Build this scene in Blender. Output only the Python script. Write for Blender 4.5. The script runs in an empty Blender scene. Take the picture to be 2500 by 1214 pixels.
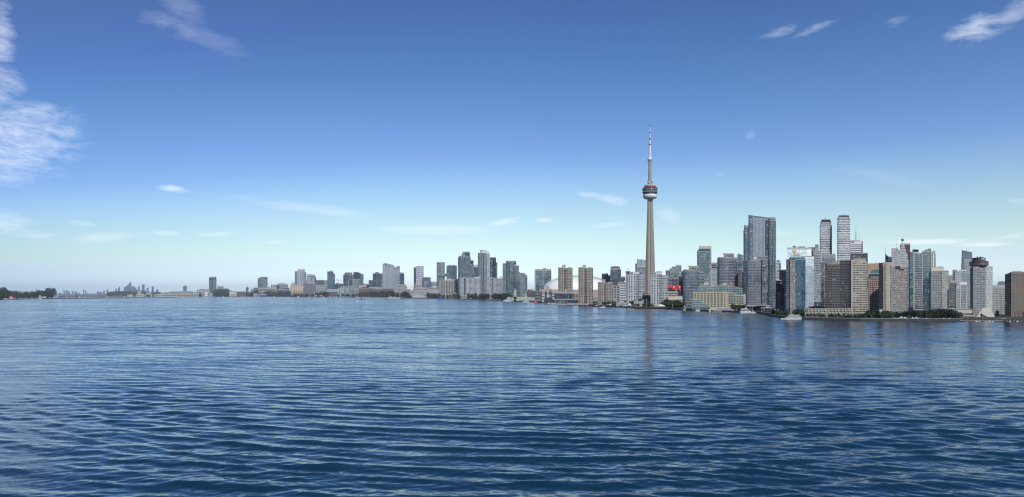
import bpy, math, random
import numpy as np
from mathutils import Vector, Matrix, noise
random.seed(7); np.random.seed(7)
scene = bpy.context.scene
COL = scene.collection
R = math.radians
# ------------------------------------------------------------------ camera
F = 1629.0      # focal length in photo pixels (photo 2500 px wide)
H = 25.0        # eye height above the water, metres
HY = 720.0      # horizon row
CX = 1250.0
cam_d = bpy.data.cameras.new('camera'); cam = bpy.data.objects.new('camera', cam_d); COL.objects.link(cam)
cam.location = (0, 0, H); cam.rotation_euler = (R(90), 0, 0)
cam_d.sensor_width = 36; cam_d.lens = 36 * F / 2500; cam_d.shift_y = (HY - 607) / 2500
cam_d.clip_start = 1; cam_d.clip_end = 120000
scene.camera = cam
# ------------------------------------------------------------------ world and sun
SUN_EL, SUN_AZ = 42.0, 164.0     # azimuth clockwise from +Y
w = bpy.data.worlds.new('World'); scene.world = w; w.use_nodes = True
nt = w.node_tree; N = nt.nodes; L = nt.links; N.clear()
def nd(t, **k):
    n = N.new(t)
    for a, b in k.items(): setattr(n, a, b)
    return n
def wm(op, a, b=None, c=None, clamp=False):
    n = N.new('ShaderNodeMath'); n.operation = op; n.use_clamp = clamp
    for i, v in enumerate((a, b, c)):
        if v is None: continue
        if isinstance(v, (int, float)): n.inputs[i].default_value = v
        else: L.new(v, n.inputs[i])
    return n.outputs[0]
sky = nd('ShaderNodeTexSky', sky_type='NISHITA', sun_disc=False)
sky.sun_elevation = R(SUN_EL); sky.sun_rotation = R(SUN_AZ)
sky.altitude = 0; sky.air_density = 1.0; sky.dust_density = 0.6; sky.ozone_density = 1.6
geo = nd('ShaderNodeTexCoord')
sep = nd('ShaderNodeSeparateXYZ'); L.new(geo.outputs['Generated'], sep.inputs[0])
az = wm('ARCTAN2', sep.outputs[0], sep.outputs[1])            # radians clockwise from +Y
el = wm('ARCSINE', sep.outputs[2])
# elevation grading of the clear sky (deeper blue aloft, cyan-white low down)
mr = nd('ShaderNodeMapRange'); el_g = wm('MULTIPLY', el, wm('ADD', 1.0, wm('MULTIPLY', wm('POWER', wm('MAXIMUM', wm('MULTIPLY', az, -1 / 0.65), 0.0), 2.0), 0.55))); L.new(el_g, mr.inputs[0]); mr.inputs[1].default_value = 0; mr.inputs[2].default_value = R(45)
grade = nd('ShaderNodeValToRGB'); L.new(mr.outputs[0], grade.inputs[0])
SKYGRADE = [(0.0, (1, 1, 1, 1)), (1.0, (1, 1, 1, 1))]
SKYGRADE = [(0.0063, (0.381, 0.481, 0.661, 1)), (0.0234, (0.33, 0.388, 0.507, 1)), (0.0586, (0.273, 0.3, 0.37, 1)), (0.0897, (0.262, 0.283, 0.276, 1)), (0.1517, (0.234, 0.255, 0.256, 1)), (0.1977, (0.204, 0.236, 0.267, 1)), (0.2582, (0.154, 0.19, 0.261, 1)), (0.3322, (0.126, 0.171, 0.244, 1)), (0.4286, (0.099, 0.15, 0.223, 1)), (0.5233, (0.09, 0.127, 0.211, 1))]
cr = grade.color_ramp
while len(cr.elements) > 1: cr.elements.remove(cr.elements[-1])
cr.elements[0].position, cr.elements[0].color = SKYGRADE[0]
for p_, c_ in SKYGRADE[1:]:
    e_ = cr.elements.new(p_); e_.color = c_
e_ = cr.elements.new(1.0); e_.color = (.085, .105, .15, 1)
mul = nd('ShaderNodeMix', data_type='RGBA', blend_type='MULTIPLY'); mul.inputs[0].default_value = 1
L.new(sky.outputs[0], mul.inputs[6]); gg = nd('ShaderNodeVectorMath', operation='SCALE'); gg.inputs[3].default_value = 5.0; L.new(grade.outputs[0], gg.inputs[0]); L.new(gg.outputs[0], mul.inputs[7])
# the western sky, lower left, is a little bluer and duller
tl = wm('MULTIPLY', wm('POWER', wm('MULTIPLY', az, -1 / 0.65, None, True), 1.5), wm('SUBTRACT', 1.0, wm('MULTIPLY', el, 1 / R(14)), None, True))
tm = nd('ShaderNodeMix', data_type='RGBA', blend_type='MULTIPLY'); L.new(tl, tm.inputs[0]); L.new(mul.outputs[2], tm.inputs[6]); tm.inputs[7].default_value = (.62, .72, .90, 1)
sky_col = tm.outputs[2]

# wispy clouds, placed by azimuth / elevation on the sky itself
def ang(px, py): return math.atan((px - CX) / F), math.atan((HY - py) / math.hypot(F, px - CX))
comb = nd('ShaderNodeCombineXYZ'); L.new(az, comb.inputs[0]); L.new(el, comb.inputs[1])
def fbm(scale, rot, stretch, dist, detail=8, rough=0.62, off=0.0):
    m = nd('ShaderNodeMapping'); m.inputs['Rotation'].default_value = (0, 0, rot); m.inputs['Scale'].default_value = (1, stretch, 1); m.inputs['Location'].default_value = (off, 0, 0)
    L.new(comb.outputs[0], m.inputs[0])
    n = nd('ShaderNodeTexNoise'); n.inputs['Scale'].default_value = scale; n.inputs['Detail'].default_value = detail; n.inputs['Roughness'].default_value = rough; n.inputs['Distortion'].default_value = dist
    L.new(m.outputs[0], n.inputs['Vector']); return n.outputs[0]
n_wisp = fbm(9, R(-14), 5.0, 0.5, 10, .68)
n_puff = fbm(24, R(14), 2.6, 0.35, 11, .70, off=3)
n_veil = fbm(5, R(16), 4.0, 1.2, off=9)
def spot(px, py, rx, ry, rot, amp, nz, lo=0.40, hi=0.66):
    a0, e0 = ang(px, py); sx = rx / F * math.cos(a0) ** 2; sy = ry / F * math.cos(a0)
    dx = wm('SUBTRACT', az, a0); dy = wm('SUBTRACT', el, e0)
    c, s_ = math.cos(R(rot)), math.sin(R(rot))
    u = wm('MULTIPLY', wm('ADD', wm('MULTIPLY', dx, c), wm('MULTIPLY', dy, s_)), 1 / sx)
    v = wm('MULTIPLY', wm('SUBTRACT', wm('MULTIPLY', dy, c), wm('MULTIPLY', dx, s_)), 1 / sy)
    r = wm('ADD', wm('MULTIPLY', u, u), wm('MULTIPLY', v, v))
    g = wm('SUBTRACT', 1.0, r, clamp=True)
    # the noise eats into the soft disc
    t = wm('MULTIPLY', wm('SUBTRACT', wm('ADD', nz, wm('MULTIPLY', g, 0.24)), lo + 0.235), 1 / (hi - lo), clamp=True)
    return wm('MULTIPLY', wm('MULTIPLY', t, wm('POWER', g, 0.6)), amp)
SPOTS = [  # px, py, rx, ry, tilt, amount, noise
 (10, 345, 225, 105, 12, 1.0, 'p'), (-10, 410, 110, 60, 14, .7, 'p'), (60, 290, 150, 52, 10, .8, 'p'), (-5, 100, 48, 110, 0, .75, 'p'), (10, 190, 50, 60, 30, .55, 'p'), (-20,250,70,60,0,.7,'p'),
 (430, 66, 110, 30, -8, .24, 'p'), (510, 90, 130, 30, -24, .15, 'w'), (450, 25, 80, 40, -40, .2, 'w'), (20, 540, 95, 32, -10, .5, 'p'), (90, 575, 60, 9, 4, .35, 'w'), (200, 545, 40, 8, -4, .4, 'w'),
 (260, 579, 95, 14, 8, .45, 'w'), (420, 462, 42, 10, 0, .8, 'w'), (405, 570, 40, 7, 0, .4, 'w'), (530, 572, 60, 8, 4, .4, 'w'),
 (1230, 542, 46, 10, 8, .95, 'w'), (1325, 538, 28, 6, 0, .8, 'w'), (1500, 490, 50, 13, -14, .5, 'w'), (1440, 476, 40, 7, -5, .35, 'w'), (1488, 550, 60, 9, 4, .35, 'w'), (1635, 530, 40, 22, -40, .25, 'w'),
 (1910, 78, 60, 14, 10, .4, 'p'), (1985, 70, 60, 11, 12, .45, 'p'), (2185, 54, 40, 13, 0, .3, 'p'), (2390, 64, 90, 40, 12, .8, 'p'), (2470, 30, 90, 34, 30, .5, 'p'), (1832, 330, 16, 12, 40, .2, 'w'), (1755, 424, 12, 14, 60, .2, 'w'),
 (2260, 590, 170, 8, -2, .8, 'w'), (2400, 597, 90, 6, -1, .9, 'w'), (2470, 577, 80, 8, 4, .4, 'w'), (2485, 493, 40, 12, -12, .3, 'w'), (1910, 572, 40, 9, -8, .3, 'w'), (800, 515, 260, 16, -6, .3, 'v'), (1050, 560, 160, 14, 0, .3, 'v'), (2150, 430, 160, 18, -16, .15, 'v'), (670, 592, 30, 5, 4, .4, 'w'),
]
acc = None
for px_, py_, rx_, ry_, rot_, amp_, k_ in SPOTS:
    s_o = spot(px_, py_, rx_ * 1.12, ry_ * 1.15, rot_, min(1, amp_ * (1.35 if py_ > 440 else 1.0)), {'w': n_wisp, 'p': n_puff, 'v': n_veil}[k_], *((0.30, 0.52) if k_ != 'p' else (0.32, 0.58)))
    acc = s_o if acc is None else wm('MAXIMUM', acc, s_o)
cm = nd('ShaderNodeMix', data_type='RGBA'); L.new(acc, cm.inputs[0]); L.new(sky_col, cm.inputs[6])
cv = nd('ShaderNodeVectorMath', operation='MULTIPLY_ADD'); L.new(sky_col, cv.inputs[0]); cv.inputs[1].default_value = (.5, .5, .5); cv.inputs[2].default_value = (5.7, 6.0, 6.6); L.new(cv.outputs[0], cm.inputs[7])
sky_col = cm.outputs[2]
bg = nd('ShaderNodeBackground'); bg.inputs[1].default_value = 0.10
L.new(sky_col, bg.inputs[0])
wo = nd('ShaderNodeOutputWorld'); L.new(bg.outputs[0], wo.inputs[0])
sun_d = bpy.data.lights.new('sun', 'SUN'); sun_d.energy = 3.4; sun_d.angle = R(0.5); sun_d.color = (1.0, 0.965, 0.92)
sun = bpy.data.objects.new('sun', sun_d); COL.objects.link(sun)
_d = Vector((math.sin(R(SUN_AZ)) * math.cos(R(SUN_EL)), math.cos(R(SUN_AZ)) * math.cos(R(SUN_EL)), math.sin(R(SUN_EL))))
sun.rotation_euler = _d.to_track_quat('Z', 'Y').to_euler()
vs = scene.view_settings; vs.view_transform = 'Standard'; vs.look = 'None'; vs.exposure = 0.0; vs.gamma = 1.0; vs.use_curve_mapping = False
scene.cycles.use_denoising = True; scene.cycles.pixel_filter_type = 'BLACKMAN_HARRIS'; scene.cycles.filter_width = 1.15
scene.cycles.max_bounces = 6; scene.cycles.volume_bounces = 1; scene.cycles.transparent_max_bounces = 8
scene.cycles.caustics_reflective = False; scene.cycles.caustics_refractive = False
# ------------------------------------------------------------------ helpers
def P(px, py, Y): return Vector(((px - CX) / F * Y, Y, H + (HY - py) / F * Y))
def X_(px, Y): return (px - CX) / F * Y
def Z_(py, Y): return H + (HY - py) / F * Y
def mat(name):
    m = bpy.data.materials.new(name); m.use_nodes = True; t = m.node_tree; t.nodes.clear()
    o = t.nodes.new('ShaderNodeOutputMaterial'); b = t.nodes.new('ShaderNodeBsdfPrincipled'); t.links.new(b.outputs[0], o.inputs[0])
    return m, t, b
def M_(t, op, a, b=None, clamp=False):
    n = t.nodes.new('ShaderNodeMath'); n.operation = op; n.use_clamp = clamp
    for i, v in enumerate((a, b)):
        if v is None: continue
        if isinstance(v, (int, float)): n.inputs[i].default_value = v
        else: t.links.new(v, n.inputs[i])
    return n.outputs[0]
def tag(o, label=None, cat=None, group=None, kind=None):
    if label: o['label'] = label
    if cat: o['category'] = cat
    if group: o['group'] = group
    if kind: o['kind'] = kind
    return o
def empty(name, loc, label, cat, group=None):
    o = bpy.data.objects.new(name, None); COL.objects.link(o); o.location = loc; o.empty_display_size = 1
    return tag(o, label, cat, group)
# ------------------------------------------------------------------ water
WFAR = 0.48; LEAN = -0.074
def water_material():
    m, t, b = mat('lake_water')
    b.inputs['Base Color'].default_value = (0.003, 0.031, 0.061, 1)
    b.inputs['IOR'].default_value = 1.44
    g = t.nodes.new('ShaderNodeNewGeometry'); cd = t.nodes.new('ShaderNodeSeparateXYZ'); t.links.new(g.outputs['Position'], cd.inputs[0])
    d = M_(t, 'SQRT', M_(t, 'ADD', M_(t, 'MULTIPLY', cd.outputs[0], cd.outputs[0]), M_(t, 'MULTIPLY', cd.outputs[1], cd.outputs[1])))
    def noise_(sx, sy, detail, rot=0.0, dist=0.0, rough=.55):
        mp = t.nodes.new('ShaderNodeMapping'); mp.inputs['Scale'].default_value = (sx, sy, 1); mp.inputs['Rotation'].default_value = (0, 0, rot)
        t.links.new(g.outputs['Position'], mp.inputs[0])
        n = t.nodes.new('ShaderNodeTexNoise'); n.inputs['Scale'].default_value = 1; n.inputs['Detail'].default_value = detail; n.inputs['Distortion'].default_value = dist; n.inputs['Roughness'].default_value = rough
        t.links.new(mp.outputs[0], n.inputs['Vector']); return n.outputs[0]
    # broad wind lanes: calmer and choppier water
    lane = noise_(1 / 700, 1 / 130, 3, 0.06)
    lane2 = noise_(1 / 160, 1 / 32, 3, -0.08)
    ln = M_(t, 'ADD', M_(t, 'MULTIPLY', lane, 0.6), M_(t, 'MULTIPLY', lane2, 0.4))
    mrn = t.nodes.new('ShaderNodeMapRange'); t.links.new(ln, mrn.inputs[0]); mrn.inputs[1].default_value = .36; mrn.inputs[2].default_value = .64; mrn.inputs[3].default_value = .65; mrn.inputs[4].default_value = 1.3
    far = t.nodes.new('ShaderNodeMapRange'); t.links.new(d, far.inputs[0]); far.inputs[1].default_value = 90; far.inputs[2].default_value = 520; far.inputs[3].default_value = 0.0; far.inputs[4].default_value = 1
    # wavelets too small for the sheet's own waves tilt the normal directly
    def slopes(sx, sy, detail, rot, dist=0.3, rough=.6):
        mp = t.nodes.new('ShaderNodeMapping'); mp.inputs['Scale'].default_value = (sx, sy, 1); mp.inputs['Rotation'].default_value = (0, 0, rot)
        t.links.new(g.outputs['Position'], mp.inputs[0])
        n = t.nodes.new('ShaderNodeTexNoise'); n.inputs['Scale'].default_value = 1; n.inputs['Detail'].default_value = detail; n.inputs['Distortion'].default_value = dist; n.inputs['Roughness'].default_value = rough
        t.links.new(mp.outputs[0], n.inputs['Vector'])
        v = t.nodes.new('ShaderNodeVectorMath'); v.operation = 'SUBTRACT'; t.links.new(n.outputs['Color'], v.inputs[0]); v.inputs[1].default_value = (.5, .5, .5); return v.outputs[0]
    def vscale(v, amt, xyz=(1, 1, 0)):
        m1 = t.nodes.new('ShaderNodeVectorMath'); m1.operation = 'MULTIPLY'; t.links.new(v, m1.inputs[0]); m1.inputs[1].default_value = xyz
        m2 = t.nodes.new('ShaderNodeVectorMath'); m2.operation = 'SCALE'; t.links.new(m1.outputs[0], m2.inputs[0])
        if isinstance(amt, (int, float)): m2.inputs[3].default_value = amt
        else: t.links.new(amt, m2.inputs[3])
        return m2.outputs[0]
    fine = vscale(slopes(0.8, 2.6, 4, 0.06), M_(t, 'MULTIPLY', mrn.outputs[0], 0.27), (.7, 1, 0))
    mid = vscale(slopes(0.15, 0.62, 5, -0.06), M_(t, 'MULTIPLY', mrn.outputs[0], M_(t, 'MULTIPLY', far.outputs[0], WFAR)), (.55, 1, 0))
    coarse = vscale(slopes(0.030, 0.16, 3, 0.05), M_(t, 'MULTIPLY', mrn.outputs[0], M_(t, 'MULTIPLY', far.outputs[0], 0.42)), (.4, 1, 0))
    s0 = t.nodes.new('ShaderNodeVectorMath'); s0.operation = 'ADD'; t.links.new(mid, s0.inputs[0]); t.links.new(coarse, s0.inputs[1])
    s1 = t.nodes.new('ShaderNodeVectorMath'); s1.operation = 'ADD'; t.links.new(fine, s1.inputs[0]); t.links.new(s0.outputs[0], s1.inputs[1])
    # the lake's short waves lean south, so their steeper faces look at the island
    lean = t.nodes.new('ShaderNodeCombineXYZ'); t.links.new(M_(t, 'MULTIPLY', M_(t, 'MULTIPLY', far.outputs[0], mrn.outputs[0]), LEAN), lean.inputs[1])
    s1b = t.nodes.new('ShaderNodeVectorMath'); s1b.operation = 'ADD'; t.links.new(s1.outputs[0], s1b.inputs[0]); t.links.new(lean.outputs[0], s1b.inputs[1])
    s2 = t.nodes.new('ShaderNodeVectorMath'); s2.operation = 'ADD'; t.links.new(s1b.outputs[0], s2.inputs[0]); t.links.new(g.outputs['Normal'], s2.inputs[1])
    s3 = t.nodes.new('ShaderNodeVectorMath'); s3.operation = 'NORMALIZE'; t.links.new(s2.outputs[0], s3.inputs[0]); t.links.new(s3.outputs[0], b.inputs['Normal'])
    rg = t.nodes.new('ShaderNodeMapRange'); t.links.new(d, rg.inputs[0]); rg.inputs[1].default_value = 80; rg.inputs[2].default_value = 1500; rg.inputs[3].default_value = 0.04; rg.inputs[4].default_value = 0.035
    t.links.new(rg.outputs[0], b.inputs['Roughness'])
    return m
def build_water():
    # one sheet of real waves: radial grid, fine near the ferry's viewpoint, out to the horizon
    rs = [9.0]
    while rs[-1] < 43000:
        r = rs[-1]; rs.append(r + max(0.20, r * r / 16700 * 0.42, 0 if r < 2500 else r * 0.02))
    rs = np.array(rs); th = np.concatenate([np.linspace(-80, -44, 40, endpoint=False), np.linspace(-44, 44, 1050), np.linspace(44, 80, 41)[1:]]) * math.pi / 180
    nr, nth = len(rs), len(th)
    Rr, T = np.meshgrid(rs, th, indexing='ij')
    x = (Rr * np.sin(T)).ravel(); y = (Rr * np.cos(T)).ravel()
    drr = np.gradient(rs); dr = np.repeat(drr, nth)
    rng = np.random.RandomState(3)
    z = np.zeros_like(x); dx = np.zeros_like(x); dy = np.zeros_like(x)
    # slow amplitude patches
    patch = 1 + 0.35 * np.sin(x / 37 + 1.3 * np.sin(y / 61)) * np.sin(y / 29 + 1.1 * np.sin(x / 53)) + .2 * np.sin(x / 11 + y / 17) + .6 * np.clip(x / 50, -.35, 1)
    lam = np.exp(np.linspace(math.log(1.1), math.log(12), 84))
    for i, l in enumerate(lam):
        a = 0.0036 * l ** 1.0 * rng.uniform(.6, 1.3) * (1.15 if l < 3 else .85 if l < 6 else .4) * min(1, (l / 3.2) ** .7)
        ang_ = rng.normal(0, 0.29 if l > 2.5 else .5) + 0.04
        kx, ky = math.sin(ang_), math.cos(ang_)
        k = 2 * math.pi / l; ph = rng.uniform(0, 6.28)
        fade = np.clip((l / dr - 2.2) / 2.2, 0, 1)
        # gentle bending so that crests never run dead straight
        bend = 1.3 * np.sin(x / (l * 4.3) + i + .8 * np.sin(y / 23 + i)) + 1.0 * np.sin(y / (l * 6.1) + 2 * i + .7 * np.sin(x / 19))
        arg = k * (kx * x + ky * y) + ph + bend
        ax = a * fade * patch
        z += ax * np.sin(arg); c = ax * 0.75 * np.cos(arg); dx += kx * c; dy += ky * c
    # long wakes that bow towards the viewer
    for l, a, cc, off in ((4.6, .085, .0036, 0), (6.9, .14, .0030, 2), (3.1, .034, .0042, 4), (11.5, .19, .0026, 1)):
        fade = np.clip((l / dr - 2.2) / 2.2, 0, 1) * np.clip(1.45 - Rr.ravel() / 190, 0, 1)
        q = y - cc * (x - 6) ** 2
        env = 0.55 + 0.45 * np.sin(q / (l * 3.1) + off + .6 * np.sin(x / 21 + off))
        arg = 2 * math.pi / l * q + 1.1 * np.sin(x / 17 + off) + off
        z += a * fade * env * np.sin(arg); dy += .8 * a * fade * env * np.cos(arg)
    co = np.stack([x + dx, y + dy, z], 1).astype(np.float32)
    i, j = np.meshgrid(np.arange(nr - 1), np.arange(nth - 1), indexing='ij')
    a0 = (i * nth + j).ravel(); f = np.stack([a0, a0 + 1, a0 + nth + 1, a0 + nth], 1)
    me = bpy.data.meshes.new('water'); me.vertices.add(len(co)); me.vertices.foreach_set('co', co.ravel())
    n = len(f); me.loops.add(n * 4); me.loops.foreach_set('vertex_index', f.ravel().astype(np.int32))
    me.polygons.add(n); me.polygons.foreach_set('loop_start', np.arange(0, n * 4, 4, dtype=np.int32)); 
    me.polygons.foreach_set('use_smooth', np.ones(n, bool)); me.update(calc_edges=True)
    print('water verts', len(co), nr, nth)
    o = bpy.data.objects.new('water', me); COL.objects.link(o); me.materials.append(water_material()); tag(o, kind='structure')
build_water()
# ------------------------------------------------------------------ haze
def build_haze():
    me = bpy.data.meshes.new('haze'); S = 44000
    v = [(sx * S, sy, sz) for sx in (-1, 1) for sy in (-800, 44500) for sz in (-4, 590)]
    f = [(0, 1, 3, 2), (4, 6, 7, 5), (0, 4, 5, 1), (2, 3, 7, 6), (0, 2, 6, 4), (1, 5, 7, 3)]
    me.from_pydata(v, [], f); me.update()
    o = bpy.data.objects.new('haze', me); COL.objects.link(o)
    m = bpy.data.materials.new('haze_air'); m.use_nodes = True; t = m.node_tree; t.nodes.clear()
    out = t.nodes.new('ShaderNodeOutputMaterial'); pv = t.nodes.new('ShaderNodeVolumePrincipled')
    pv.inputs['Color'].default_value = (0.84, 0.94, 1.0, 1); pv.inputs['Density'].default_value = HAZE_D; pv.inputs['Anisotropy'].default_value = 0.0
    t.links.new(pv.outputs[0], out.inputs['Volume']); me.materials.append(m); tag(o, kind='stuff')
HAZE_D = 2.3e-5
build_haze()
# ------------------------------------------------------------------ plain materials
MATS = {}
def plain(key, col, rough=.8, var=.12, scale=.15, metal=0.0, bump=0.0, spec=.4):
    m, t, b = mat(key)
    tc = t.nodes.new('ShaderNodeNewGeometry')
    n = t.nodes.new('ShaderNodeTexNoise'); n.inputs['Scale'].default_value = scale; n.inputs['Detail'].default_value = 5
    t.links.new(tc.outputs['Position'], n.inputs['Vector'])
    v = M_(t, 'ADD', M_(t, 'MULTIPLY', n.outputs[0], 2 * var), 1 - var)
    s = t.nodes.new('ShaderNodeVectorMath'); s.operation = 'SCALE'; s.inputs[0].default_value = col; t.links.new(v, s.inputs[3])
    t.links.new(s.outputs[0], b.inputs['Base Color']); b.inputs['Roughness'].default_value = rough; b.inputs['Metallic'].default_value = metal
    b.inputs['Specular IOR Level'].default_value = spec
    if bump:
        bp = t.nodes.new('ShaderNodeBump'); bp.inputs['Distance'].default_value = bump; t.links.new(n.outputs[0], bp.inputs['Height']); t.links.new(bp.outputs[0], b.inputs['Normal'])
    MATS[key] = m; return m
for k_, c_ in dict(white_paint=(.62, .63, .62), concrete=(.36, .34, .31), pale_concrete=(.43, .41, .37), tan_concrete=(.40, .34, .27), dark_metal=(.05, .055, .065), navy_panel=(.02, .03, .06),
                   brick=(.22, .085, .06), dark_brick=(.13, .075, .07), grey_metal=(.25, .27, .29), roof_gravel=(.22, .21, .20), green_roof=(.30, .47, .36), red_paint=(.62, .03, .05), black_paint=(.02, .02, .024),
                   orange_paint=(.75, .30, .06), cream_stone=(.46, .40, .29), blue_paint=(.05, .10, .30), peach=(.45, .33, .24), maroon=(.16, .035, .035), gold=(.34, .24, .16), sail_cloth=(.80, .79, .76),
                   tower_concrete=(.33, .295, .255), pod_dark=(.06, .065, .08), rust=(.25, .07, .05), dark_wood=(.06, .03, .02), haze_blue=(.10, .14, .24), beige=(.55, .50, .42), teal_metal=(.07, .17, .16), bark=(.08, .06, .045), logo_orange=(.85, .38, .05), logo_blue=(.05, .12, .45)).items():  # haze_blue: distance haze put into the colour
    plain(k_, c_)
plain('dark_glass', (.02, .03, .04), rough=.08, spec=1.0)
plain('quay_stone', (.05, .05, .05), var=.3, scale=.4)
plain('ground_mix', (.055, .06, .045), var=.4, scale=.05)
plain('airfield_grass', (.17, .16, .085), var=.35, scale=.01)
plain('foam', (.75, .8, .85), rough=.6)
# ------------------------------------------------------------------ facades: UV u counts bays, v counts storeys
def facade(key, wall, glass, slab=.25, mull=.15, ior=2.1, var=.5, lighter=.06, rag=0.0, wall2=None, wr=.75):
    m, t, b = mat('facade_' + key)
    uv = t.nodes.new('ShaderNodeUVMap'); uv.uv_map = 'UVMap'; sp = t.nodes.new('ShaderNodeSeparateXYZ'); t.links.new(uv.outputs[0], sp.inputs[0])
    u, v = sp.outputs[0], sp.outputs[1]
    oi = t.nodes.new('ShaderNodeObjectInfo')
    cell = t.nodes.new('ShaderNodeCombineXYZ'); t.links.new(M_(t, 'FLOOR', u), cell.inputs[0]); t.links.new(M_(t, 'FLOOR', v), cell.inputs[1]); t.links.new(M_(t, 'MULTIPLY', oi.outputs['Random'], 50.0), cell.inputs[2])
    wn = t.nodes.new('ShaderNodeTexWhiteNoise'); wn.noise_dimensions = '3D'; t.links.new(cell.outputs[0], wn.inputs['Vector'])
    rnd = wn.outputs['Value']; rc = t.nodes.new('ShaderNodeSeparateColor'); t.links.new(wn.outputs['Color'], rc.inputs[0])
    sl = M_(t, 'ADD', M_(t, 'MULTIPLY', M_(t, 'SUBTRACT', rc.outputs[2], .5), rag), slab) if rag else slab
    m1 = M_(t, 'LESS_THAN', M_(t, 'FRACT', v), sl); m2 = M_(t, 'LESS_THAN', M_(t, 'FRACT', u), mull)
    mask = M_(t, 'MAXIMUM', m1, m2)
    # broad weathering of the wall
    g = t.nodes.new('ShaderNodeNewGeometry'); n = t.nodes.new('ShaderNodeTexNoise'); n.inputs['Scale'].default_value = .06; n.inputs['Detail'].default_value = 4; t.links.new(g.outputs['Position'], n.inputs['Vector'])
    wv = t.nodes.new('ShaderNodeVectorMath'); wv.operation = 'SCALE'; wv.inputs[0].default_value = (wall[0] * .76, wall[1] * .79, wall[2] * .83); t.links.new(M_(t, 'ADD', M_(t, 'MULTIPLY', n.outputs[0], .3), .85), wv.inputs[3])
    gv = t.nodes.new('ShaderNodeVectorMath'); gv.operation = 'SCALE'; gv.inputs[0].default_value = (glass[0] * .8, glass[1] * .9, glass[2] * 1.05); t.links.new(M_(t, 'ADD', M_(t, 'MULTIPLY', rnd, 2 * var), 1 - var), gv.inputs[3])
    lx = t.nodes.new('ShaderNodeMix'); lx.data_type = 'RGBA'; t.links.new(M_(t, 'GREATER_THAN', rc.outputs[0], 1 - lighter), lx.inputs[0]); t.links.new(gv.outputs[0], lx.inputs[6]); lx.inputs[7].default_value = (.24, .25, .25, 1)  # a share of the panes is paler: curtains and blinds
    mx = t.nodes.new('ShaderNodeMix'); mx.data_type = 'RGBA'; t.links.new(mask, mx.inputs[0]); t.links.new(lx.outputs[2], mx.inputs[6])
    if wall2:
        w2 = t.nodes.new('ShaderNodeMix'); w2.data_type = 'RGBA'; t.links.new(m2, w2.inputs[0]); t.links.new(wv.outputs[0], w2.inputs[6]); w2.inputs[7].default_value = (*wall2, 1); t.links.new(w2.outputs[2], mx.inputs[7])
    else: t.links.new(wv.outputs[0], mx.inputs[7])
    t.links.new(mx.outputs[2], b.inputs['Base Color'])
    inv = M_(t, 'SUBTRACT', 1.0, mask)
    t.links.new(M_(t, 'SUBTRACT', wr, M_(t, 'MULTIPLY', inv, wr - .10)), b.inputs['Roughness'])
    t.links.new(M_(t, 'ADD', 1.45, M_(t, 'MULTIPLY', inv, ior - 1.45)), b.inputs['IOR'])
    # every pane leans a little differently
    jv = t.nodes.new('ShaderNodeVectorMath'); jv.operation = 'SUBTRACT'; t.links.new(wn.outputs['Color'], jv.inputs[0]); jv.inputs[1].default_value = (.5, .5, .5)
    js = t.nodes.new('ShaderNodeVectorMath'); js.operation = 'SCALE'; js.inputs[3].default_value = .03; lf = t.nodes.new('ShaderNodeTexNoise'); lf.inputs['Scale'].default_value = .045; lf.inputs['Detail'].default_value = 2; t.links.new(g.outputs['Position'], lf.inputs['Vector']); t.links.new(jv.outputs[0], js.inputs[0])
    ja = t.nodes.new('ShaderNodeVectorMath'); ja.operation = 'ADD'; lv = t.nodes.new('ShaderNodeVectorMath'); lv.operation = 'MULTIPLY_ADD'; t.links.new(lf.outputs['Color'], lv.inputs[0]); lv.inputs[1].default_value = (.3, .3, .3); lv.inputs[2].default_value = (-.15, -.15, -.15)
    lg = t.nodes.new('ShaderNodeVectorMath'); lg.operation = 'ADD'; t.links.new(lv.outputs[0], lg.inputs[0]); t.links.new(js.outputs[0], lg.inputs[1]); t.links.new(lg.outputs[0], ja.inputs[0]); t.links.new(g.outputs['Normal'], ja.inputs[1])
    jn = t.nodes.new('ShaderNodeVectorMath'); jn.operation = 'NORMALIZE'; t.links.new(ja.outputs[0], jn.inputs[0])
    bp = t.nodes.new('ShaderNodeBump'); bp.inputs['Distance'].default_value = .35; bp.inputs['Strength'].default_value = .6; t.links.new(mask, bp.inputs['Height']); t.links.new(jn.outputs[0], bp.inputs['Normal'])
    t.links.new(bp.outputs[0], b.inputs['Normal'])
    MATS[key] = m
G1 = (.035, .05, .06)
facade('glass_grey', (.19, .22, .25), (.04, .06, .08), .22, .14)
facade('glass_pale', (.34, .36, .36), (.06, .08, .09), .28, .25)
facade('glass_dark', (.07, .09, .125), (.018, .028, .045), .22, .18, 1.9)
facade('glass_navy', (.035, .045, .075), (.012, .018, .035), .15, .12, 1.6, lighter=.02)
facade('glass_teal', (.15, .20, .21), (.02, .065, .08), .22, .16)
facade('glass_green', (.30, .35, .33), (.10, .17, .16), .2, .2, lighter=.1)
facade('glass_blue', (.17, .22, .27), (.04, .085, .125), .16, .16, 1.9)
facade('slab_blue', (.40, .44, .48), (.13, .16, .20), .2, .42, 1.8, lighter=.02)
facade('blue_condo', (.045, .13, .18), (.012, .075, .12), .2, .22, 1.7, lighter=.05)
facade('band_white', (.72, .73, .74), (.03, .035, .05), .45, .03, 1.8, rag=.35)
facade('condo_white', (.66, .69, .68), (.05, .07, .075), .26, .30, 1.9, lighter=.12)
facade('slab_white', (.60, .60, .61), (.04, .05, .07), .2, .42, 1.8, lighter=.1)
facade('band_grey', (.34, .36, .39), (.04, .05, .07), .34, .12, 1.9, lighter=.1)
facade('round_condo', (.38, .40, .43), (.035, .05, .075), .30, .14, 1.9, lighter=.08)
facade('tan_tower', (.40, .345, .275), (.05, .045, .04), .44, .40, 1.6, lighter=.05)
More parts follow.
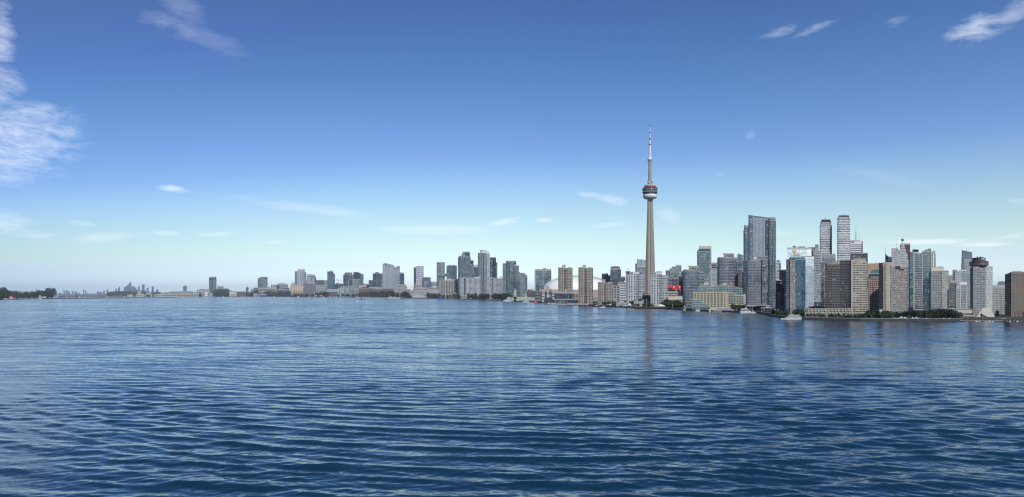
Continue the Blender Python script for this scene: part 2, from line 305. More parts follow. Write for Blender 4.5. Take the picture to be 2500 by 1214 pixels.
facade('tan_dark', (.30, .25, .215), (.035, .035, .04), .30, .14, 1.6, lighter=.05)
facade('tan_sunlit', (.50, .43, .34), (.11, .095, .08), .48, .10, 1.6, lighter=.15)  # end wing's tan, sunlight put into the colour
facade('harbour_tan', (.42, .365, .31), (.06, .06, .06), .28, .30, 1.7, lighter=.22)
facade('brown_grid', (.17, .125, .10), (.022, .02, .025), .45, .16, 1.6, lighter=.03)
facade('peach_grid', (.42, .30, .235), (.02, .02, .025), .42, .42, 1.6, lighter=.02)
facade('hotel_grey', (.34, .33, .33), (.07, .08, .09), .40, .30, 1.7, lighter=.1)
facade('hotel_sunlit', (.56, .54, .46), (.42, .45, .40), .36, .28, 2.2, lighter=.3, var=.7)  # hotel facade with the sun's brightness put into its colours
facade('mirror_silver', (.66, .68, .68), (.60, .62, .60), .12, .05, 3.4, lighter=0, var=.12)
facade('cream_grid', (.62, .52, .34), (.07, .12, .12), .40, .30, 2.0, lighter=.05)
facade('green_house', (.13, .26, .22), (.05, .13, .11), .25, .2, 2.0)
facade('far_tower', (.09, .13, .22), (.06, .09, .16), .3, .3, 1.5)  # bluish distance haze put into the wall and glass colours
facade('brick_low', (.20, .13, .12), (.07, .08, .09), .4, .35, 1.6, lighter=.1)
facade('beige_low', (.46, .43, .38), (.08, .09, .10), .40, .30, 1.7, lighter=.1)
facade('white_low', (.62, .63, .62), (.10, .12, .13), .38, .15, 1.7, lighter=.1)
facade('stripe_white', (.78, .78, .80), (.06, .06, .08), .55, .0, 1.5, lighter=0, var=.1)
facade('pattern_wave', (.70, .72, .74), (.05, .06, .09), .3, .42, 1.8, rag=.5)
facade('column_tan', (.50, .46, .38), (.035, .035, .04), .16, .42, 1.6, lighter=.04)
facade('silo', (.42, .35, .28), (.34, .28, .23), .04, .16, 1.45, lighter=0, var=.05)
facade('silo_dark', (.22, .19, .185), (.19, .165, .165), .04, .10, 1.45, lighter=0, var=.05)
facade('terrace', (.36, .34, .31), (.10, .11, .10), .45, .3, 1.6, lighter=.05)
facade('dark_slate', (.07, .08, .10), (.03, .04, .055), .12, .42, 1.7, lighter=.05)
facade('office_pale', (.56, .57, .58), (.16, .17, .18), .34, .36, 1.7, lighter=.1)
# ------------------------------------------------------------------ solids
def mesh_obj(name, verts, faces, mats, parent=None, uvs=None, midx=None, smooth=False, loc=None):
    me = bpy.data.meshes.new(name); me.from_pydata([tuple(v) for v in verts], [], faces)
    for k in (mats if isinstance(mats, (list, tuple)) else [mats]): me.materials.append(MATS[k])
    if uvs is not None:
        ul = me.uv_layers.new(name='UVMap'); flat = [c for f in uvs for p in f for c in p]; ul.data.foreach_set('uv', flat)
    if midx is not None: me.polygons.foreach_set('material_index', midx)
    if smooth: me.polygons.foreach_set('use_smooth', [True] * len(me.polygons))
    me.update(); o = bpy.data.objects.new(name, me); COL.objects.link(o)
    if parent is not None: o.parent = parent; 
    if loc is not None: o.location = loc
    return o
class MB:
    def __init__(s): s.v = []; s.f = []; s.m = []
    def box(s, c, d, m=0, rz=0):
        b = len(s.v); cz, sz = math.cos(rz), math.sin(rz)
        for sx in (-.5, .5):
            for sy in (-.5, .5):
                for sz_ in (-.5, .5):
                    x, y = sx * d[0], sy * d[1]; s.v.append((c[0] + x * cz - y * sz, c[1] + x * sz + y * cz, c[2] + sz_ * d[2]))
        s.f += [tuple(b + i for i in q) for q in ((0, 1, 3, 2), (4, 6, 7, 5), (0, 4, 5, 1), (2, 3, 7, 6), (0, 2, 6, 4), (1, 5, 7, 3))]; s.m += [m] * 6; return s
    def prism(s, pts, z0, z1, m=0, top=None):
        # pts counter-clockwise seen from above; z1 may be a list
        n = len(pts); b = len(s.v); z1 = z1 if isinstance(z1, (list, tuple)) else [z1] * n; top = top or pts
        for p in pts: s.v.append((p[0], p[1], z0))
        for p, z in zip(top, z1): s.v.append((p[0], p[1], z))
        for i in range(n): j = (i + 1) % n; s.f.append((b + i, b + j, b + n + j, b + n + i)); s.m.append(m)
        s.f.append(tuple(b + n + i for i in range(n))); s.m.append(m); s.f.append(tuple(b + i for i in reversed(range(n)))); s.m.append(m); return s
    def lathe(s, prof, seg=24, c=(0, 0, 0), m=0, squash=1.0):
        b = len(s.v)
        for r, z in prof:
            for i in range(seg): a = 2 * math.pi * i / seg; s.v.append((c[0] + r * math.cos(a), c[1] + r * squash * math.sin(a), c[2] + z))
        for k in range(len(prof) - 1):
            for i in range(seg): j = (i + 1) % seg; s.f.append((b + k * seg + i, b + k * seg + j, b + (k + 1) * seg + j, b + (k + 1) * seg + i)); s.m.append(m)
        s.f.append(tuple(b + (len(prof) - 1) * seg + i for i in range(seg))); s.m.append(m); s.f.append(tuple(b + i for i in reversed(range(seg)))); s.m.append(m); return s
    def tube(s, p, q, r, r2=None, seg=6, m=0):
        p, q = Vector(p), Vector(q); r2 = r if r2 is None else r2; d = (q - p); a = d.orthogonal().normalized(); c = d.cross(a).normalized(); b = len(s.v)
        for pt, rr in ((p, r), (q, r2)):
            for i in range(seg): t_ = 2 * math.pi * i / seg; s.v.append(tuple(pt + (a * math.cos(t_) + c * math.sin(t_)) * rr))
        for i in range(seg): j = (i + 1) % seg; s.f.append((b + i, b + j, b + seg + j, b + seg + i)); s.m.append(m)
        s.f.append(tuple(b + seg + i for i in range(seg))); s.m.append(m); s.f.append(tuple(b + i for i in reversed(range(seg)))); s.m.append(m); return s
    def obj(s, name, mats, parent=None, smooth=False, origin=(0, 0, 0)):
        ox, oy, oz = origin
        return mesh_obj(name, [(x - ox, y - oy, z - oz) for x, y, z in s.v], s.f, mats, parent, None, s.m, smooth)
# ------------------------------------------------------------------ the shoreline
SHORE = [(-60, 733), (130, 728.5), (140, 726.6), (300, 726.4), (400, 725.8), (560, 725.0), (700, 725.2), (800, 726), (900, 727.6), (1000, 729), (1100, 730.4), (1200, 733.2), (1300, 738.5), (1350, 741.5), (1400, 744.3),
         (1450, 747.5), (1500, 750.2), (1550, 752.4), (1600, 753.6), (1650, 756), (1700, 759.5), (1760, 762), (1850, 764.5), (1880, 772), (1915, 778), (1960, 780.5), (2100, 783.5), (2300, 784.3), (2560, 784.8)]
def SY(px):
    for (a, b), (c, d) in zip(SHORE, SHORE[1:]):
        if a <= px <= c: y = b + (d - b) * (px - a) / (c - a); break
    else: y = SHORE[-1][1] if px > SHORE[-1][0] else SHORE[0][1]
    return H * F / (y - HY)
GZ = 2.0
def RD(x0, x1, bulge=.5, n=10, a0=0, a1=180):
    """curved front bulging towards the viewer"""
    c, r = (x0 + x1) / 2, (x1 - x0) / 2
    return [(c - r * math.cos(math.radians(a0 + (a1 - a0) * i / n)), r * 2 * bulge * (1 - math.sin(math.radians(a0 + (a1 - a0) * i / n)))) for i in range(n + 1)]
def plan(pts, Y, D=None, shrink=.04):
    """front outline (photo column, depth in columns) -> closed counter-clockwise ground plan in metres"""
    k = Y / F
    if len(pts) == 2 and not isinstance(pts[0], tuple): pts = [(pts[0], 0), (pts[1], 0)]
    w_ = pts[-1][0] - pts[0][0]; D = (D if D is not None else max(8, min(w_, 40)))
    dl, dr = pts[0][1] + D, pts[-1][1] + D; dm = max(dl, dr)
    full = list(pts) + [(pts[-1][0] - w_ * shrink, dm), (pts[0][0] + w_ * shrink, dm)]
    out = []
    for px, d in full:
        y = Y + d * k; out.append((X_(px, y), y))
    return out, len(pts)
def solid(name, pts, ytop, style, Y, parent, ybot=None, f=4.0, b=5.0, D=None, tops=None, shrink=.04, roof='roof_gravel', parapet=True, units=0, slabs=0, slab_mat='white_paint', slab_out=.45, taper=None):
    pl, nf = plan(pts, Y, D, shrink); k = Y / F
    z0 = GZ - .6 if ybot is None else Z_(ybot, Y); n = len(pl)
    if tops: zt = [Z_(tops[min(i, nf - 1)] if i < nf else (tops[-1] if i == nf else tops[0]), Y) for i in range(n)]
    else: zt = [Z_(ytop, Y)] * n
    topl = pl
    if taper:  # (front-left shift, front-right shift) in columns at the top
        topl = list(pl); 
        for i in range(nf):
            fr = i / (nf - 1); px_ = pl[i][0] + (taper[0] * (1 - fr) + taper[1] * fr) * k; topl[i] = (px_, pl[i][1])
        topl[nf] = (pl[nf][0] + taper[1] * k, pl[nf][1]); topl[nf + 1] = (pl[nf + 1][0] + taper[0] * k, pl[nf + 1][1])
    vs_ = [(x, y, z0) for x, y in pl] + [(x, y, z) for (x, y), z in zip(topl, zt)]
    fs, uv, mi = [], [], []; u = 0; fh, bw = f * k, b * k; zg = GZ
    for i in range(n):
        j = (i + 1) % n; l = math.dist(pl[i], pl[j]); nb = max(1, round(l / bw)) / (l / bw) if l > bw * .6 else 1.0
        u1 = u + l / bw * nb if nf <= 4 else u + l / bw
        fs.append((i, j, n + j, n + i)); uv.append([(u, (z0 - zg) / fh), (u1, (z0 - zg) / fh), (u1, (zt[j] - zg) / fh), (u, (zt[i] - zg) / fh)]); mi.append(0); u = u1 if nf > 4 else math.ceil(u1 + .01)
    fs.append(tuple(range(n, 2 * n))); uv.append([(0, 0)] * n); mi.append(1)
    fs.append(tuple(reversed(range(n)))); uv.append([(0, 0)] * n); mi.append(1)
    o = mesh_obj(name, vs_, fs, [style, roof], parent, uv, mi)
    def ring(out, src=None):
        src = src or pl; cx_, cy_ = sum(p[0] for p in src) / n, sum(p[1] for p in src) / n
        return [(x + (x - cx_) / max(1e-6, math.hypot(x - cx_, y - cy_)) * out, y + (y - cy_) / max(1e-6, math.hypot(x - cx_, y - cy_)) * out) for x, y in src]
    if parapet and not tops:
        MB().prism(ring(.12 * k + .02, topl), zt[0] - .15 * fh, zt[0] + .22 * fh).obj('parapet', [roof if roof != 'roof_gravel' else 'concrete'], o)
    if slabs:
        cnt = min(slabs, 90); hh = (zt[0] - max(z0, zg)) / (cnt + 1); r0 = ring(slab_out * k)
        me = None
        for q in range(cnt):
            zc = max(z0, zg) + hh * (q + 1)
            if me is None: ob = MB().prism(r0, -.075 * hh, .075 * hh).obj('balcony', [slab_mat], o); me = ob.data
            else: ob = bpy.data.objects.new('balcony', me); COL.objects.link(ob); ob.parent = o
            ob.location = (0, 0, zc)
    rr = random.Random(int(pl[0][0] * 7) + n)
    for q in range(units):
        xa = min(p[0] for p in topl); xb = max(p[0] for p in topl); ya = sum(p[1] for p in topl[:nf]) / nf; yb = topl[nf][1]
        wd = (xb - xa) * rr.uniform(.16, .34); xc = rr.uniform(xa + wd * .8, xb - wd * .8); yc = ya + (yb - ya) * rr.uniform(.45, .6); hz = rr.uniform(.5, 1.0) * fh
        MB().box((xc, yc, zt[0] + hz / 2 - .05), (wd, (yb - ya) * .3, hz)).obj('rooftop_unit', [rr.choice(['concrete', 'grey_metal', 'white_paint'])], o)
    return o
def B(name, label, yk, vols, cat='building', group=None, Y=None):
    """a building: every volume is a part; yk = distance as a multiple of the shoreline's"""
    xs = [p if not isinstance(p, tuple) else p[0] for v in vols for p in v[1]]
    if Y is None: Y = SY((min(xs) + max(xs)) / 2) * yk
    root = empty(name, (X_((min(xs) + max(xs)) / 2, Y), Y, GZ), label, cat, group)
    parts = []
    for v in vols:
        kw = dict(v[4]) if len(v) > 4 else {}; dyk = kw.pop('dy', 0)   # dy: extra depth in photo columns
        lab = kw.pop('label', None)
        o = solid(v[0], v[1], v[2], v[3], Y + dyk * Y / F, root, **kw)
        o.matrix_parent_inverse = Matrix.Translation((-root.location.x, -root.location.y, -root.location.z))
        if lab: o['label'] = lab
        parts.append(o)
    return root, parts, Y
def attach(o, root):
    o.parent = root
    r = root; t_ = Vector((0, 0, 0))
    while r is not None: t_ += r.location; r = r.parent
    o.matrix_parent_inverse = Matrix.Translation(-t_) if root.type == 'EMPTY' else Matrix.Identity(4); return o
def text_obj(name, c, m):
    tmp = bpy.data.objects.new(name + '_tmp', c); me = bpy.data.meshes.new_from_object(tmp); bpy.data.objects.remove(tmp); bpy.data.curves.remove(c)
    me.materials.clear(); me.materials.append(MATS[m]); o = bpy.data.objects.new(name, me); COL.objects.link(o); return o
def text(name, body, px, py, hpx, Y, m, root, off=0.4, yaw=0, xs=1.0, just='CENTER'):
    c = bpy.data.curves.new(name, 'FONT'); c.body = body; c.size = hpx * Y / F * 1.4; c.extrude = .05 * Y / F; c.align_x = just; c.align_y = 'CENTER'; c.resolution_u = 2
    o = text_obj(name, c, m); o.location = P(px, py, Y - off); o.rotation_euler = (R(90), 0, yaw); o.scale = (xs, 1, 1)
    if root is not None: attach(o, root)
    return o
plain('office_pale_mat', (.56, .57, .58))
plain('dome_white', (.80, .80, .80), rough=.45, var=.03); plain('dome_grey', (.46, .47, .49), rough=.6, var=.04)
facade('stadium_wall', (.44, .39, .34), (.20, .17, .15), .5, .4, 1.45, lighter=.05)
plain('term_glass', (.05, .12, .12), rough=.12, spec=1.0, var=.45, scale=.35)
facade('glass_roof', (.36, .46, .42), (.09, .17, .16), .2, .2, 2.1, lighter=.08)
facade('maroon_grid', (.17, .05, .05), (.05, .02, .03), .4, .4, 1.6, lighter=.02)
facade('bright_glass', (.62, .66, .62), (.22, .30, .27), .2, .15, 2.4, lighter=.25)
plain('brown_metal', (.085, .07, .065), rough=.5); plain('ring_glass', (.12, .10, .10), rough=.15, spec=.9)
facade('concrete_grid', (.40, .385, .36), (.06, .065, .07), .42, .48, 1.6, lighter=.06)
plain('brown_wall', (.20, .145, .115)); plain('brown_glass', (.028, .024, .026), rough=.12, spec=.9, var=.5, scale=.3)
facade('terrace_conc', (.34, .315, .27), (.05, .05, .048), .26, .12, 1.5, lighter=.05)
# ------------------------------------------------------------------ ground
def build_ground():
    top = []; 
    for px, py in SHORE:
        if px < 140: continue
        y = H * F / (py - HY); top.append((X_(px, y), y))
    pts = top + [(36000, top[-1][1]), (36000, 36000), (-36000, 36000), (-36000, 24000), (X_(150, 24000), 24000), (X_(138, 7600), 7600)]
    mb = MB(); mb.prism(pts, -2, GZ); me_o = mb.obj('ground', ['ground_mix', 'quay_stone'])
    n = len(pts)
    me_o.data.polygons.foreach_set('material_index', [1] * n + [0, 1]); tag(me_o, kind='structure')
    # the grass of the island airfield lies on top of it
    y0, y1 = SY(300) * 1.03, SY(300) * 1.9
    g = mesh_obj('airfield_ground', [(X_(150, y0), y0, GZ + .6), (X_(470, y0), y0 * 1.02, GZ + .6), (X_(440, y1), y1, GZ + .6), (X_(180, y1), y1, GZ + .6)], [(0, 1, 2, 3)], 'airfield_grass'); tag(g, kind='structure')
    # wooded island at the far left
    ip = [(X_(px, H * F / (py - HY)), H * F / (py - HY)) for px, py in ((-300, 734), (-60, 733), (40, 731.8), (100, 730.2), (136, 728.8))]
    ip += [(ip[-1][0] + 40, ip[-1][1] + 500), (ip[0][0], ip[-1][1] + 900)]
    o = MB().prism(ip, -2, 1.6).obj('island_ground', ['ground_mix']); tag(o, kind='structure')
    # low far shore behind everything
    rr = random.Random(4); pts = []; yy = 24500
    xs = np.linspace(100, 700, 120); vs_ = []; fs = []
    for i, px in enumerate(xs):
        h = 14 + 26 * noise.noise(Vector((px / 23, 0, 0))) + 10 * noise.noise(Vector((px / 5, 3, 0))) + (18 if px > 200 else 0)
        h = max(8, h) + 40
        x = X_(px, yy); vs_ += [(x, yy, 0), (x, yy + 400, h), (x, yy + 3000, h)]
    for i in range(len(xs) - 1): a = i * 3; fs += [(a, a + 3, a + 4, a + 1), (a + 1, a + 4, a + 5, a + 2)]
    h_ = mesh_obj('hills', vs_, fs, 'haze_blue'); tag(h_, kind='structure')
build_ground()
# ------------------------------------------------------------------ far skyline across the lake
FAR = [(142, 150, 716), (153, 155, 709), (156.5, 160, 710), (161.5, 166, 710), (166.5, 171, 712.5), (175, 178, 710), (179, 181, 713), (182, 185, 711), (186, 189, 712), (192, 196, 715), (203, 206, 708), (207, 209.5, 709), (211, 213.5, 712),
       (237, 240, 711), (240.5, 244, 713), (245, 250, 713.5), (252, 256, 710)]
for i, (a, b_, t_) in enumerate(FAR):
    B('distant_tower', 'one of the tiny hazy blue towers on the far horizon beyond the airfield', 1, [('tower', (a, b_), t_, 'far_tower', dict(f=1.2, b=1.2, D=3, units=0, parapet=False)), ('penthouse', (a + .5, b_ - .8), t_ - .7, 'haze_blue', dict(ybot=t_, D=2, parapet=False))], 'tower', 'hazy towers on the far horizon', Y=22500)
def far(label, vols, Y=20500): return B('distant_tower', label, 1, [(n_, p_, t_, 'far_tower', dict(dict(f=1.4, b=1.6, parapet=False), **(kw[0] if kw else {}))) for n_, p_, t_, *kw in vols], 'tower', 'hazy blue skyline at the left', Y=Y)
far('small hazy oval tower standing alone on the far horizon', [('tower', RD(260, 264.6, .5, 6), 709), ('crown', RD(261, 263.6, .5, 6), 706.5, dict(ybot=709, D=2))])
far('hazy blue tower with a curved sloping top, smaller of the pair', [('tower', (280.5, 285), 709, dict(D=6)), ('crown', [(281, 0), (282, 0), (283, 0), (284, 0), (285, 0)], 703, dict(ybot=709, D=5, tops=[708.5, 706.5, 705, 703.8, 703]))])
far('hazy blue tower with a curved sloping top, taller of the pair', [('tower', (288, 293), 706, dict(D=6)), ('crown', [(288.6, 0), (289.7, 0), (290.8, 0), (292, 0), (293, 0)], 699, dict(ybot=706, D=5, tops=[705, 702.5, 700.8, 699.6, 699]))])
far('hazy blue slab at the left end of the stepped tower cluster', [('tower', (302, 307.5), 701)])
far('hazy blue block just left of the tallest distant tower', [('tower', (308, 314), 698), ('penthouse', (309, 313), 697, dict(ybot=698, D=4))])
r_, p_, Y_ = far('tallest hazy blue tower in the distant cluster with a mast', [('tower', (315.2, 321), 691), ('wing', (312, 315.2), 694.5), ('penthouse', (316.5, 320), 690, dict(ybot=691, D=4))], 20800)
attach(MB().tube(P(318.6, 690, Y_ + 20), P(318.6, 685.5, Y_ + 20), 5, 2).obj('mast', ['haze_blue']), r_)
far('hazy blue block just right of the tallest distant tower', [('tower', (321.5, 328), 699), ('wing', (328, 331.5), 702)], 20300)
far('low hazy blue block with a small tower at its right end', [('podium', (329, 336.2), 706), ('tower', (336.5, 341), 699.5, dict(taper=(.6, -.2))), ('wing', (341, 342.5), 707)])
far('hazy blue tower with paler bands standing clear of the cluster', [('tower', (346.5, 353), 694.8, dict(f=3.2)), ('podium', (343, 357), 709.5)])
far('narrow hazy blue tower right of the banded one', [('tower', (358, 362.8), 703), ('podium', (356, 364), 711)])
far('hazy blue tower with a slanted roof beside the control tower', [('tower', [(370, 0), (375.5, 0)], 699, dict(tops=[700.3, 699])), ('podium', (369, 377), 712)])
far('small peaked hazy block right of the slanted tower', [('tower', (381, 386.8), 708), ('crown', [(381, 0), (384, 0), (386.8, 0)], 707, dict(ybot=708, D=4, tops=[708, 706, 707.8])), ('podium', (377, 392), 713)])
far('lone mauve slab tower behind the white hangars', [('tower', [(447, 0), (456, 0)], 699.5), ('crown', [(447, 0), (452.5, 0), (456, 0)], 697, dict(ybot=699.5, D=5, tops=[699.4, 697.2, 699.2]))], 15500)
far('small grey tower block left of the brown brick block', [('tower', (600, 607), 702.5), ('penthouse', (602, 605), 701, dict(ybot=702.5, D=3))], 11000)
# ------------------------------------------------------------------ island airport
A = lambda *a, **k: B(*a, **k)
A('airport_hangar', 'long white hangar with a row of dark openings, left half', 1.28, [('hall', (418, 447), 712, 'white_low', dict(f=5, b=8, D=16)), ('roof', (417, 447.5), 711, 'white_paint', dict(ybot=712.2, D=17, roof='white_paint', parapet=False))], 'hangar')
A('airport_hangar', 'long white hangar with a low shed roof, right half', 1.30, [('hall', (448, 472), 712, 'white_low', dict(f=5, b=6, D=16)), ('roof', (447.6, 472.5), 711, 'white_paint', dict(ybot=712.2, D=17, roof='white_paint', parapet=False))], 'hangar')
A('airport_terminal', 'white boxy airport terminal in front of the grey tower', 1.15, [('hall', (472.5, 492), 713.5, 'white_low', dict(f=3.4, b=4)), ('wing', (486, 520), 716, 'white_low', dict(f=3, b=3)), ('stair_tower', (500, 507), 712, 'white_paint', dict(dy=-2))], 'terminal')
A('airport_shed', 'row of small pale sheds at the left of the airfield', 1.2, [('shed', (391, 402), 715.5, 'white_low', dict(f=3, b=3)), ('annex', (402.5, 410), 714.2, 'beige_low', dict(f=3, b=3)), ('store', (410.5, 417), 716.4, 'white_low', dict(f=3, b=3))], 'shed')
A('airport_shed', 'low white shed in front of the long hangar', 1.1, [('shed', (403, 436), 718, 'white_low', dict(f=4, b=5)), ('annex', (437, 470), 718.8, 'beige_low', dict(f=4, b=4))], 'shed')
A('airport_shed', 'low white buildings beneath the control tower', 1.13, [('shed', (333, 352), 718.5, 'white_low', dict(f=4, b=5)), ('annex', (377, 400), 719, 'white_low', dict(f=4, b=6))], 'shed')
A('airport_shed', 'tiny white building on the airfield left of the control tower', 1.15, [('shed', (311, 325), 720.2, 'white_low', dict(f=3, b=4)), ('annex', (318, 321), 719, 'white_paint', dict(dy=2))], 'shed')
A('control_tower', 'squat airport control tower with dark glass cab', 1.14, [('shaft', (357, 366), 717, 'beige_low', dict(f=3, b=3, D=8)), ('base', (352, 371), 720, 'white_low', dict(f=3, b=3, D=12)), ('cab', RD(358.5, 366.5, .5, 8), 713.4, 'dark_glass', dict(ybot=715.8, D=4)), ('gallery', RD(357.5, 367.5, .5, 8), 715.8, 'concrete', dict(ybot=717, D=5)), ('cab_roof', RD(358, 367, .5, 8), 712.8, 'grey_metal', dict(ybot=713.4, D=4))], 'tower')
A('chimney_pair', 'two pale chimneys with a white box beside the control tower', 1.25, [('stack', (338.5, 340.5), 712, 'white_paint', dict(D=2)), ('stack', (342.5, 344.5), 712, 'white_paint', dict(D=2)), ('base', (337, 345), 715.5, 'white_paint', dict(D=6))], 'chimney')
A('ferry_terminal', 'white two-deck building with long terraces beside the grey tower', 1.2, [('lower_deck', (480, 512), 709, 'white_low', dict(f=4, b=4)), ('upper_deck', (486, 510), 706.3, 'band_white', dict(f=2.6, b=4, ybot=709)), ], 'building')
A('glass_tower', 'lone grey glass tower with a dark cap above the white terminal', 1.35, [('tower', [(510, 2), (518, 0), (528.5, 3)], 680, 'glass_grey', dict(f=2.4, b=2.2)), ('stair_core', (517, 520), 679.5, 'glass_dark', dict(dy=-.6, D=5)), ('crown', (510.6, 528.3), 677.3, 'dark_slate', dict(ybot=682, b=2, f=5)), ('penthouse', (514.5, 527.8), 676.6, 'dark_slate', dict(ybot=677.3, D=8))], 'tower')
A('stepped_building', 'flat stepped building with stacked decks right of the lone tower', 1.32, [('lower_deck', (529, 556), 704.4, 'band_grey', dict(f=3, b=4)), ('upper_deck', (531, 546), 701.6, 'dark_slate', dict(ybot=704.4)), ('top_deck', (529.5, 546), 699.8, 'concrete', dict(ybot=701.2)), ('wing', (546, 560), 706.4, 'glass_dark', dict(f=3, b=3))])
A('aircraft_hangar', 'small hangar with a bright white door beside the brown block', 1.12, [('hall', (559.5, 578), 712, 'tan_concrete', dict(D=16)), ('door', (561, 576.5), 714, 'white_paint', dict(dy=-.4, D=1, parapet=False, ybot=717.5)), ('roof', (559, 578.5), 711.2, 'concrete', dict(ybot=712.2, D=17, parapet=False))], 'hangar')
A('brick_block', 'long low brown brick block with square windows by the water', 1.12, [('block', (578, 609), 712.3, 'brick_low', dict(f=4, b=3.5, D=12)), ('roof', (577.5, 609.5), 711.6, 'tan_concrete', dict(ybot=712.6, D=13, parapet=False))])
A('brown_hall', 'pale brown gabled hall left of the glassy grey tower', 1.3, [('hall', (611, 620), 706.5, 'tan_concrete', dict(D=12)), ('wing', [(619, 0), (630, 0)], 703.4, 'tan_dark', dict(f=5, b=6)), ('roof', [(619, 0), (625, 0), (630, 0)], 702, 'tan_concrete', dict(ybot=703.4, tops=[703, 702.4, 703.2]))], 'hall')
A('glass_tower', 'squarish grey glass tower with a dark flat penthouse left of the silos', 1.5, [('tower', [(629, 1), (640.5, 0), (653.5, 3)], 680.2, 'glass_grey', dict(f=2.2, b=2)), ('parapet_band', [(629.3, 1), (640.5, 0), (653.2, 3)], 679.6, 'pale_concrete', dict(ybot=680.4)), ('penthouse', (634.5, 653), 677, 'glass_navy', dict(ybot=679.4, D=10))], 'tower')
A('pale_hall', 'long pale building with a flat roof and mullions under the grey tower', 1.34, [('hall', (631, 676), 705.2, 'beige_low', dict(f=9, b=3)), ('roof', (630, 676.5), 704, 'concrete', dict(ybot=705.4, parapet=False)), ('box', (650, 659), 701.4, 'pale_concrete', dict(ybot=704, D=6))], 'hall')
A('apartment_block', 'white ribbed apartment block, left one between tower and silos', 1.45, [('block', (661, 681), 696.2, 'slab_white', dict(f=3, b=3.4)), ('wing', (675, 690), 694.8, 'glass_green', dict(f=3, b=4)), ('penthouse', (680, 698), 692.6, 'pale_concrete', dict(ybot=695, D=8))], 'block')
A('apartment_block', 'dark grey apartment block beside the white ribbed one', 1.43, [('block', (684, 703), 695.2, 'glass_pale', dict(f=2.6, b=2.6, dy=1)), ('lower_block', (690, 706), 703, 'glass_dark', dict(f=2.6, b=2.6))], 'block')
A('long_shed', 'low dark green shed with a blue front near the waterfront trees', 1.06, [('hall', (620, 651), 719.5, 'blue_paint', dict(D=10)), ('roof', [(619, 0), (641, 0), (652, 2)], 717, 'teal_metal', dict(ybot=719.6, tops=[716.5, 715.8, 719.2])), ('office', (619, 627), 716.8, 'white_low', dict(f=2, b=2, dy=-1))], 'shed')
A('low_hall', 'long low dark building behind the trees left of the silos', 1.25, [('hall', (676, 708), 708, 'dark_slate', dict(f=6, b=4)), ('roof', (675, 708.5), 707, 'concrete', dict(ybot=708.2, parapet=False))], 'hall')
# silos
def silos():
    Y = SY(735) * 1.06; k = Y / F
    root = empty('grain_silos', (X_(738, Y), Y, GZ), 'tan concrete grain silos with a darker block on the waterfront', 'silos')
    def cyl(px, r, top): 
        z = Z_(top, Y); o = MB().lathe([(r * k, GZ - .5), (r * k, z)], 20, (X_(px, Y), Y + r * k, 0)).obj('silo', ['tan_concrete'], smooth=True)
        o.data.polygons.foreach_set('use_smooth', [True] * 20 + [False] * 2); attach(o, root); return o
    cyl(712.5, 5.8, 699); 
    for i in range(5): cyl(721 + i * 4.2, 2.6, 699)
    for n_, p_, t_, s_, kw in (('head_house', (711, 722), 693.5, 'tan_concrete', dict(ybot=699.2, D=8, dy=3)), ('head_house', (714, 720), 691, 'tan_concrete', dict(ybot=693.6, D=6, dy=3)), ('gallery', (712, 740), 698, 'tan_concrete', dict(ybot=699.6, D=5, dy=3)),
                               ('dark_block', [(751, 0), (771.5, 2)], 693, 'silo_dark', dict(f=5, b=2.2, D=20)), ('block_cap', [(750.7, 0), (771.8, 2)], 692, 'silo_dark', dict(ybot=693.5, D=21, dy=-.3)),
                               ('elevator_tower', (741, 751.5), 690, 'silo_dark', dict(f=5, b=3, D=14, dy=2)), ('elevator_head', (742, 750), 686, 'silo_dark', dict(ybot=690.1, f=4, b=3, D=8, dy=3)), ('conveyor', (738, 742), 703, 'silo_dark', dict(D=4, dy=1))):
        dy = kw.pop('dy', 0); attach(solid(n_, p_, t_, s_, Y + dy * k, None, **kw), root)
silos()
A('residential_tower', 'pale stone tower with stepped crown rising behind the tan silos', 1.4, [('tower', [(719.5, 2), (726, 0)], 662.5, 'glass_pale', dict(f=2.6, b=2.2)), ('main_tower', [(726, 0), (744.5, 1)], 661.5, 'slab_white', dict(f=2.6, b=3, dy=-1, label='pale ribbed main shaft')), ('wing', (744, 748), 665, 'glass_pale', dict(f=2.6, b=2)), ('crown', (727, 745), 658.6, 'pale_concrete', dict(ybot=661.5, D=10)), ('pier', (728.5, 732), 660, 'pale_concrete', dict(dy=-1.6, D=4))], 'tower')
A('residential_tower', 'shorter pale stone tower with notched top behind the dark silo block', 1.38, [('tower', [(749, 1), (770.5, 2)], 674.5, 'slab_white', dict(f=2.6, b=3)), ('crown', (749, 769.5), 671.2, 'pale_concrete', dict(ybot=674.5, D=10, units=1)), ('side_wing', (768, 771.5), 677.5, 'glass_dark', dict(f=2.6, b=3))], 'tower')
A('office_block', 'plain dark blue-grey slab right of the silos', 1.7, [('block', (771, 791), 684.5, 'glass_dark', dict(f=3, b=3)), ('wing', (790, 799), 685, 'glass_pale', dict(f=3, b=3)), ('base', (771, 800), 696.5, 'beige_low', dict(f=4, b=4, dy=-3, units=1))], 'block')
A('glass_tower', 'slim teal glass tower with darker right side left of the crane', 1.3, [('tower', [(799, 0), (814, 0)], 663.2, 'glass_teal', dict(f=2.6, b=2.4, units=1)), ('side_wing', (814, 817.5), 668.6, 'glass_dark', dict(f=2.6, b=2)), ('top_band', (799.4, 813.6), 667.6, 'glass_navy', dict(ybot=668.8, dy=-.2, D=2, parapet=False))], 'tower')
A('low_block', 'low pale block at the foot of the slim teal tower', 1.15, [('block', (772, 798), 704, 'beige_low', dict(f=3.4, b=3)), ('wing', (797, 826), 706.5, 'office_pale', dict(f=3.4, b=3.4)), ('front_wing', (790, 826), 712.5, 'brick_low', dict(f=4, b=4, dy=-3))], 'block')
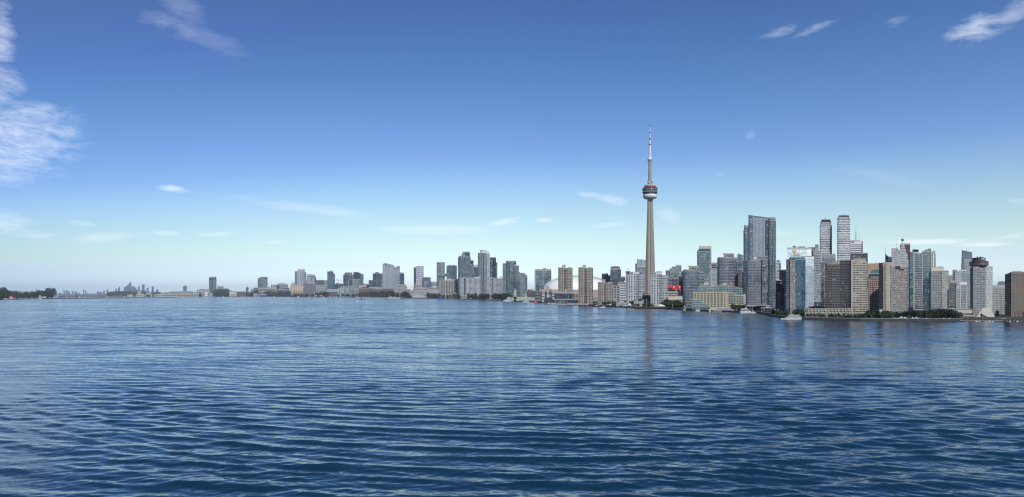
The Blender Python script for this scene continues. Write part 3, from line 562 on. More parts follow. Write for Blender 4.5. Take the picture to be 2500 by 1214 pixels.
A('dark_block', 'dark low block between the teal tower and the round-topped tower', 1.35, [('block', (817, 840), 693.5, 'glass_dark', dict(f=3, b=3, units=2)), ('annex', (820, 826), 691.5, 'dark_slate', dict(ybot=693.6))], 'block')
A('dark_tower', 'dark blue-grey tower with chamfered top behind the crane', 1.45, [('tower', [(838, 3), (843, 0), (857, 0), (861.5, 4)], 671, 'glass_dark', dict(f=2.6, b=2.4)), ('upper_tower', [(841, 3), (845, 0), (856, 0), (860, 3)], 667.2, 'glass_dark', dict(ybot=671, f=2.6, b=2.4, dy=.6)), ('crown', (843, 859), 666, 'glass_navy', dict(ybot=667.4, D=8, dy=1))], 'tower')
A('dark_tower', 'dark tower with a curved brown crown and pale lower floors', 1.4, [('tower', RD(862, 883, .25), 670, 'glass_navy', dict(f=2.6, b=2.4)), ('crown', [(862.5, 0), (868, -1), (874, -1), (879, 0), (882, 1)], 665, 'glass_navy', dict(ybot=670, tops=[664.2, 664, 664.8, 666.6, 668.6])), ('wing', (879, 887.5), 669.8, 'glass_grey', dict(f=2.6, b=2.4, dy=1)), ('lower_front', (862, 878.5), 682, 'glass_pale', dict(f=2.6, b=3, dy=-1.5))], 'tower')
A('white_condo', 'white and green low-rise with balconies and a glass top below the crane', 1.1, [('block', (826, 843), 703, 'condo_white', dict(f=3, b=4)), ('middle', (843, 866), 703.5, 'glass_green', dict(f=3, b=3.4, dy=.8)), ('upper', (832, 866), 698.5, 'glass_green', dict(f=2.6, b=3, ybot=703.6, dy=2)), ('bay', (845, 852), 705.4, 'white_low', dict(f=3, b=3, dy=-1))], 'block')
A('beige_block', 'beige low-rise with a plain upper storey right of the crane', 1.14, [('block', (866, 886), 701, 'beige_low', dict(f=3, b=3)), ('upper', (876, 895), 697.3, 'pale_concrete', dict(ybot=701.2, D=10)), ('wing', (876, 896), 704, 'brick_low', dict(f=3, b=3, dy=-1))], 'block')
A('brick_apartments', 'reddish brown brick apartments behind the masts of the marina', 1.12, [('block', (896, 915), 704, 'brick_low', dict(f=3.2, b=3)), ('wing', (912, 936), 706, 'brick_low', dict(f=3.2, b=4, dy=1)), ('top_floor', (901, 940), 701.3, 'beige_low', dict(f=3, b=3, dy=3)), ('end_wing', (936, 962), 704.5, 'brick_low', dict(f=3.2, b=3.2, dy=.5))], 'block')
A('dark_low_block', 'low navy slab between two dark towers', 1.5, [('block', (886, 901), 695, 'glass_navy', dict(f=3, b=3)), ('roof_deck', (889, 899), 694, 'dark_metal', dict(ybot=695))], 'block')
A('dark_tower', 'dark blue tower with pointed hexagonal crown left of the big white slab', 1.42, [('tower', [(910, 2), (916, 0), (927, 0), (934, 3)], 668, 'glass_dark', dict(f=2.5, b=2.4)), ('crown', [(914, 1), (920, 0), (927, 1)], 665, 'glass_dark', dict(ybot=668.1, tops=[666.6, 664, 666.8], D=8)), ('low_wing', (900, 911), 684.5, 'glass_dark', dict(f=2.5, b=2.4))], 'tower')
A('white_slab_tower', 'broad white ribbed condo slab with a sloping roofline', 1.36, [('left_pier', (934, 939), 644.5, 'office_pale', dict(f=2.6, b=1.7)), ('main_slab', [(938.5, 0), (962, 0)], 647, 'slab_white', dict(f=2.6, b=2.4, tops=[642.4, 647.8], dy=-.6)), ('roof_panel', [(939.5, 0), (961.5, 0)], 648, 'office_pale', dict(ybot=650.2, tops=[642, 647.4], dy=-.9, D=2, f=5)), ('dark_box', (939, 943.2), 643.6, 'glass_grey', dict(ybot=648.5, dy=-1.3, D=2)), ('right_slab', (962, 976), 652.4, 'slab_white', dict(f=2.6, b=2.2)), ('right_crown', (969, 976), 650, 'white_paint', dict(ybot=652.4, D=8)), ('right_box', (971.5, 975.6), 650.8, 'glass_grey', dict(ybot=655, dy=-.4, D=2))], 'tower')
A('navy_tower', 'small navy tower with chamfered top right of the white slab', 1.42, [('tower', [(976, 0), (983, 0), (987, 3)], 668.4, 'glass_dark', dict(f=2.6, b=2.2)), ('crown', [(976, 0), (981, 0), (985, 3)], 666.2, 'glass_grey', dict(ybot=668.5, D=7))], 'tower')
def terrace_building(label, x0, x1, ytop, rising, cap):
    """stepped terrace building: storeys set back one by one"""
    Y = SY((x0 + x1) / 2) * 1.13; root = empty('terrace_building', (X_((x0 + x1) / 2, Y), Y, GZ), label, 'terrace block'); n = 7; yb = 722
    for i in range(n):
        t = i / n; a, b_ = (x0 + (x1 - x0) * t * .62, x1) if rising > 0 else (x0, x1 - (x1 - x0) * t * .62)
        attach(solid('storey', [(a, 0), (b_, 1)], yb - (yb - ytop) * (i + 1) / n, 'terrace', Y + i * .9 * Y / F, None, ybot=yb - (yb - ytop) * i / n + (2 if i == 0 else 0), f=3.6, b=3, D=16 - i), root)
    attach(solid('brick_cap', cap[:2], cap[2], 'gold', Y + 6 * Y / F, None, ybot=ytop + .4, D=9), root)
    if rising > 0:
        attach(solid('sloping_wall', [(x0 + 8, 0), (x0 + 11, 0)], 712, 'gold', Y - .5 * Y / F, None, ybot=721, D=10, taper=(9, 9)), root)
terrace_building('stepped grey terrace building climbing to the right under a brick box', 958, 994, 699, 1, (973, 990.5, 695.4))
terrace_building('stepped grey terrace building falling to the left under a brick box', 996, 1032, 699, 1, (1011.5, 1027.5, 695.4))
A('low_terraces', 'low pale green terraces in the gap between the stepped buildings', 1.1, [('lower', (975, 1010), 714, 'terrace', dict(f=3.4, b=3)), ('upper', (982, 1003), 707, 'terrace', dict(ybot=714, f=3.4, b=3, dy=3))], 'terrace block')
A('patterned_tower', 'white tower with a wavy pattern of dark windows and a dark left side', 1.4, [('dark_side', (1010, 1016.2), 653.2, 'glass_dark', dict(f=2.6, b=2)), ('front', (1016, 1034), 651, 'pattern_wave', dict(f=5.2, b=2.6, dy=-.4))], 'tower')
A('grey_block', 'squat grey block right of the wavy patterned tower', 1.37, [('block', (1030, 1051.5), 678.4, 'glass_grey', dict(f=2.6, b=2.4, units=2)), ('top_floor', (1031.5, 1050), 677.3, 'dark_slate', dict(ybot=678.6, D=10)), ('front_bay', (1036, 1044), 688, 'glass_pale', dict(f=2.8, b=2.2, dy=-.8))], 'block')
A('round_block', 'round-roofed pale block with columns behind the white balconied block', 1.3, [('drum', RD(1051.5, 1067, .4, 10), 692, 'pattern_wave', dict(f=5, b=3)), ('drum_roof', RD(1051, 1067.5, .4, 10), 688.8, 'concrete', dict(ybot=692.2)), ('dark_band', RD(1051.3, 1067.2, .4, 10), 693.8, 'dark_slate', dict(ybot=695.4, dy=-.2))], 'block')
A('balcony_block', 'white stepped block with long balconies at the water in front', 1.07, [('lower', (1006.5, 1044), 715, 'white_low', dict(f=3.4, b=6, slabs=3)), ('middle', (1011, 1044), 710, 'white_low', dict(ybot=715, f=3.2, b=5, dy=1)), ('upper', (1015, 1046), 705, 'white_low', dict(ybot=710, f=3.2, b=4, dy=2)), ('top', (1020, 1041), 702.6, 'beige_low', dict(ybot=705, f=3, b=4, dy=4)), ('right_wing', [(1045, 0), (1072, 1)], 706.5, 'white_low', dict(f=3.2, b=3, slabs=5)), ('roof_box', (1046, 1066), 703.2, 'beige_low', dict(ybot=706.5, D=9, dy=3))], 'block')
A('bridge_towers', 'slim grey glass tower joined by a high skybridge to its neighbour', 1.36, [('tower', RD(1066, 1086, .16, 6), 641, 'glass_pale', dict(f=2.7, b=2.8)), ('top_band', RD(1066.2, 1085.8, .16, 6), 640, 'white_paint', dict(ybot=641, parapet=False)), ('skybridge', (1071, 1090.5), 669.3, 'glass_green', dict(ybot=675, f=3, b=2.6, dy=-2, D=6)), ('bridge_floor', (1071, 1090.5), 674.6, 'navy_panel', dict(ybot=675.4, dy=-2.2, D=6, parapet=False))], 'tower')
A('glass_tower', 'squarish grey-green glass tower at the right end of the skybridge', 1.37, [('tower', [(1090, 1), (1104, 0), (1115.5, 2)], 649, 'glass_teal', dict(f=2.7, b=2.4)), ('roof_box', (1094, 1112), 647.8, 'pale_concrete', dict(ybot=649.1, D=10))], 'tower')
A('dark_glass_block', 'dark teal block tucked between the ribbed building and the white slab', 1.28, [('block', (1106, 1122), 682.6, 'glass_dark', dict(f=2.8, b=2.4, units=1)), ('low_front', (1110, 1123), 715, 'beige_low', dict(f=3, b=3, dy=-6))], 'block')
A('ribbed_building', 'tan building of tall vertical ribs with a penthouse near the blue ship', 1.12, [('left_wing', (1072, 1084), 688.2, 'column_tan', dict(f=3, b=3.4)), ('main_wing', [(1083, 0), (1110, 1)], 686.8, 'column_tan', dict(f=3, b=3.6, dy=-.6)), ('cornice', [(1083, 0), (1108.5, 1)], 684.4, 'tan_concrete', dict(ybot=686.8, D=16)), ('penthouse', (1092, 1100), 681.2, 'beige', dict(ybot=684.4, D=7)), ('penthouse', (1099, 1108), 683, 'beige', dict(ybot=684.4, D=7, dy=2))])
A('blue_grey_tower', 'tall dark blue-grey tower with stepped top and dark box, left of the round tower', 1.32, [('tower', [(1118, 3), (1122, 0), (1144, 0), (1149.5, 4)], 628.5, 'glass_grey', dict(f=2.7, b=2.3, label='dark blue-grey shaft')), ('upper_tower', [(1121, 2), (1125, 0), (1148, 2)], 625, 'glass_grey', dict(ybot=628.6, f=2.7, b=2.3, dy=1)), ('crown', [(1127, 1), (1130, 0), (1147.3, 2)], 619.6, 'glass_pale', dict(ybot=625, f=2.7, b=2.5, dy=2)), ('top_box', (1129, 1147), 615.3, 'glass_pale', dict(ybot=619.6, f=2.7, b=2.4, dy=3)), ('dark_panel', (1135.5, 1145.5), 619, 'navy_panel', dict(ybot=624, dy=1.6, D=1, parapet=False))], 'tower')
A('blue_grey_tower', 'narrower blue-grey tower with a navy cap right behind the taller one', 1.4, [('tower', (1148, 1156.8), 645.5, 'glass_grey', dict(f=2.7, b=2.3)), ('cap', (1149, 1156), 636.5, 'navy_panel', dict(ybot=645.6, D=7)), ('cap_frame', (1148.7, 1156.4), 636, 'glass_pale', dict(ybot=638.5, D=8, f=2.7)), ('low_wing', (1157, 1167), 652, 'glass_dark', dict(f=2.7, b=2.4)), ('low_cap', (1158, 1166.5), 647.4, 'beige', dict(ybot=652, D=6))], 'tower')
A('white_grid_slab', 'wide white gridded slab in front of the blue-grey towers', 1.12, [('slab', [(1122.5, 0), (1174, 0)], 679, 'slab_white', dict(f=2.9, b=3.1)), ('penthouse', (1158, 1172), 676.5, 'white_paint', dict(ybot=679, D=8)), ('penthouse', (1130, 1137), 677.5, 'white_paint', dict(ybot=679, D=6)), ('dark_core', (1133.5, 1136), 679.4, 'glass_navy', dict(dy=-.3, D=2, f=2.9, b=2.4, parapet=False)), ('podium', (1124, 1175), 722, 'glass_pale', dict(f=3, b=4, dy=-2))], 'slab block')
A('round_tower', 'tall grey-green round-fronted tower with a white drum on top', 1.22, [('tower', RD(1166.5, 1190, .28, 12), 618, 'glass_pale', dict(f=2.7, b=2.2, label='pale round shaft')), ('right_wing', [(1188, 0), (1195.8, 2)], 621, 'condo_white', dict(f=2.7, b=2.2)), ('drum', RD(1172.5, 1187.5, .4, 10), 611.4, 'white_paint', dict(ybot=618, D=8)), ('wing_crown', (1187, 1195), 615.4, 'white_paint', dict(ybot=621, D=8)), ('core', (1179, 1181), 620, 'glass_navy', dict(dy=-.3, D=2, f=2.7, parapet=False))], 'tower')
A('navy_tower', 'dark navy tower with a lit grey left edge behind the right white slab', 1.45, [('left_front', (1196, 1202.5), 636, 'glass_grey', dict(f=2.7, b=2.2)), ('tower', (1202, 1211), 629.6, 'glass_navy', dict(f=2.7, b=2.4, dy=-.5)), ('crown', (1196.2, 1211), 629, 'navy_panel', dict(ybot=636, D=8)), ('right_wing', (1211, 1214.3), 641, 'glass_grey', dict(f=2.7, b=2))], 'tower')  # left front in greyer, paler glass than the navy shaft
A('white_grid_slab', 'second white gridded slab, in two planes, right of the round tower', 1.13, [('left_slab', (1195.5, 1215.5), 679, 'slab_white', dict(f=2.9, b=3)), ('right_slab', [(1215.5, 0), (1233, 1)], 681, 'slab_white', dict(f=2.9, b=2.5, dy=.8)), ('dark_core', (1202, 1204.4), 679.2, 'glass_navy', dict(dy=-.3, D=2, f=2.9, parapet=False)), ('penthouse', (1219, 1229), 676.4, 'white_paint', dict(ybot=681, D=7)), ('penthouse', (1197, 1203), 677.4, 'white_paint', dict(ybot=679, D=6))], 'slab block')
A('green_glass_tower', 'tall grey-green glass tower with notched crown beside the harbour hall', 1.18, [('left_wing', [(1227, 2), (1236, 0)], 643.4, 'glass_pale', dict(f=2.8, b=2.3)), ('tower', RD(1235, 1256, .2, 8), 639, 'glass_teal', dict(f=2.8, b=2.4, dy=-.5, label='grey-green main shaft')), ('crown', [(1235, 0), (1238, 0), (1254, 0), (1260, 2)], 637.4, 'glass_grey', dict(ybot=644, f=2.8, b=2.4, dy=1)), ('dark_box', (1255, 1260.5), 640.8, 'glass_navy', dict(ybot=646.5, dy=.5, D=6)), ('right_wing', [(1256, 0), (1267, 3)], 648.5, 'glass_grey', dict(f=2.8, b=2.3))], 'tower')
A('green_glass_tower', 'shorter grey-green tower stepping down to the right', 1.17, [('left_part', (1266, 1279.5), 666.8, 'glass_grey', dict(f=2.8, b=2.3, dy=.5)), ('middle', (1270, 1283), 668.4, 'glass_pale', dict(f=2.8, b=2.3, dy=-.3)), ('right_part', (1280, 1287.5), 672.5, 'glass_grey', dict(f=2.8, b=2.3)), ('roof_box', (1266.5, 1270), 665, 'concrete', dict(ybot=666.8, D=6))], 'tower')
A('brick_low_block', 'low reddish brick blocks between the grey-green tower and the teal glass tower', 1.3, [('block', (1287, 1300), 708, 'brick_low', dict(f=3.6, b=3)), ('wing', (1299, 1306), 710, 'brick_low', dict(f=3.6, b=3, dy=1)), ('roof_box', (1289, 1299), 706.8, 'glass_grey', dict(ybot=708))], 'block')
# marina hall with square tower, green roof and cupola
def harbour_hall():
    Y = SY(1280) * 1.06; k = Y / F; root = empty('harbour_hall', (X_(1280, Y), Y, GZ), 'harbour hall with green gabled roof, square clock tower and small cupola', 'hall')
    for n_, p_, t_, s_, kw in (('clock_tower', (1254.5, 1261), 711, 'pale_concrete', dict(D=6)), ('tower_cap', (1254, 1261.5), 709.6, 'pale_concrete', dict(ybot=711, D=7)), ('lantern', (1255.6, 1260), 706.4, 'dark_glass', dict(ybot=709.7, D=4, dy=1)), ('lantern_roof', (1255.2, 1260.4), 704.6, 'grey_metal', dict(ybot=706.4, D=4.4, dy=.8, taper=(2, -2))),
                               ('hall', (1250, 1313), 731, 'pale_concrete', dict(D=16)), ('hall_roof', [(1247, 0), (1313, 0)], 724.6, 'green_roof', dict(ybot=731, D=14, roof='green_roof', tops=[724.6, 726.6], taper=(8, -4))), ('gallery', (1268, 1310), 733.5, 'dark_glass', dict(D=2, dy=-1, ybot=736)), ('cupola_drum', RD(1280.4, 1286.4, .5, 8), 721.4, 'beige', dict(ybot=726.4, D=3, dy=3)), ('gable', [(1305, 0), (1314.5, 0)], 724.2, 'green_roof', dict(ybot=732, dy=-2, D=8, taper=(3.5, -3.5), roof='green_roof'))):
        dy = kw.pop('dy', 0); attach(solid(n_, p_, t_, s_, Y + dy * k, None, **kw), root)
    c = P(1283.4, 721.4, Y + 5 * k); attach(MB().lathe([(2.9 * k, 0), (2.5 * k, 1.4 * k), (1.4 * k, 2.7 * k), (.1 * k, 3.4 * k)], 12, c).obj('cupola_dome', ['beige'], smooth=True), root)
harbour_hall()
A('teal_glass_tower', 'square teal glass office tower with white cornice left of the stadium', 1.6, [('left_front', (1305, 1325.5), 661, 'glass_teal', dict(f=3.6, b=4, units=1, slabs=16, slab_mat='grey_metal')), ('right_front', (1326, 1346), 660.5, 'glass_teal', dict(f=3.6, b=5, dy=.5, slabs=16, slab_mat='grey_metal')), ('cornice', (1308, 1345), 657.6, 'office_pale', dict(ybot=661, f=2, D=18, dy=1)), ('roof_box', (1325.5, 1334), 655.6, 'office_pale', dict(ybot=657.8, D=8, dy=3)), ('frame_pier', (1305, 1308.6), 659.2, 'office_pale', dict(dy=-.5, D=4, f=3.6, b=2))], 'tower')
# ------------------------------------------------------------------ stadium
def stadium():
    Y = 2460.0; k = Y / F; root = empty('stadium', (X_(1420, Y), Y, GZ), 'domed stadium with white arched roof behind the tan towers', 'stadium')
    cx = X_(1419, Y); zb = Z_(712, Y); yc = Y + 75 * k
    def shell(name, rx, rz, y0, ry, m, rim=None, seg=40, rings=10):
        vs_, fs = [], []
        for j in range(rings + 1):
            e = (math.pi / 2) * j / rings
            for i in range(seg + 1):
                a = math.pi * i / seg
                s_ = math.cos(e)
                vs_.append((cx - rx * math.cos(a) * s_, y0 - ry * math.sin(e), zb + rz * math.sin(a) ** .82 * (s_ ** .9)))
        for j in range(rings):
            for i in range(seg): p = j * (seg + 1) + i; fs.append((p, p + seg + 1, p + seg + 2, p + 1))
        attach(mesh_obj(name, vs_, fs, m, None, smooth=True), root)
    # three nested roof panels, the rear arch highest
    def arch(name, rx, rz, y0, y1, m, seg=48):
        vs_, fs = [], []
        for i in range(seg + 1):
            a = math.pi * i / seg; x = cx - rx * math.cos(a); z = zb + rz * math.sin(a) ** .8
            x2 = cx - (rx - 3 * k) * math.cos(a); z2 = zb + (rz - 3.6 * k) * math.sin(a) ** .8
            vs_ += [(x, y0, z), (x, y1, z), (x2, y0, z2), (x2, y1, z2)]
        for i in range(seg): p = 4 * i; fs += [(p, p + 4, p + 5, p + 1), (p, p + 2, p + 6, p + 4), (p + 2, p + 3, p + 7, p + 6)]
        attach(mesh_obj(name, vs_, fs, m, None), root)
    arch('roof_arch', 89 * k, 42 * k, yc - 6 * k, yc + 60 * k, 'dome_grey')  # grey puts the underside shadow of the roof into the arch's colour
    shell('front_dome', 85.5 * k, 38.2 * k, yc - 2 * k, 44 * k, 'dome_white')
    attach(solid('outer_wall', [(1322, 12), (1345, 2), (1380, 0), (1460, 0), (1495, 2), (1530, 12)], 709, 'stadium_wall', Y + 6 * k, None, f=7, b=7, D=120), root)
    attach(solid('wall_band', [(1380, 0), (1462, 0)], 712, 'peach', Y + 5 * k, None, ybot=728, D=3, parapet=False), root)
    attach(solid('side_wing', [(1494, 0), (1532, 3)], 711, 'beige_low', Y - 30 * k, None, f=7, b=7, D=30), root)
    attach(solid('gate_canopy', (1497, 1515), 724, 'navy_panel', Y - 32 * k, None, ybot=733, D=3), root)
    for i in range(6): attach(MB().box((X_(1401 + i * 3.2, Y), Y - 0 * k + 4.2 * k, Z_(722, Y)), (1.5 * k, .6 * k, 7 * k)).obj('window', ['dark_glass']), root)
    for x_ in (1402.5, 1411): attach(MB().box((X_(x_, Y), Y + 3.6 * k, Z_(721, Y)), (2 * k, .5 * k, 1.8 * k)).obj('banner', ['red_paint']), root)
    attach(solid('sign_board', (1499, 1514), 709.6, 'red_paint', Y - 31 * k, None, ybot=713.4, D=1, parapet=False), root)
    text('lettering', 'ROGERS CENTRE', 1506.5, 711.5, 3.0, Y - 31.2 * k, 'white_paint', root, xs=.55)
stadium()
A('stadium_hotel', 'tan hotel block with red sign and dark glass bays below the stadium roof', 1.12, [('upper_block', [(1317.5, 3), (1326, 0), (1348, 0)], 706.5, 'tan_concrete', dict(D=20)), ('upper_wing', (1348, 1366), 708, 'tan_concrete', dict(D=18)), ('roof_box', (1330, 1342), 700.6, 'tan_concrete', dict(ybot=706.5, D=10, dy=4)),
   ('left_corner', RD(1306, 1321, .3, 6), 713, 'glass_dark', dict(f=3.6, b=3, dy=-3, slabs=6)), ('front_block', (1320, 1353), 711.4, 'dark_slate', dict(f=3.6, b=5, dy=-2)), ('bay', (1323, 1330), 713, 'band_white', dict(f=3.6, b=3, dy=-3)), ('bay', (1335, 1341), 713, 'band_white', dict(f=3.6, b=3, dy=-3)), ('bay', (1347, 1353), 713, 'band_white', dict(f=3.6, b=3, dy=-3)), ('red_sign', (1341, 1347.5), 708, 'red_paint', dict(ybot=709.6, dy=-.5, D=1, parapet=False)), ('tan_annex', (1364, 1392), 714, 'tan_concrete', dict(dy=2))], 'hotel')
A('slate_building', 'long dark slate building with vertical fins behind the marina', 1.09, [('left_part', (1353, 1371), 714.6, 'dark_slate', dict(f=14, b=6)), ('right_part', [(1371, 0), (1399.5, 1)], 715.4, 'dark_slate', dict(f=9, b=2.8, dy=-.6)), ('roof_box', (1375, 1391), 711, 'white_low', dict(ybot=715.2, D=8, dy=4, units=1))], 'building')
A('quayside_restaurant', 'dark restaurant pavilion with a gable, red sign and white awning', 1.04, [('hall', (1330, 1424), 731.5, 'dark_slate', dict(f=6, b=4, D=14)), ('gable', [(1328, 0), (1340, 0), (1352, 0)], 729, 'dark_metal', dict(tops=[731.6, 726.4, 731.6], dy=-1, D=10)), ('sign', (1336, 1344), 730, 'maroon', dict(ybot=733, dy=-1.4, D=1, parapet=False)), ('awning', (1332, 1346), 721.6, 'white_paint', dict(ybot=724, dy=2, D=6, taper=(3, -3)))], 'restaurant')
for (x0, x1, yt, ph, phy, lb, yk) in ((1362.5, 1398, 654, (1372.5, 1381), 647.4, 'tan concrete apartment tower in front of the left side of the white dome', 1.115),
                                   (1412, 1448, 654, (1422, 1431), 648.2, 'tan concrete apartment tower in front of the middle of the white dome', 1.10),
                                   (1459.5, 1496, 690, (1469.5, 1478), 683, 'shortest tan concrete tower, right of the white dome', 1.085)):
    m_ = x0 + (x1 - x0) * .52
    A('apartment_tower', lb, yk, [('left_wing', [(x0, 1.5), (x0 + 4, 0), (m_ - 3, 0)], yt, 'tan_tower', dict(f=3.8, b=3.6, units=1)), ('recess', (m_ - 4, m_ + 3), yt + 1.4, 'tan_dark', dict(f=3.8, b=3, dy=1.5)),
        ('right_wing', [(m_ + 2, 0), (x1 - 4, 0), (x1, 2)], yt + .8, 'tan_tower', dict(f=3.8, b=3.6)), ('pier', (m_ - 6, m_ - 4.6), yt - .4, 'tan_concrete', dict(D=3, dy=-.6, parapet=False)), ('stair_head', ph, phy, 'tan_concrete', dict(ybot=yt, D=8, dy=3)), ('lift_head', (x1 - 12, x1 - 4), yt - .7, 'tan_concrete', dict(ybot=yt + .8, D=8, dy=4))], 'tower', 'tan concrete towers by the dome')
A('glass_block', 'low dark glass block left of the cap-topped glass tower', 1.6, [('block', (1469, 1485.5), 669.5, 'glass_dark', dict(f=3, b=2.6)), ('roof_frame', (1470, 1484), 668.4, 'dark_metal', dict(ybot=669.6, D=10)), ('wing', (1484, 1491), 673, 'glass_dark', dict(f=3, b=2.6, dy=2))], 'block')
A('glass_tower', 'dark glass tower with a flat overhanging cap right of the short tan tower', 1.55, [('tower', [(1490, 1), (1493, 0), (1513, 0), (1516.3, 2)], 657.5, 'glass_grey', dict(f=3, b=2.6)), ('crown', (1490.6, 1513.5), 651.8, 'dark_slate', dict(ybot=656, f=4, b=3, D=18)), ('glass_belt', (1491, 1513), 656.2, 'office_pale', dict(ybot=658, D=19, dy=-.3)), ('cap_unit', (1496, 1508), 650.2, 'grey_metal', dict(ybot=651.8, D=8, dy=4))], 'tower')
A('glass_block', 'small flat dark glass block between the cap-topped tower and the blue crane', 1.6, [('block', (1516, 1526.8), 677.5, 'glass_grey', dict(f=3, b=2.6)), ('roof_frame', (1516.4, 1526.6), 676, 'dark_slate', dict(ybot=677.6, D=8))], 'block')
A('striped_office', 'white office block with thin dark horizontal stripes', 1.3, [('block', (1509, 1531), 690.5, 'stripe_white', dict(f=4.2, b=20)), ('roof_box', (1524, 1532), 685.4, 'white_paint', dict(ybot=690.5, D=8, dy=2)), ('low_hall', (1497, 1512), 698.5, 'beige_low', dict(f=6, b=6, dy=-4))], 'office')
A('stone_tower', 'pale tower with a slanted solid top behind and left of the tall concrete spire', 1.9, [('tower', [(1554.5, 0), (1567, -1), (1577, 1)], 640, 'office_pale', dict(f=4, b=3.2)), ('crown', [(1554.5, 0), (1567, -1), (1577, 1)], 634, 'office_pale', dict(ybot=640.1, f=5, b=3.2, tops=[633, 633.4, 635.6])), ('dark_side', (1551, 1554.6), 644, 'glass_navy', dict(f=3, b=2)), ('lower_front', (1556, 1578), 652, 'band_grey', dict(f=3, b=3, dy=-1))], 'tower')
def white_condo(x0, x1, yt, lab, left):
    w_ = x1 - x0
    vols = [('left_wing', [(x0, 1), (x0 + 2, 0), (x0 + w_ * .36, 0)], yt, 'condo_white', dict(f=4.1, b=4.4, slabs=24)), ('centre', (x0 + w_ * .32, x0 + w_ * .62), yt - 1, 'condo_white', dict(f=4.1, b=4.6, dy=1.2)),
            ('right_wing', RD(x0 + w_ * .56, x1, .3, 8), yt + 1.5, 'condo_white', dict(f=4.1, b=3.6, slabs=24, dy=.3)), ('white_pier', (x0 + w_ * .33, x0 + w_ * .37), yt - 3, 'white_paint', dict(dy=-.5, D=4, parapet=False)), ('white_pier', (x0 + w_ * .15, x0 + w_ * .18), yt - 1, 'white_paint', dict(dy=-.6, D=4, parapet=False)), ('crown', (x0 + w_ * .30, x0 + w_ * .66), yt - 5.5, 'white_paint', dict(ybot=yt, D=12, dy=3)), ('glass_head', (x0 + w_ * .1, x0 + w_ * .3), yt - 5, 'glass_pale', dict(ybot=yt + .2, D=9, dy=2))]
    return A('white_balcony_tower', lab, 1.1, vols, 'tower', 'white balconied towers either side of the spire')
r_, p_, Y_ = white_condo(1532, 1575.5, 670, 'white balconied tower left of the concrete spire, with a blue cap', 1)
k_ = Y_ / F
for n_, p0, t0, s0, kw in (('blue_box', (1527, 1531.4), 662.3, 'logo_blue', dict(ybot=666, D=4, dy=2)), ('dark_head', (1530.8, 1539), 662.8, 'dark_metal', dict(ybot=671, D=8, dy=2.6)), ('grey_column', (1528, 1532.4), 666, 'grey_metal', dict(D=6, dy=3))):
    dy = kw.pop('dy'); attach(solid(n0 if False else n_, p0, t0, s0, Y_ + dy * k_, None, **kw), r_)
r_, p_, Y_ = white_condo(1588.5, 1631, 671, 'white balconied tower right of the concrete spire, with a tilted roof plate', 0)
o_ = MB(); k_ = Y_ / F; c_ = P(1610, 662.8, Y_ + 8 * k_); o_.box(c_, (13 * k_, 8 * k_, 1.2 * k_)); o_.tube(P(1606, 668, Y_ + 8 * k_), P(1606, 663, Y_ + 8 * k_), .8 * k_); o_.tube(P(1613, 668, Y_ + 8 * k_), P(1614, 663, Y_ + 8 * k_), .8 * k_)
attach(o_.obj('roof_plate', ['pale_concrete']), r_)
A('grey_low_block', 'dark grey stepped low block at the foot of the concrete spire', 1.12, [('lower', (1570, 1586), 719, 'glass_dark', dict(f=3.6, b=3)), ('upper', (1571, 1582), 714, 'glass_grey', dict(ybot=719, f=3.4, b=3, dy=1)), ('side', (1585, 1590), 724, 'glass_dark', dict(f=3.6, b=3))], 'block')
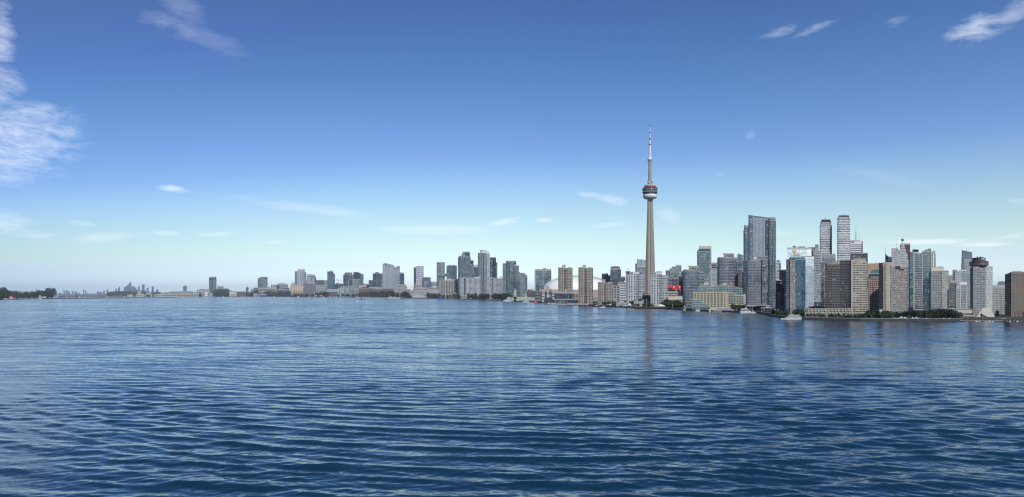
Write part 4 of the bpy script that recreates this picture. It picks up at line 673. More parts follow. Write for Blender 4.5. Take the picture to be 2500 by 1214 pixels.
# ------------------------------------------------------------------ concrete spire
def spire():
    Y = 1960.0; k = Y / F; x0 = X_(1586.8, Y); root = empty('observation_tower', (x0, Y, GZ), 'very tall concrete observation tower with round pod and white antenna mast', 'tower')
    def zz(py): return Z_(py, Y)
    def section(r, rin, a0):
        pts = []
        for q in range(3):
            a = a0 + q * 2 * math.pi / 3; c, s = math.cos(a), math.sin(a); w_ = r * .36
            pts += [(c * r * .97 + s * w_, s * r * .97 - c * w_), (c * r, s * r) , (c * r * .97 - s * w_, s * r * .97 + c * w_)]
            a2 = a + math.pi / 3; pts += [(math.cos(a2 - .3) * rin * .72, math.sin(a2 - .3) * rin * .72), (math.cos(a2 + .3) * rin * .72, math.sin(a2 + .3) * rin * .72)]
        return pts
    lev = [(742, 13.6, 9.0), (700, 12.6, 8.4), (660, 11.8, 7.8), (620, 10.9, 7.3), (580, 9.6, 6.8), (540, 8.2, 6.4), (510, 7.3, 6.1), (486, 6.8, 5.9)]
    vs_, fs = [], []; n = 15
    for py, r, ri in lev: vs_ += [(x0 + x, Y + y, zz(py)) for x, y in section(r * k, ri * k, math.radians(-22))]
    for q in range(len(lev) - 1):
        for i in range(n): j = (i + 1) % n; fs.append((q * n + i, q * n + j, (q + 1) * n + j, (q + 1) * n + i))
    attach(mesh_obj('shaft', vs_, fs, 'tower_concrete'), root)
    ga = math.radians(-82); vs_, fs = [], []
    for py, r, ri in lev:
        q = ri * .78 * k; gx, gy = x0 + math.cos(ga) * q, Y + math.sin(ga) * q; w_ = .055 * r * k
        vs_ += [(gx - w_, gy, zz(py)), (gx + w_, gy, zz(py)), (gx + w_, gy + 1.5 * k, zz(py)), (gx - w_, gy + 1.5 * k, zz(py))]
    for q in range(len(lev) - 1):
        for i in range(4): j = (i + 1) % 4; fs.append((q * 4 + i, q * 4 + j, q * 4 + 4 + j, q * 4 + 4 + i))
    attach(mesh_obj('groove_shade_strip', vs_, fs, 'dark_metal'), root)  # dark strip added along the groove, standing in for its shade
    c = (x0, Y, 0)
    def la(name, prof, m, seg=40, smooth=True): 
        o = MB().lathe([(r * k, zz(py)) for r, py in prof], seg, c).obj(name, [m]); 
        if smooth: o.data.polygons.foreach_set('use_smooth', [True] * (len(o.data.polygons) - 2) + [False] * 2)
        attach(o, root); return o
    la('radome_ring', [(8, 486.6), (13.5, 485.2), (16.3, 482.6), (17.0, 479.6), (16.4, 476.4), (14, 474.6)], 'white_paint')
    la('pod_floor', [(14.6, 475), (16.6, 473.2), (16.6, 471)], 'pod_dark'); la('pod_deck', [(17.6, 471), (18.4, 470.2), (18.4, 468.6), (17.6, 468)], 'grey_metal')
    la('pod_windows', [(17.4, 468), (17.4, 465.4)], 'dark_glass'); la('pod_deck', [(18.0, 465.4), (18.6, 464.6), (18.6, 463.4), (18, 463)], 'grey_metal')
    la('pod_windows', [(17.8, 463), (17.8, 460.8)], 'dark_glass'); la('pod_rim', [(17.6, 461), (17.2, 459.4), (15, 458.6)], 'pod_dark'); la('pod_upper', [(15, 458.8), (14, 456.6), (13.2, 456)], 'rust')
    la('pod_roof', [(13.4, 456.2), (13.4, 452.8), (12, 452.4)], 'pale_concrete')
    o = MB()
    for i in range(28):
        a = 2 * math.pi * i / 28; o.tube((x0 + 18.6 * k * math.cos(a), Y + 18.6 * k * math.sin(a), zz(463)), (x0 + 18.9 * k * math.cos(a), Y + 18.9 * k * math.sin(a), zz(459.4)), .12 * k, seg=4)
    for i in range(40):
        a, b_ = 2 * math.pi * i / 40, 2 * math.pi * (i + 1) / 40; o.tube((x0 + 18.9 * k * math.cos(a), Y + 18.9 * k * math.sin(a), zz(459.6)), (x0 + 18.9 * k * math.cos(b_), Y + 18.9 * k * math.sin(b_), zz(459.6)), .16 * k, seg=4)
    attach(o.obj('safety_rail', ['dark_metal']), root)
    la('upper_shaft', [(6, 453), (5.4, 446), (4.2, 444), (3.9, 393)], 'tower_concrete', 6, False)
    for dx in (-5.2, 5.0): attach(MB().box((x0 + dx * k, Y - 2 * k, zz(445)), (2.6 * k, 4 * k, 5 * k)).obj('equipment_box', ['concrete']), root)
    la('upper_pod', [(4.2, 394.4), (5.6, 392), (6.2, 390.4), (6, 389), (4.4, 386.6), (3.4, 385)], 'white_paint', 24); la('upper_pod_band', [(6.25, 391), (6.3, 390)], 'grey_metal', 24)
    la('antenna_base', [(3.2, 386), (3.0, 355)], 'white_paint', 8, False); la('antenna_collar', [(3.3, 355), (3.3, 352)], 'rust', 8, False); la('antenna_middle', [(2.3, 352), (2.2, 341.5)], 'white_paint', 8, False)
    la('antenna_collar', [(2.5, 341.5), (2.3, 338.5)], 'dark_metal', 8, False); la('antenna_upper', [(1.5, 338.5), (1.4, 325)], 'white_paint', 8, False); la('antenna_collar', [(1.7, 325), (1.6, 322.6)], 'dark_metal', 8, False)
    la('antenna_upper', [(1.25, 322.6), (1.1, 311)], 'white_paint', 8, False); la('antenna_tip', [(1.0, 311), (.8, 304.5), (.3, 303.6)], 'maroon', 8, False)
spire()
# ------------------------------------------------------------------ centre right
A('layered_tower', 'green-grey tower in stepped slabs with a pale square head behind the red billboard', 1.75, [('left_slab', (1625, 1636), 660.5, 'glass_grey', dict(f=3.4, b=3, dy=1)), ('middle_slab', (1635, 1651), 655.5, 'glass_green', dict(f=3.4, b=3)), ('middle_head', (1640, 1651), 652, 'glass_dark', dict(ybot=655.6, D=8)), ('right_slab', (1650, 1664), 653, 'glass_green', dict(f=3.4, b=3, dy=-.5)), ('pale_head', (1650, 1663.5), 648.5, 'glass_pale', dict(ybot=656, D=8, dy=-.7, f=7, b=6))], 'tower')
A('layered_tower', 'short banded office towers just above the red billboard', 1.5, [('block', (1631, 1641), 676, 'band_grey', dict(f=3.4, b=3)), ('wing', (1640, 1661), 680, 'glass_grey', dict(f=3.4, b=3, dy=1)), ('end', (1653, 1660), 679, 'brick_low', dict(f=3.4, b=3))], 'tower')
A('dark_slim_tower', 'dark slim glass tower behind the left edge of the round condo', 1.45, [('tower', (1657.5, 1668), 674.6, 'glass_dark', dict(f=3.4, b=3)), ('side', (1664, 1669), 663, 'glass_navy', dict(f=3.4, b=3, dy=3))], 'tower')
def billboard():
    r_, p_, Y = A('billboard_building', 'low building carrying a big red billboard with white diamond shapes', 1.3, [('dark_hall', (1630, 1641), 701, 'navy_panel', dict(dy=2)), ('red_board', [(1630.5, 0), (1654, 0), (1662, 0)], 697.4, 'red_paint', dict(ybot=704, D=2, parapet=False, tops=[698, 697, 697.6])), ('red_board', [(1641.5, 0), (1661, 0)], 704, 'red_paint', dict(ybot=708, D=2, parapet=False)), ('upper_floor', (1631, 1655.5), 712.6, 'beige_low', dict(f=5, b=6, dy=-3)), ('roof_dome', RD(1648, 1653, .5, 8), 705, 'grey_metal', dict(ybot=712.7, D=3)), ('link_wall', (1640, 1663), 708, 'navy_panel', dict(dy=4)),
       ('podium', [(1630, 0), (1644, -2), (1666, 0)], 723.6, 'beige', dict(dy=-6, D=20)), ('awning', (1634, 1660), 738, 'white_paint', dict(dy=-8, D=6, ybot=741))])
    for px, w_ in ((1645.3, 2.6), (1659.6, 1.4)):
        k = Y / F; c = P(px, 700.7, Y - .8 * k); mb = MB(); mb.prism([(c.x - w_ * k, 0), (c.x, 0), (c.x + w_ * k, 0)], 0, 1)
        vs_ = [(c.x - w_ * k, c.y, c.z), (c.x, c.y, c.z - 2.6 * k), (c.x + w_ * k, c.y, c.z), (c.x, c.y, c.z + 2.6 * k)]; vs_ += [(x, y + .7 * k, z) for x, y, z in vs_]
        attach(mesh_obj('diamond_mark', vs_, [(0, 1, 2, 3), (0, 4, 5, 1), (1, 5, 6, 2), (2, 6, 7, 3), (3, 7, 4, 0)], 'white_paint'), r_)
billboard()
A('brick_powerhouse', 'red brick powerhouse building with a tall slim brick chimney', 1.1, [('main_block', [(1595, 1), (1601, 0), (1633, 1)], 730.6, 'brick', dict(D=14)), ('front_block', (1582, 1610), 735.4, 'brick', dict(D=10, dy=-3)), ('grey_wing', (1568, 1584), 733, 'grey_metal', dict(D=12, dy=1)), ('chimney', (1611.2, 1614.2), 702.5, 'brick', dict(D=3, dy=-2, parapet=False)), ('chimney_cap', (1611, 1614.4), 701.6, 'dark_brick', dict(ybot=702.6, D=3.2, dy=-2.1, parapet=False)), ('low_roof', (1548, 1570), 736, 'concrete', dict(dy=0, D=10))], 'building')
def round_condo(lab, x0, x1, yt, cap, capt, xr, yr, yb=None, n=38, yk=1.12):
    w_ = x1 - x0
    return A('round_condo_tower', lab, yk, [('curved_front', RD(x0, x1, .34, 16), yt, 'round_condo', dict(f=3.7, b=3.4, slabs=n, slab_mat='grey_metal', slab_out=.35)), ('top_floor', RD(x0 + 1, x1 - 1, .34, 12), yt - 2.4, 'band_grey', dict(ybot=yt, f=2.6, b=3, dy=.6)), ('right_wing', (x1 - 2, xr), yr, 'round_condo', dict(f=3.7, b=3.2, dy=6)),
       ('roof_drum', (cap[0] + 3, cap[1]), capt + 3, 'band_grey', dict(ybot=yt - 2, f=3.6, b=4, D=12, dy=5)), ('roof_plate', (cap[0], cap[1]), capt, 'pale_concrete', dict(ybot=capt + 1.8, D=16, dy=4))], 'tower', 'round grey balconied towers')
round_condo('grey round-fronted balcony tower rising left of the cream terminal', 1667, 1706, 661, (1679, 1706), 650, 1719, 664)
round_condo('grey round-fronted balcony tower rising directly behind the cream terminal', 1751, 1800, 631, (1764, 1792), 619.6, 1803, 640, n=50, yk=1.22)
A('slanted_glass_tower', 'green glass tower with a sloping dark roof face and pale rear fin', 1.5, [('tower', [(1701.5, 1), (1704, 0), (1731, 0), (1735, 3)], 614, 'glass_green', dict(f=3.8, b=3, label='green-grey glass shaft')), ('sloped_roof', [(1701.5, 0), (1734, 0)], 607.4, 'glass_grey', dict(ybot=614, D=14, taper=(4.5, -.5), f=7, b=8)), ('rear_fin', (1706.5, 1737), 602.4, 'pale_concrete', dict(D=5, dy=14)), ('dark_panel', (1709, 1727), 611, 'navy_panel', dict(ybot=613, dy=-.3, D=1, parapet=False))], 'tower')
A('grey_office', 'grey office slab with a dark recessed crown right of the slanted green tower', 1.55, [('block', (1729, 1751), 651, 'glass_dark', dict(f=4, b=3)), ('crown', (1730, 1751), 642, 'band_grey', dict(ybot=645, D=12)), ('crown_posts', (1731, 1750), 645, 'glass_dark', dict(ybot=651, f=6, b=3)), ('front_slab', (1735.5, 1751), 656, 'office_pale', dict(f=3, b=1.8, dy=-3))], 'office')
A('teal_slant_tower', 'pale teal glass tower with a slanted top right of the tall round condo', 1.7, [('tower', [(1802, 0), (1814.5, 1)], 622, 'glass_blue', dict(f=4, b=6, tops=[618.8, 623.4])), ('left_fin', (1799, 1802.4), 622.6, 'office_pale', dict(f=4, b=3)), ('edge', (1802, 1803.4), 618.6, 'glass_pale', dict(dy=-.4, D=3, f=4, b=2, parapet=False))], 'tower')
A('blue_grey_block', 'blue-grey block behind the cream terminal, left of the tallest pair', 1.55, [('block', (1807, 1818), 636.5, 'glass_blue', dict(f=4, b=3)), ('lower_block', (1800, 1813), 659, 'tan_dark', dict(f=3.6, b=3.4, dy=-3)), ('dark_block', (1812, 1820), 663, 'glass_navy', dict(f=3.6, b=3, dy=-4))], 'block')
# ------------------------------------------------------------------ cream quay terminal
def terminal():
    Y = SY(1765) * 1.075; k = Y / F; root = empty('quay_terminal', (X_(1756, Y), Y, GZ), 'cream warehouse terminal on the quay with a green glass top and many square windows', 'terminal')
    def S(n_, p_, t_, s_, dy=0, **kw): o = solid(n_, p_, t_, s_, Y + dy * k, None, **kw); attach(o, root); return o
    front = S('front_wall', [(1692, 0), (1765, 0)], 713.6, 'cream_stone', D=40)
    S('corner_tower', (1764.6, 1776), 712.8, 'cream_stone', dy=-.4, D=20)
    side = S('side_wall', [(1775.6, 0), (1820, 13)], 716, 'cream_grid', f=5.6, b=3.1, D=20, tops=[713.4, 719.4])
    S('side_end', (1815.6, 1820.4), 718.4, 'cream_stone', dy=12, D=10)
    win = None
    for c in range(9):
        for r in range(7):
            if (c < 1 and r > 2) or (c < 3 and r > 4): continue
            x, z = 1696.5 + c * 8.15, 717.6 + r * 5.05
            if win is None: win = MB().box((0, 0, 0), (5.3 * k, .5 * k, 2.8 * k)).obj('window', ['term_glass'])
            o = win if (c == 0 and r == 0) else bpy.data.objects.new('window', win.data)
            if o is not win: COL.objects.link(o)
            p = P(x, z, Y); attach(o, root); o.matrix_parent_inverse = Matrix.Identity(4); o.location = (p.x - root.location.x, Y - root.location.y - .1 * k, p.z - root.location.z)
    wn = None
    for r in range(7):
        if wn is None: wn = MB().box((0, 0, 0), (2.3 * k, .5 * k, 2.6 * k)).obj('small_window', ['dark_glass'])
        o = wn if r == 0 else bpy.data.objects.new('small_window', wn.data)
        if r: COL.objects.link(o)
        p = P(1769.4, 718 + r * 5.05, Y); attach(o, root); o.matrix_parent_inverse = Matrix.Identity(4); o.location = (p.x - root.location.x, Y - root.location.y - .5 * k, p.z - root.location.z)
    for i in range(6):   # green bays of the side wall
        px = 1781 + i * 6; yy = Y + (px - 1775.6) / 44.4 * 13 * k * 1.0 - .4 * k
        attach(MB().prism([(X_(px, yy), yy - .8 * k), (X_(px + 2.2, yy + .6 * k), yy + .0 * k), (X_(px + 2.2, yy), yy + 3 * k), (X_(px, yy), yy + 3 * k)], Z_(741.5, Y), Z_(720 + i * .8, Y)).obj('green_bay', ['green_house']), root)
    S('glass_storey', (1705, 1732), 700.6, 'glass_roof', dy=6, ybot=713.4, f=4.2, b=4.2, D=14); S('glass_storey', (1710, 1730), 695.6, 'glass_roof', dy=8, ybot=700.6, f=4.2, b=4.2, D=12)
    S('glass_storey', (1726, 1746), 704.6, 'glass_roof', dy=5, ybot=713.4, f=4, b=4, D=14); S('glass_gable', (1727, 1745), 699.6, 'office_pale', dy=7, ybot=704.6, f=1.4, b=20, D=10)
    S('glass_storey', (1745, 1782), 701, 'glass_roof', dy=4, ybot=713.4, f=4.2, b=4.2, D=18); S('glass_storey', (1746, 1776), 696.4, 'glass_roof', dy=6, ybot=701, f=4.2, b=4.2, D=16)
    for i in range(7): a = 1776 + i * 5.2; S('glass_step', (a - 1, a + 7), 697 + i * 1.45, 'glass_roof', dy=6 + i * 1.6, ybot=716 + i * .5, f=4.6, b=4.4, D=14)
    for a, b_, t, bt in ((1719, 1730, 690.6, 697), (1763.5, 1774.5, 692.6, 697.5), (1736, 1744, 696.4, 700)): S('rooftop_box', (a, b_), t, 'beige', dy=9, ybot=bt, D=7)
    for i in range(4): S('green_terrace', (1688 + i * 1.0, 1710 + i * 6.5), 732.6 + i * 4.3, 'green_house', dy=-1.6 - i * 1.3, ybot=737 + i * 4.3, f=4.3, b=5, D=6 + i)
    S('green_gallery', (1690, 1733), 749.5, 'green_house', dy=-7, f=4, b=4, D=6)
terminal()
def flag(px, py, Y, lab):
    root = empty('flag', P(px, 700, Y), lab, 'flag'); k = Y / F
    attach(MB().tube(P(px - 2.4, 703, Y), P(px - 2.4, 689.4, Y), .18 * k, .12 * k).obj('pole', ['white_paint']), root)
    def wav(x0, x1, m):
        n = 4; vs_ = []
        for i in range(n + 1):
            t = x0 + (x1 - x0) * i / n; yw = .5 * k * math.sin(t * 1.3)
            vs_ += [(*P(px + t, py - 2.1 + .12 * t, Y).xy, Z_(py - 2.1 + .12 * t, Y)), (*P(px + t, py + 2 + .12 * t, Y).xy, Z_(py + 2 + .12 * t, Y))]
            vs_[-1] = (vs_[-1][0], Y + yw, vs_[-1][2]); vs_[-2] = (vs_[-2][0], Y + yw, vs_[-2][2])
        vs_ += [(x, y + .12 * k, z) for x, y, z in vs_]; b = 2 * n + 2
        fs = [(2 * i, 2 * i + 1, 2 * i + 3, 2 * i + 2) for i in range(n)] + [(b + 2 * i, b + 2 * i + 2, b + 2 * i + 3, b + 2 * i + 1) for i in range(n)] + [(2 * i, 2 * i + 2, b + 2 * i + 2, b + 2 * i) for i in range(n)] + [(2 * i + 1, b + 2 * i + 1, b + 2 * i + 3, 2 * i + 3) for i in range(n)]
        return mesh_obj('cloth', vs_, fs, m)
    for a, b_, m in ((-2.3, -.9, 'red_paint'), (-.9, 1.7, 'sail_cloth'), (1.7, 3.1, 'red_paint')): attach(wav(a, b_, m), root)
    lf = [(0, 1.4), (.3, .8), (.9, 1.0), (.7, .4), (1.1, .1), (.5, -.4), (.15, -.5), (.1, -1.2), (-.1, -1.2), (-.15, -.5), (-.5, -.4), (-1.1, .1), (-.7, .4), (-.9, 1.0), (-.3, .8)]
    vs_ = [tuple(P(px + .4 + a, py + .1 - b_, Y - .7 * k)) for a, b_ in lf]; vs_ += [(x, y + 1.2 * k, z) for x, y, z in vs_]; n = len(lf)
    attach(mesh_obj('maple_leaf', vs_, [tuple(range(n))] + [(i, n + i, n + (i + 1) % n, (i + 1) % n) for i in range(n)], 'red_paint'), root)
flag(1784.5, 692.4, SY(1765) * 1.09, 'red and white flag with a maple leaf flying above the green glass roof')
# ------------------------------------------------------------------ tall group
A('tall_glass_tower', 'tallest blue-grey tower with a slanted crown and a round-capped cylinder at its right', 1.42, [('left_cylinder', RD(1815, 1829, .4, 8), 562, 'glass_grey', dict(f=3.8, b=3, slabs=44, slab_mat='grey_metal', slab_out=.3)), ('left_cap', RD(1816.5, 1828, .4, 8), 553.5, 'band_grey', dict(ybot=562, f=6, b=4)), ('left_ring', RD(1816, 1829, .4, 8), 551, 'pod_dark', dict(ybot=552.6)),
   ('main_slab', [(1827, 1), (1830, 0), (1875, 0)], 536, 'glass_blue', dict(f=3.8, b=3, dy=-1, label='blue-grey main slab')), ('pale_front', (1839, 1868.5), 534, 'slab_blue', dict(f=3.8, b=3.4, dy=-2, D=2)), ('slanted_crown', [(1827, 0), (1876, 0)], 530, 'glass_blue', dict(ybot=536, f=4.5, b=3.6, tops=[525, 531.4], dy=0, D=10)),
   ('right_cylinder', RD(1873.5, 1894.5, .4, 10), 539, 'glass_teal', dict(f=3.8, b=3.4, dy=-3, slabs=56, slab_mat='grey_metal', slab_out=.3)), ('right_top', RD(1875, 1893.5, .4, 10), 534, 'band_grey', dict(ybot=539, f=5, b=4, dy=-2.6)), ('ring_cap', RD(1877, 1893.5, .4, 10), 531.4, 'pod_dark', dict(ybot=533.2, dy=-2.4)), ('recess', (1868, 1875), 537, 'glass_dark', dict(f=3.8, b=3, dy=-2))], 'tower')
A('round_condo_tower', 'widest grey round-fronted balcony tower in front of the tallest slanted one', 1.24, [('curved_front', RD(1820.5, 1864, .3, 18), 637, 'round_condo', dict(f=3.9, b=3.3, slabs=30, slab_mat='grey_metal', slab_out=.35)), ('right_wing', [(1861, 0), (1873.5, 1)], 633, 'glass_grey', dict(f=3.9, b=3, dy=1)), ('upper_ring', RD(1826, 1866, .3, 14), 633.6, 'band_grey', dict(ybot=637, f=3.6, b=3, dy=1.5)), ('white_dome', RD(1839, 1846, .4, 8), 627, 'white_paint', dict(ybot=634, D=3, dy=6)), ('drum', (1849, 1871), 626.4, 'band_grey', dict(ybot=633, f=2.4, b=4, D=12, dy=5)), ('podium', (1815, 1880), 747, 'dark_slate', dict(f=8, b=4, dy=-2)), ('podium_roof', (1849, 1868), 745, 'office_pale', dict(ybot=746.6, dy=-5, D=4))], 'tower', 'round grey balconied towers')
A('pale_far_tower', 'pale distant tower with white floors in the gap right of the tallest tower', 2.1, [('tower', (1895, 1905), 638, 'band_white', dict(f=3.4, b=3)), ('crown', (1896, 1903.5), 635.6, 'office_pale', dict(ybot=638.2, D=6)), ('shoulder', (1903, 1907), 643, 'office_pale', dict(f=3.4, b=3))], 'tower')
A('navy_block', 'plain navy block filling the gap left of the teal-and-cream tower', 1.35, [('block', (1902.5, 1922), 659, 'glass_navy', dict(f=4.6, b=3)), ('front', (1894, 1908), 685, 'glass_navy', dict(f=4.6, b=3, dy=-3)), ('brick_base', (1897, 1905.5), 716, 'brick_low', dict(f=4, b=3, dy=-6))], 'block')
A('teal_cream_tower', 'tower with grey balconies, a cream strip and a deep teal glass side', 1.12, [('grey_side', [(1919.3, 8), (1930, 0)], 634, 'round_condo', dict(f=4.4, b=2.6, D=20, slabs=26, slab_mat='grey_metal', slab_out=.3)), ('cream_strip', (1929, 1942), 636, 'harbour_tan', dict(f=4.4, b=3.2, dy=-1)), ('teal_front', [(1941, 0), (1957, -1), (1966.6, 6)], 633.5, 'blue_condo', dict(f=4.4, b=3.0, D=26)), ('teal_crown', [(1926, 0), (1956, 0), (1965, 4)], 628.6, 'blue_condo', dict(ybot=634, f=4, b=3, dy=1, D=20)), ('green_head', (1930, 1955), 624.6, 'green_roof', dict(ybot=629, D=12, dy=4)), ('green_head', (1936, 1951), 621.4, 'green_roof', dict(ybot=624.6, D=8, dy=5))], 'tower')
def silver():
    r_, p_, Y = A('silver_tower', 'silver mirrored office tower with an orange sun emblem near its top', 1.32, [('upper_block', (1922, 1981), 606.4, 'mirror_silver', dict(f=8, b=14, dy=1)), ('lower_block', [(1960, 0), (1987.5, 2)], 626.6, 'mirror_silver', dict(f=8, b=14, dy=-3)), ('roof_box', (1935, 1943.5), 601, 'glass_green', dict(ybot=606.4, D=7, dy=6)), ('roof_box', (1948, 1966), 602.4, 'grey_metal', dict(ybot=606.4, D=8, dy=6))], 'office')
    k = Y / F; c = P(1940.4, 612.4, Y - .8 * k)
    def arcm(r0, r1, a0, a1, m):
        n = 16; vs_ = []
        for i in range(n + 1): a = math.radians(a0 + (a1 - a0) * i / n); vs_ += [(c.x + r1 * k * math.cos(a), c.y, c.z + r1 * k * math.sin(a)), (c.x + r0 * k * math.cos(a), c.y, c.z + r0 * k * math.sin(a))]
        vs_ += [(x, y + 1.2 * k, z) for x, y, z in vs_]; b = 2 * n + 2
        fs = [(2 * i, 2 * i + 1, 2 * i + 3, 2 * i + 2) for i in range(n)] + [(2 * i, 2 * i + 2, b + 2 * i + 2, b + 2 * i) for i in range(n)]
        attach(mesh_obj('emblem', vs_, fs, m), r_)
    arcm(2.2, 4.4, 90, 360, 'logo_orange'); arcm(.2, 2.2, 180, 300, 'logo_orange'); arcm(3.6, 4.2, 10, 80, 'white_paint')
    text('lettering', 'Sun Life Financial', 1946, 618.6, 4.2, Y - .5 * k, 'white_paint', r_, xs=.9)
silver()
A('banded_green_tower', 'tall grey-green banded tower with a glass cube head right of the silver tower', 1.45, [('rear_block', (1974, 1990), 604, 'glass_grey', dict(f=4, b=3, dy=3)), ('tower', (1985.5, 2004.5), 612.5, 'band_grey', dict(f=4, b=3, slabs=34, slab_mat='office_pale_mat', slab_out=.3)), ('cube_head', (1989.5, 1998.6), 598, 'glass_green', dict(ybot=612.5, D=8, f=7, b=4, dy=2)), ('lower_front', (1984, 2006), 736, 'dark_slate', dict(f=4, b=3, dy=-2))], 'tower')
for x0, x1, yt, cp, lb in ((2001, 2031, 551, 536.4, 'shorter of two tall white-banded towers with a black cap'), (2043.5, 2075.5, 534.5, 526, 'taller of two tall white-banded towers with a black cap')):
    r_, p_, Y_ = A('banded_tower', lb, 1.75, [('tower', [(x0, 2), (x0 + 4, 0), (x1 - 4, 0), (x1, 2)], yt, 'band_white', dict(f=4.2, b=2.6, slabs=44, slab_out=.3)), ('pale_belt', [(x0 + 1.5, 2), (x0 + 5, 0), (x1 - 5, 0), (x1 - 1.5, 2)], (yt + cp) / 2 - .5 if x0 < 2040 else 530.6, 'office_pale', dict(ybot=yt, f=4, b=3)), ('cap', (x0 + 3.4, x1 - 2.4), cp, 'navy_panel', dict(ybot=(yt + cp) / 2 - .5 if x0 < 2040 else 530.6, D=18, taper=(1, -1)))], 'tower', 'white-banded twin towers')
    k_ = Y_ / F; xm = (x0 + x1) / 2; o_ = MB().tube(P(xm, cp, Y_ + 8 * k_), P(xm, cp - 3, Y_ + 8 * k_), .3 * k_); o_.tube(P(xm - 1.8, cp - 2, Y_ + 8 * k_), P(xm + 1.6, cp - 4.2, Y_ + 8 * k_), .35 * k_, .2 * k_); attach(o_.obj('window_crane', ['dark_metal']), r_)
r_, p_, Y_ = A('grey_bank_tower', 'plain grey office tower with a small crest sign between the twin towers', 1.5, [('tower', (2007, 2040), 622, 'glass_grey', dict(f=4, b=2.2)), ('plain_crown', (2010, 2040.3), 621.6, 'grey_metal', dict(ybot=632, dy=-.4)), ('left_wing', (2003, 2012), 640, 'glass_dark', dict(f=4, b=2.4, dy=-2)), ('rooftop_unit', (2033, 2038), 619.6, 'concrete', dict(ybot=621.6, dy=4, D=5))], 'office')
k_ = Y_ / F; c_ = P(2030.5, 626.5, Y_ - .9 * k_)
vs_ = [(c_.x + a * k_, c_.y, c_.z + b_ * k_) for a, b_ in ((-2, 2.6), (-2, -.8), (-1.2, -2.3), (0, -3.1), (1.2, -2.3), (2, -.8), (2, 2.6))]; vs_ += [(x, y + .5 * k_, z) for x, y, z in vs_]
attach(mesh_obj('crest_sign', vs_, [tuple(range(7))] + [(i, 7 + i, 7 + (i + 1) % 7, (i + 1) % 7) for i in range(7)], 'logo_blue'), r_)
attach(MB().box((c_.x - .1 * k_, c_.y - .15 * k_, c_.z + .3 * k_), (1.8 * k_, .2 * k_, 2.6 * k_)).box((c_.x + .3 * k_, c_.y - .25 * k_, c_.z + 2.8 * k_), (2.2 * k_, .2 * k_, .9 * k_)).obj('crest_emblem', ['logo_orange']), r_)
r_, p_, Y_ = A('white_bank_tower', 'white horizontally striped bank tower with twin masts and a red round emblem', 2.0, [('tower', (2074, 2104), 592, 'stripe_white', dict(f=4.6, b=20)), ('sign_band', (2074, 2104), 589, 'white_paint', dict(ybot=596, dy=-.3)), ('dark_edge', (2103.5, 2106.3), 589.2, 'dark_brick', dict(D=20)), ('roof_box', (2076, 2098), 587, 'white_paint', dict(ybot=589, D=10, dy=4))], 'office')
k_ = Y_ / F; attach(MB().tube(P(2089.6, 588, Y_ + 8 * k_), P(2089.6, 566, Y_ + 8 * k_), .9 * k_, .8 * k_).tube(P(2089.6, 566, Y_ + 8 * k_), P(2089.9, 553, Y_ + 8 * k_), .5 * k_, .25 * k_).obj('mast', ['grey_metal']), r_)
attach(MB().tube(P(2097.4, 588, Y_ + 8 * k_), P(2097.4, 566, Y_ + 8 * k_), .25 * k_, .12 * k_).obj('mast', ['grey_metal']), r_)
text('lettering', 'BMO', 2078.4, 591.4, 3.6, Y_ - .4 * k_, 'logo_blue', r_, xs=.9)
c_ = P(2083.6, 591.4, Y_ - .5 * k_); attach(MB().tube((c_.x, c_.y - .3, c_.z), (c_.x, c_.y + .8 * k_, c_.z), 2.0 * k_, seg=18).obj('emblem', ['red_paint']), r_); text('emblem_letter', 'M', 2083.6, 591.4, 2.2, Y_ - .8 * k_, 'white_paint', r_)
A('navy_office', 'flat-topped navy block in front of the white striped bank tower', 1.6, [('block', (2076, 2118.5), 618.6, 'glass_navy', dict(f=5, b=3)), ('roof_rail', (2077, 2118), 618, 'dark_metal', dict(ybot=619, D=14)), ('glass_panel', (2081, 2097), 624, 'glass_dark', dict(ybot=627.4, dy=-.3, D=1, f=3, b=5, parapet=False))], 'office')  # narrow panel in a slightly paler glass than the block
# ------------------------------------------------------------------ harbour square
A('curved_tan_tower', 'broad concave tan apartment tower with a bright end wing by the terraces', 1.13, [('left_wing', [(2014, 40), (2032, 29), (2050, 20)], 640.5, 'tan_dark', dict(f=4.1, b=4.6, D=18, slabs=0)), ('left_crown', [(2018, 38), (2032, 28.5), (2050.5, 19.5)], 637.4, 'tan_concrete', dict(ybot=645, D=14, dy=-.4)), ('middle_wing', [(2050, 20), (2064, 10), (2079, -2)], 641, 'tan_dark', dict(f=4.1, b=4.6, D=18)), ('middle_crown', [(2050, 19.6), (2064, 9.6), (2079, -2.2)], 636, 'tan_dark', dict(ybot=641, D=14, f=5, b=4)), ('end_wing', [(2078, -1), (2081, -2.5), (2113.5, -2), (2116, 0)], 639, 'tan_sunlit', dict(f=5.6, b=7.8, D=26)), ('end_crown', [(2083, -2.6), (2113.5, -2)], 633, 'tan_sunlit', dict(ybot=639.4, D=16, f=7, b=8)), ('end_pier', (2078, 2082), 634.6, 'tan_concrete', dict(dy=-3, D=5, parapet=False))], 'tower')  # left wings coloured darker as if shaded, end wing brighter as if in sun
A('gold_office', 'flat gold-brown office block behind the green-roofed tower', 1.55, [('block', (2114, 2148), 644, 'gold', dict(D=20)), ('roof_box', (2136, 2147), 642.2, 'beige', dict(ybot=644, D=8, dy=3)), ('pale_edge', (2112, 2119), 645, 'glass_pale', dict(f=4, b=3, dy=-3))], 'office')
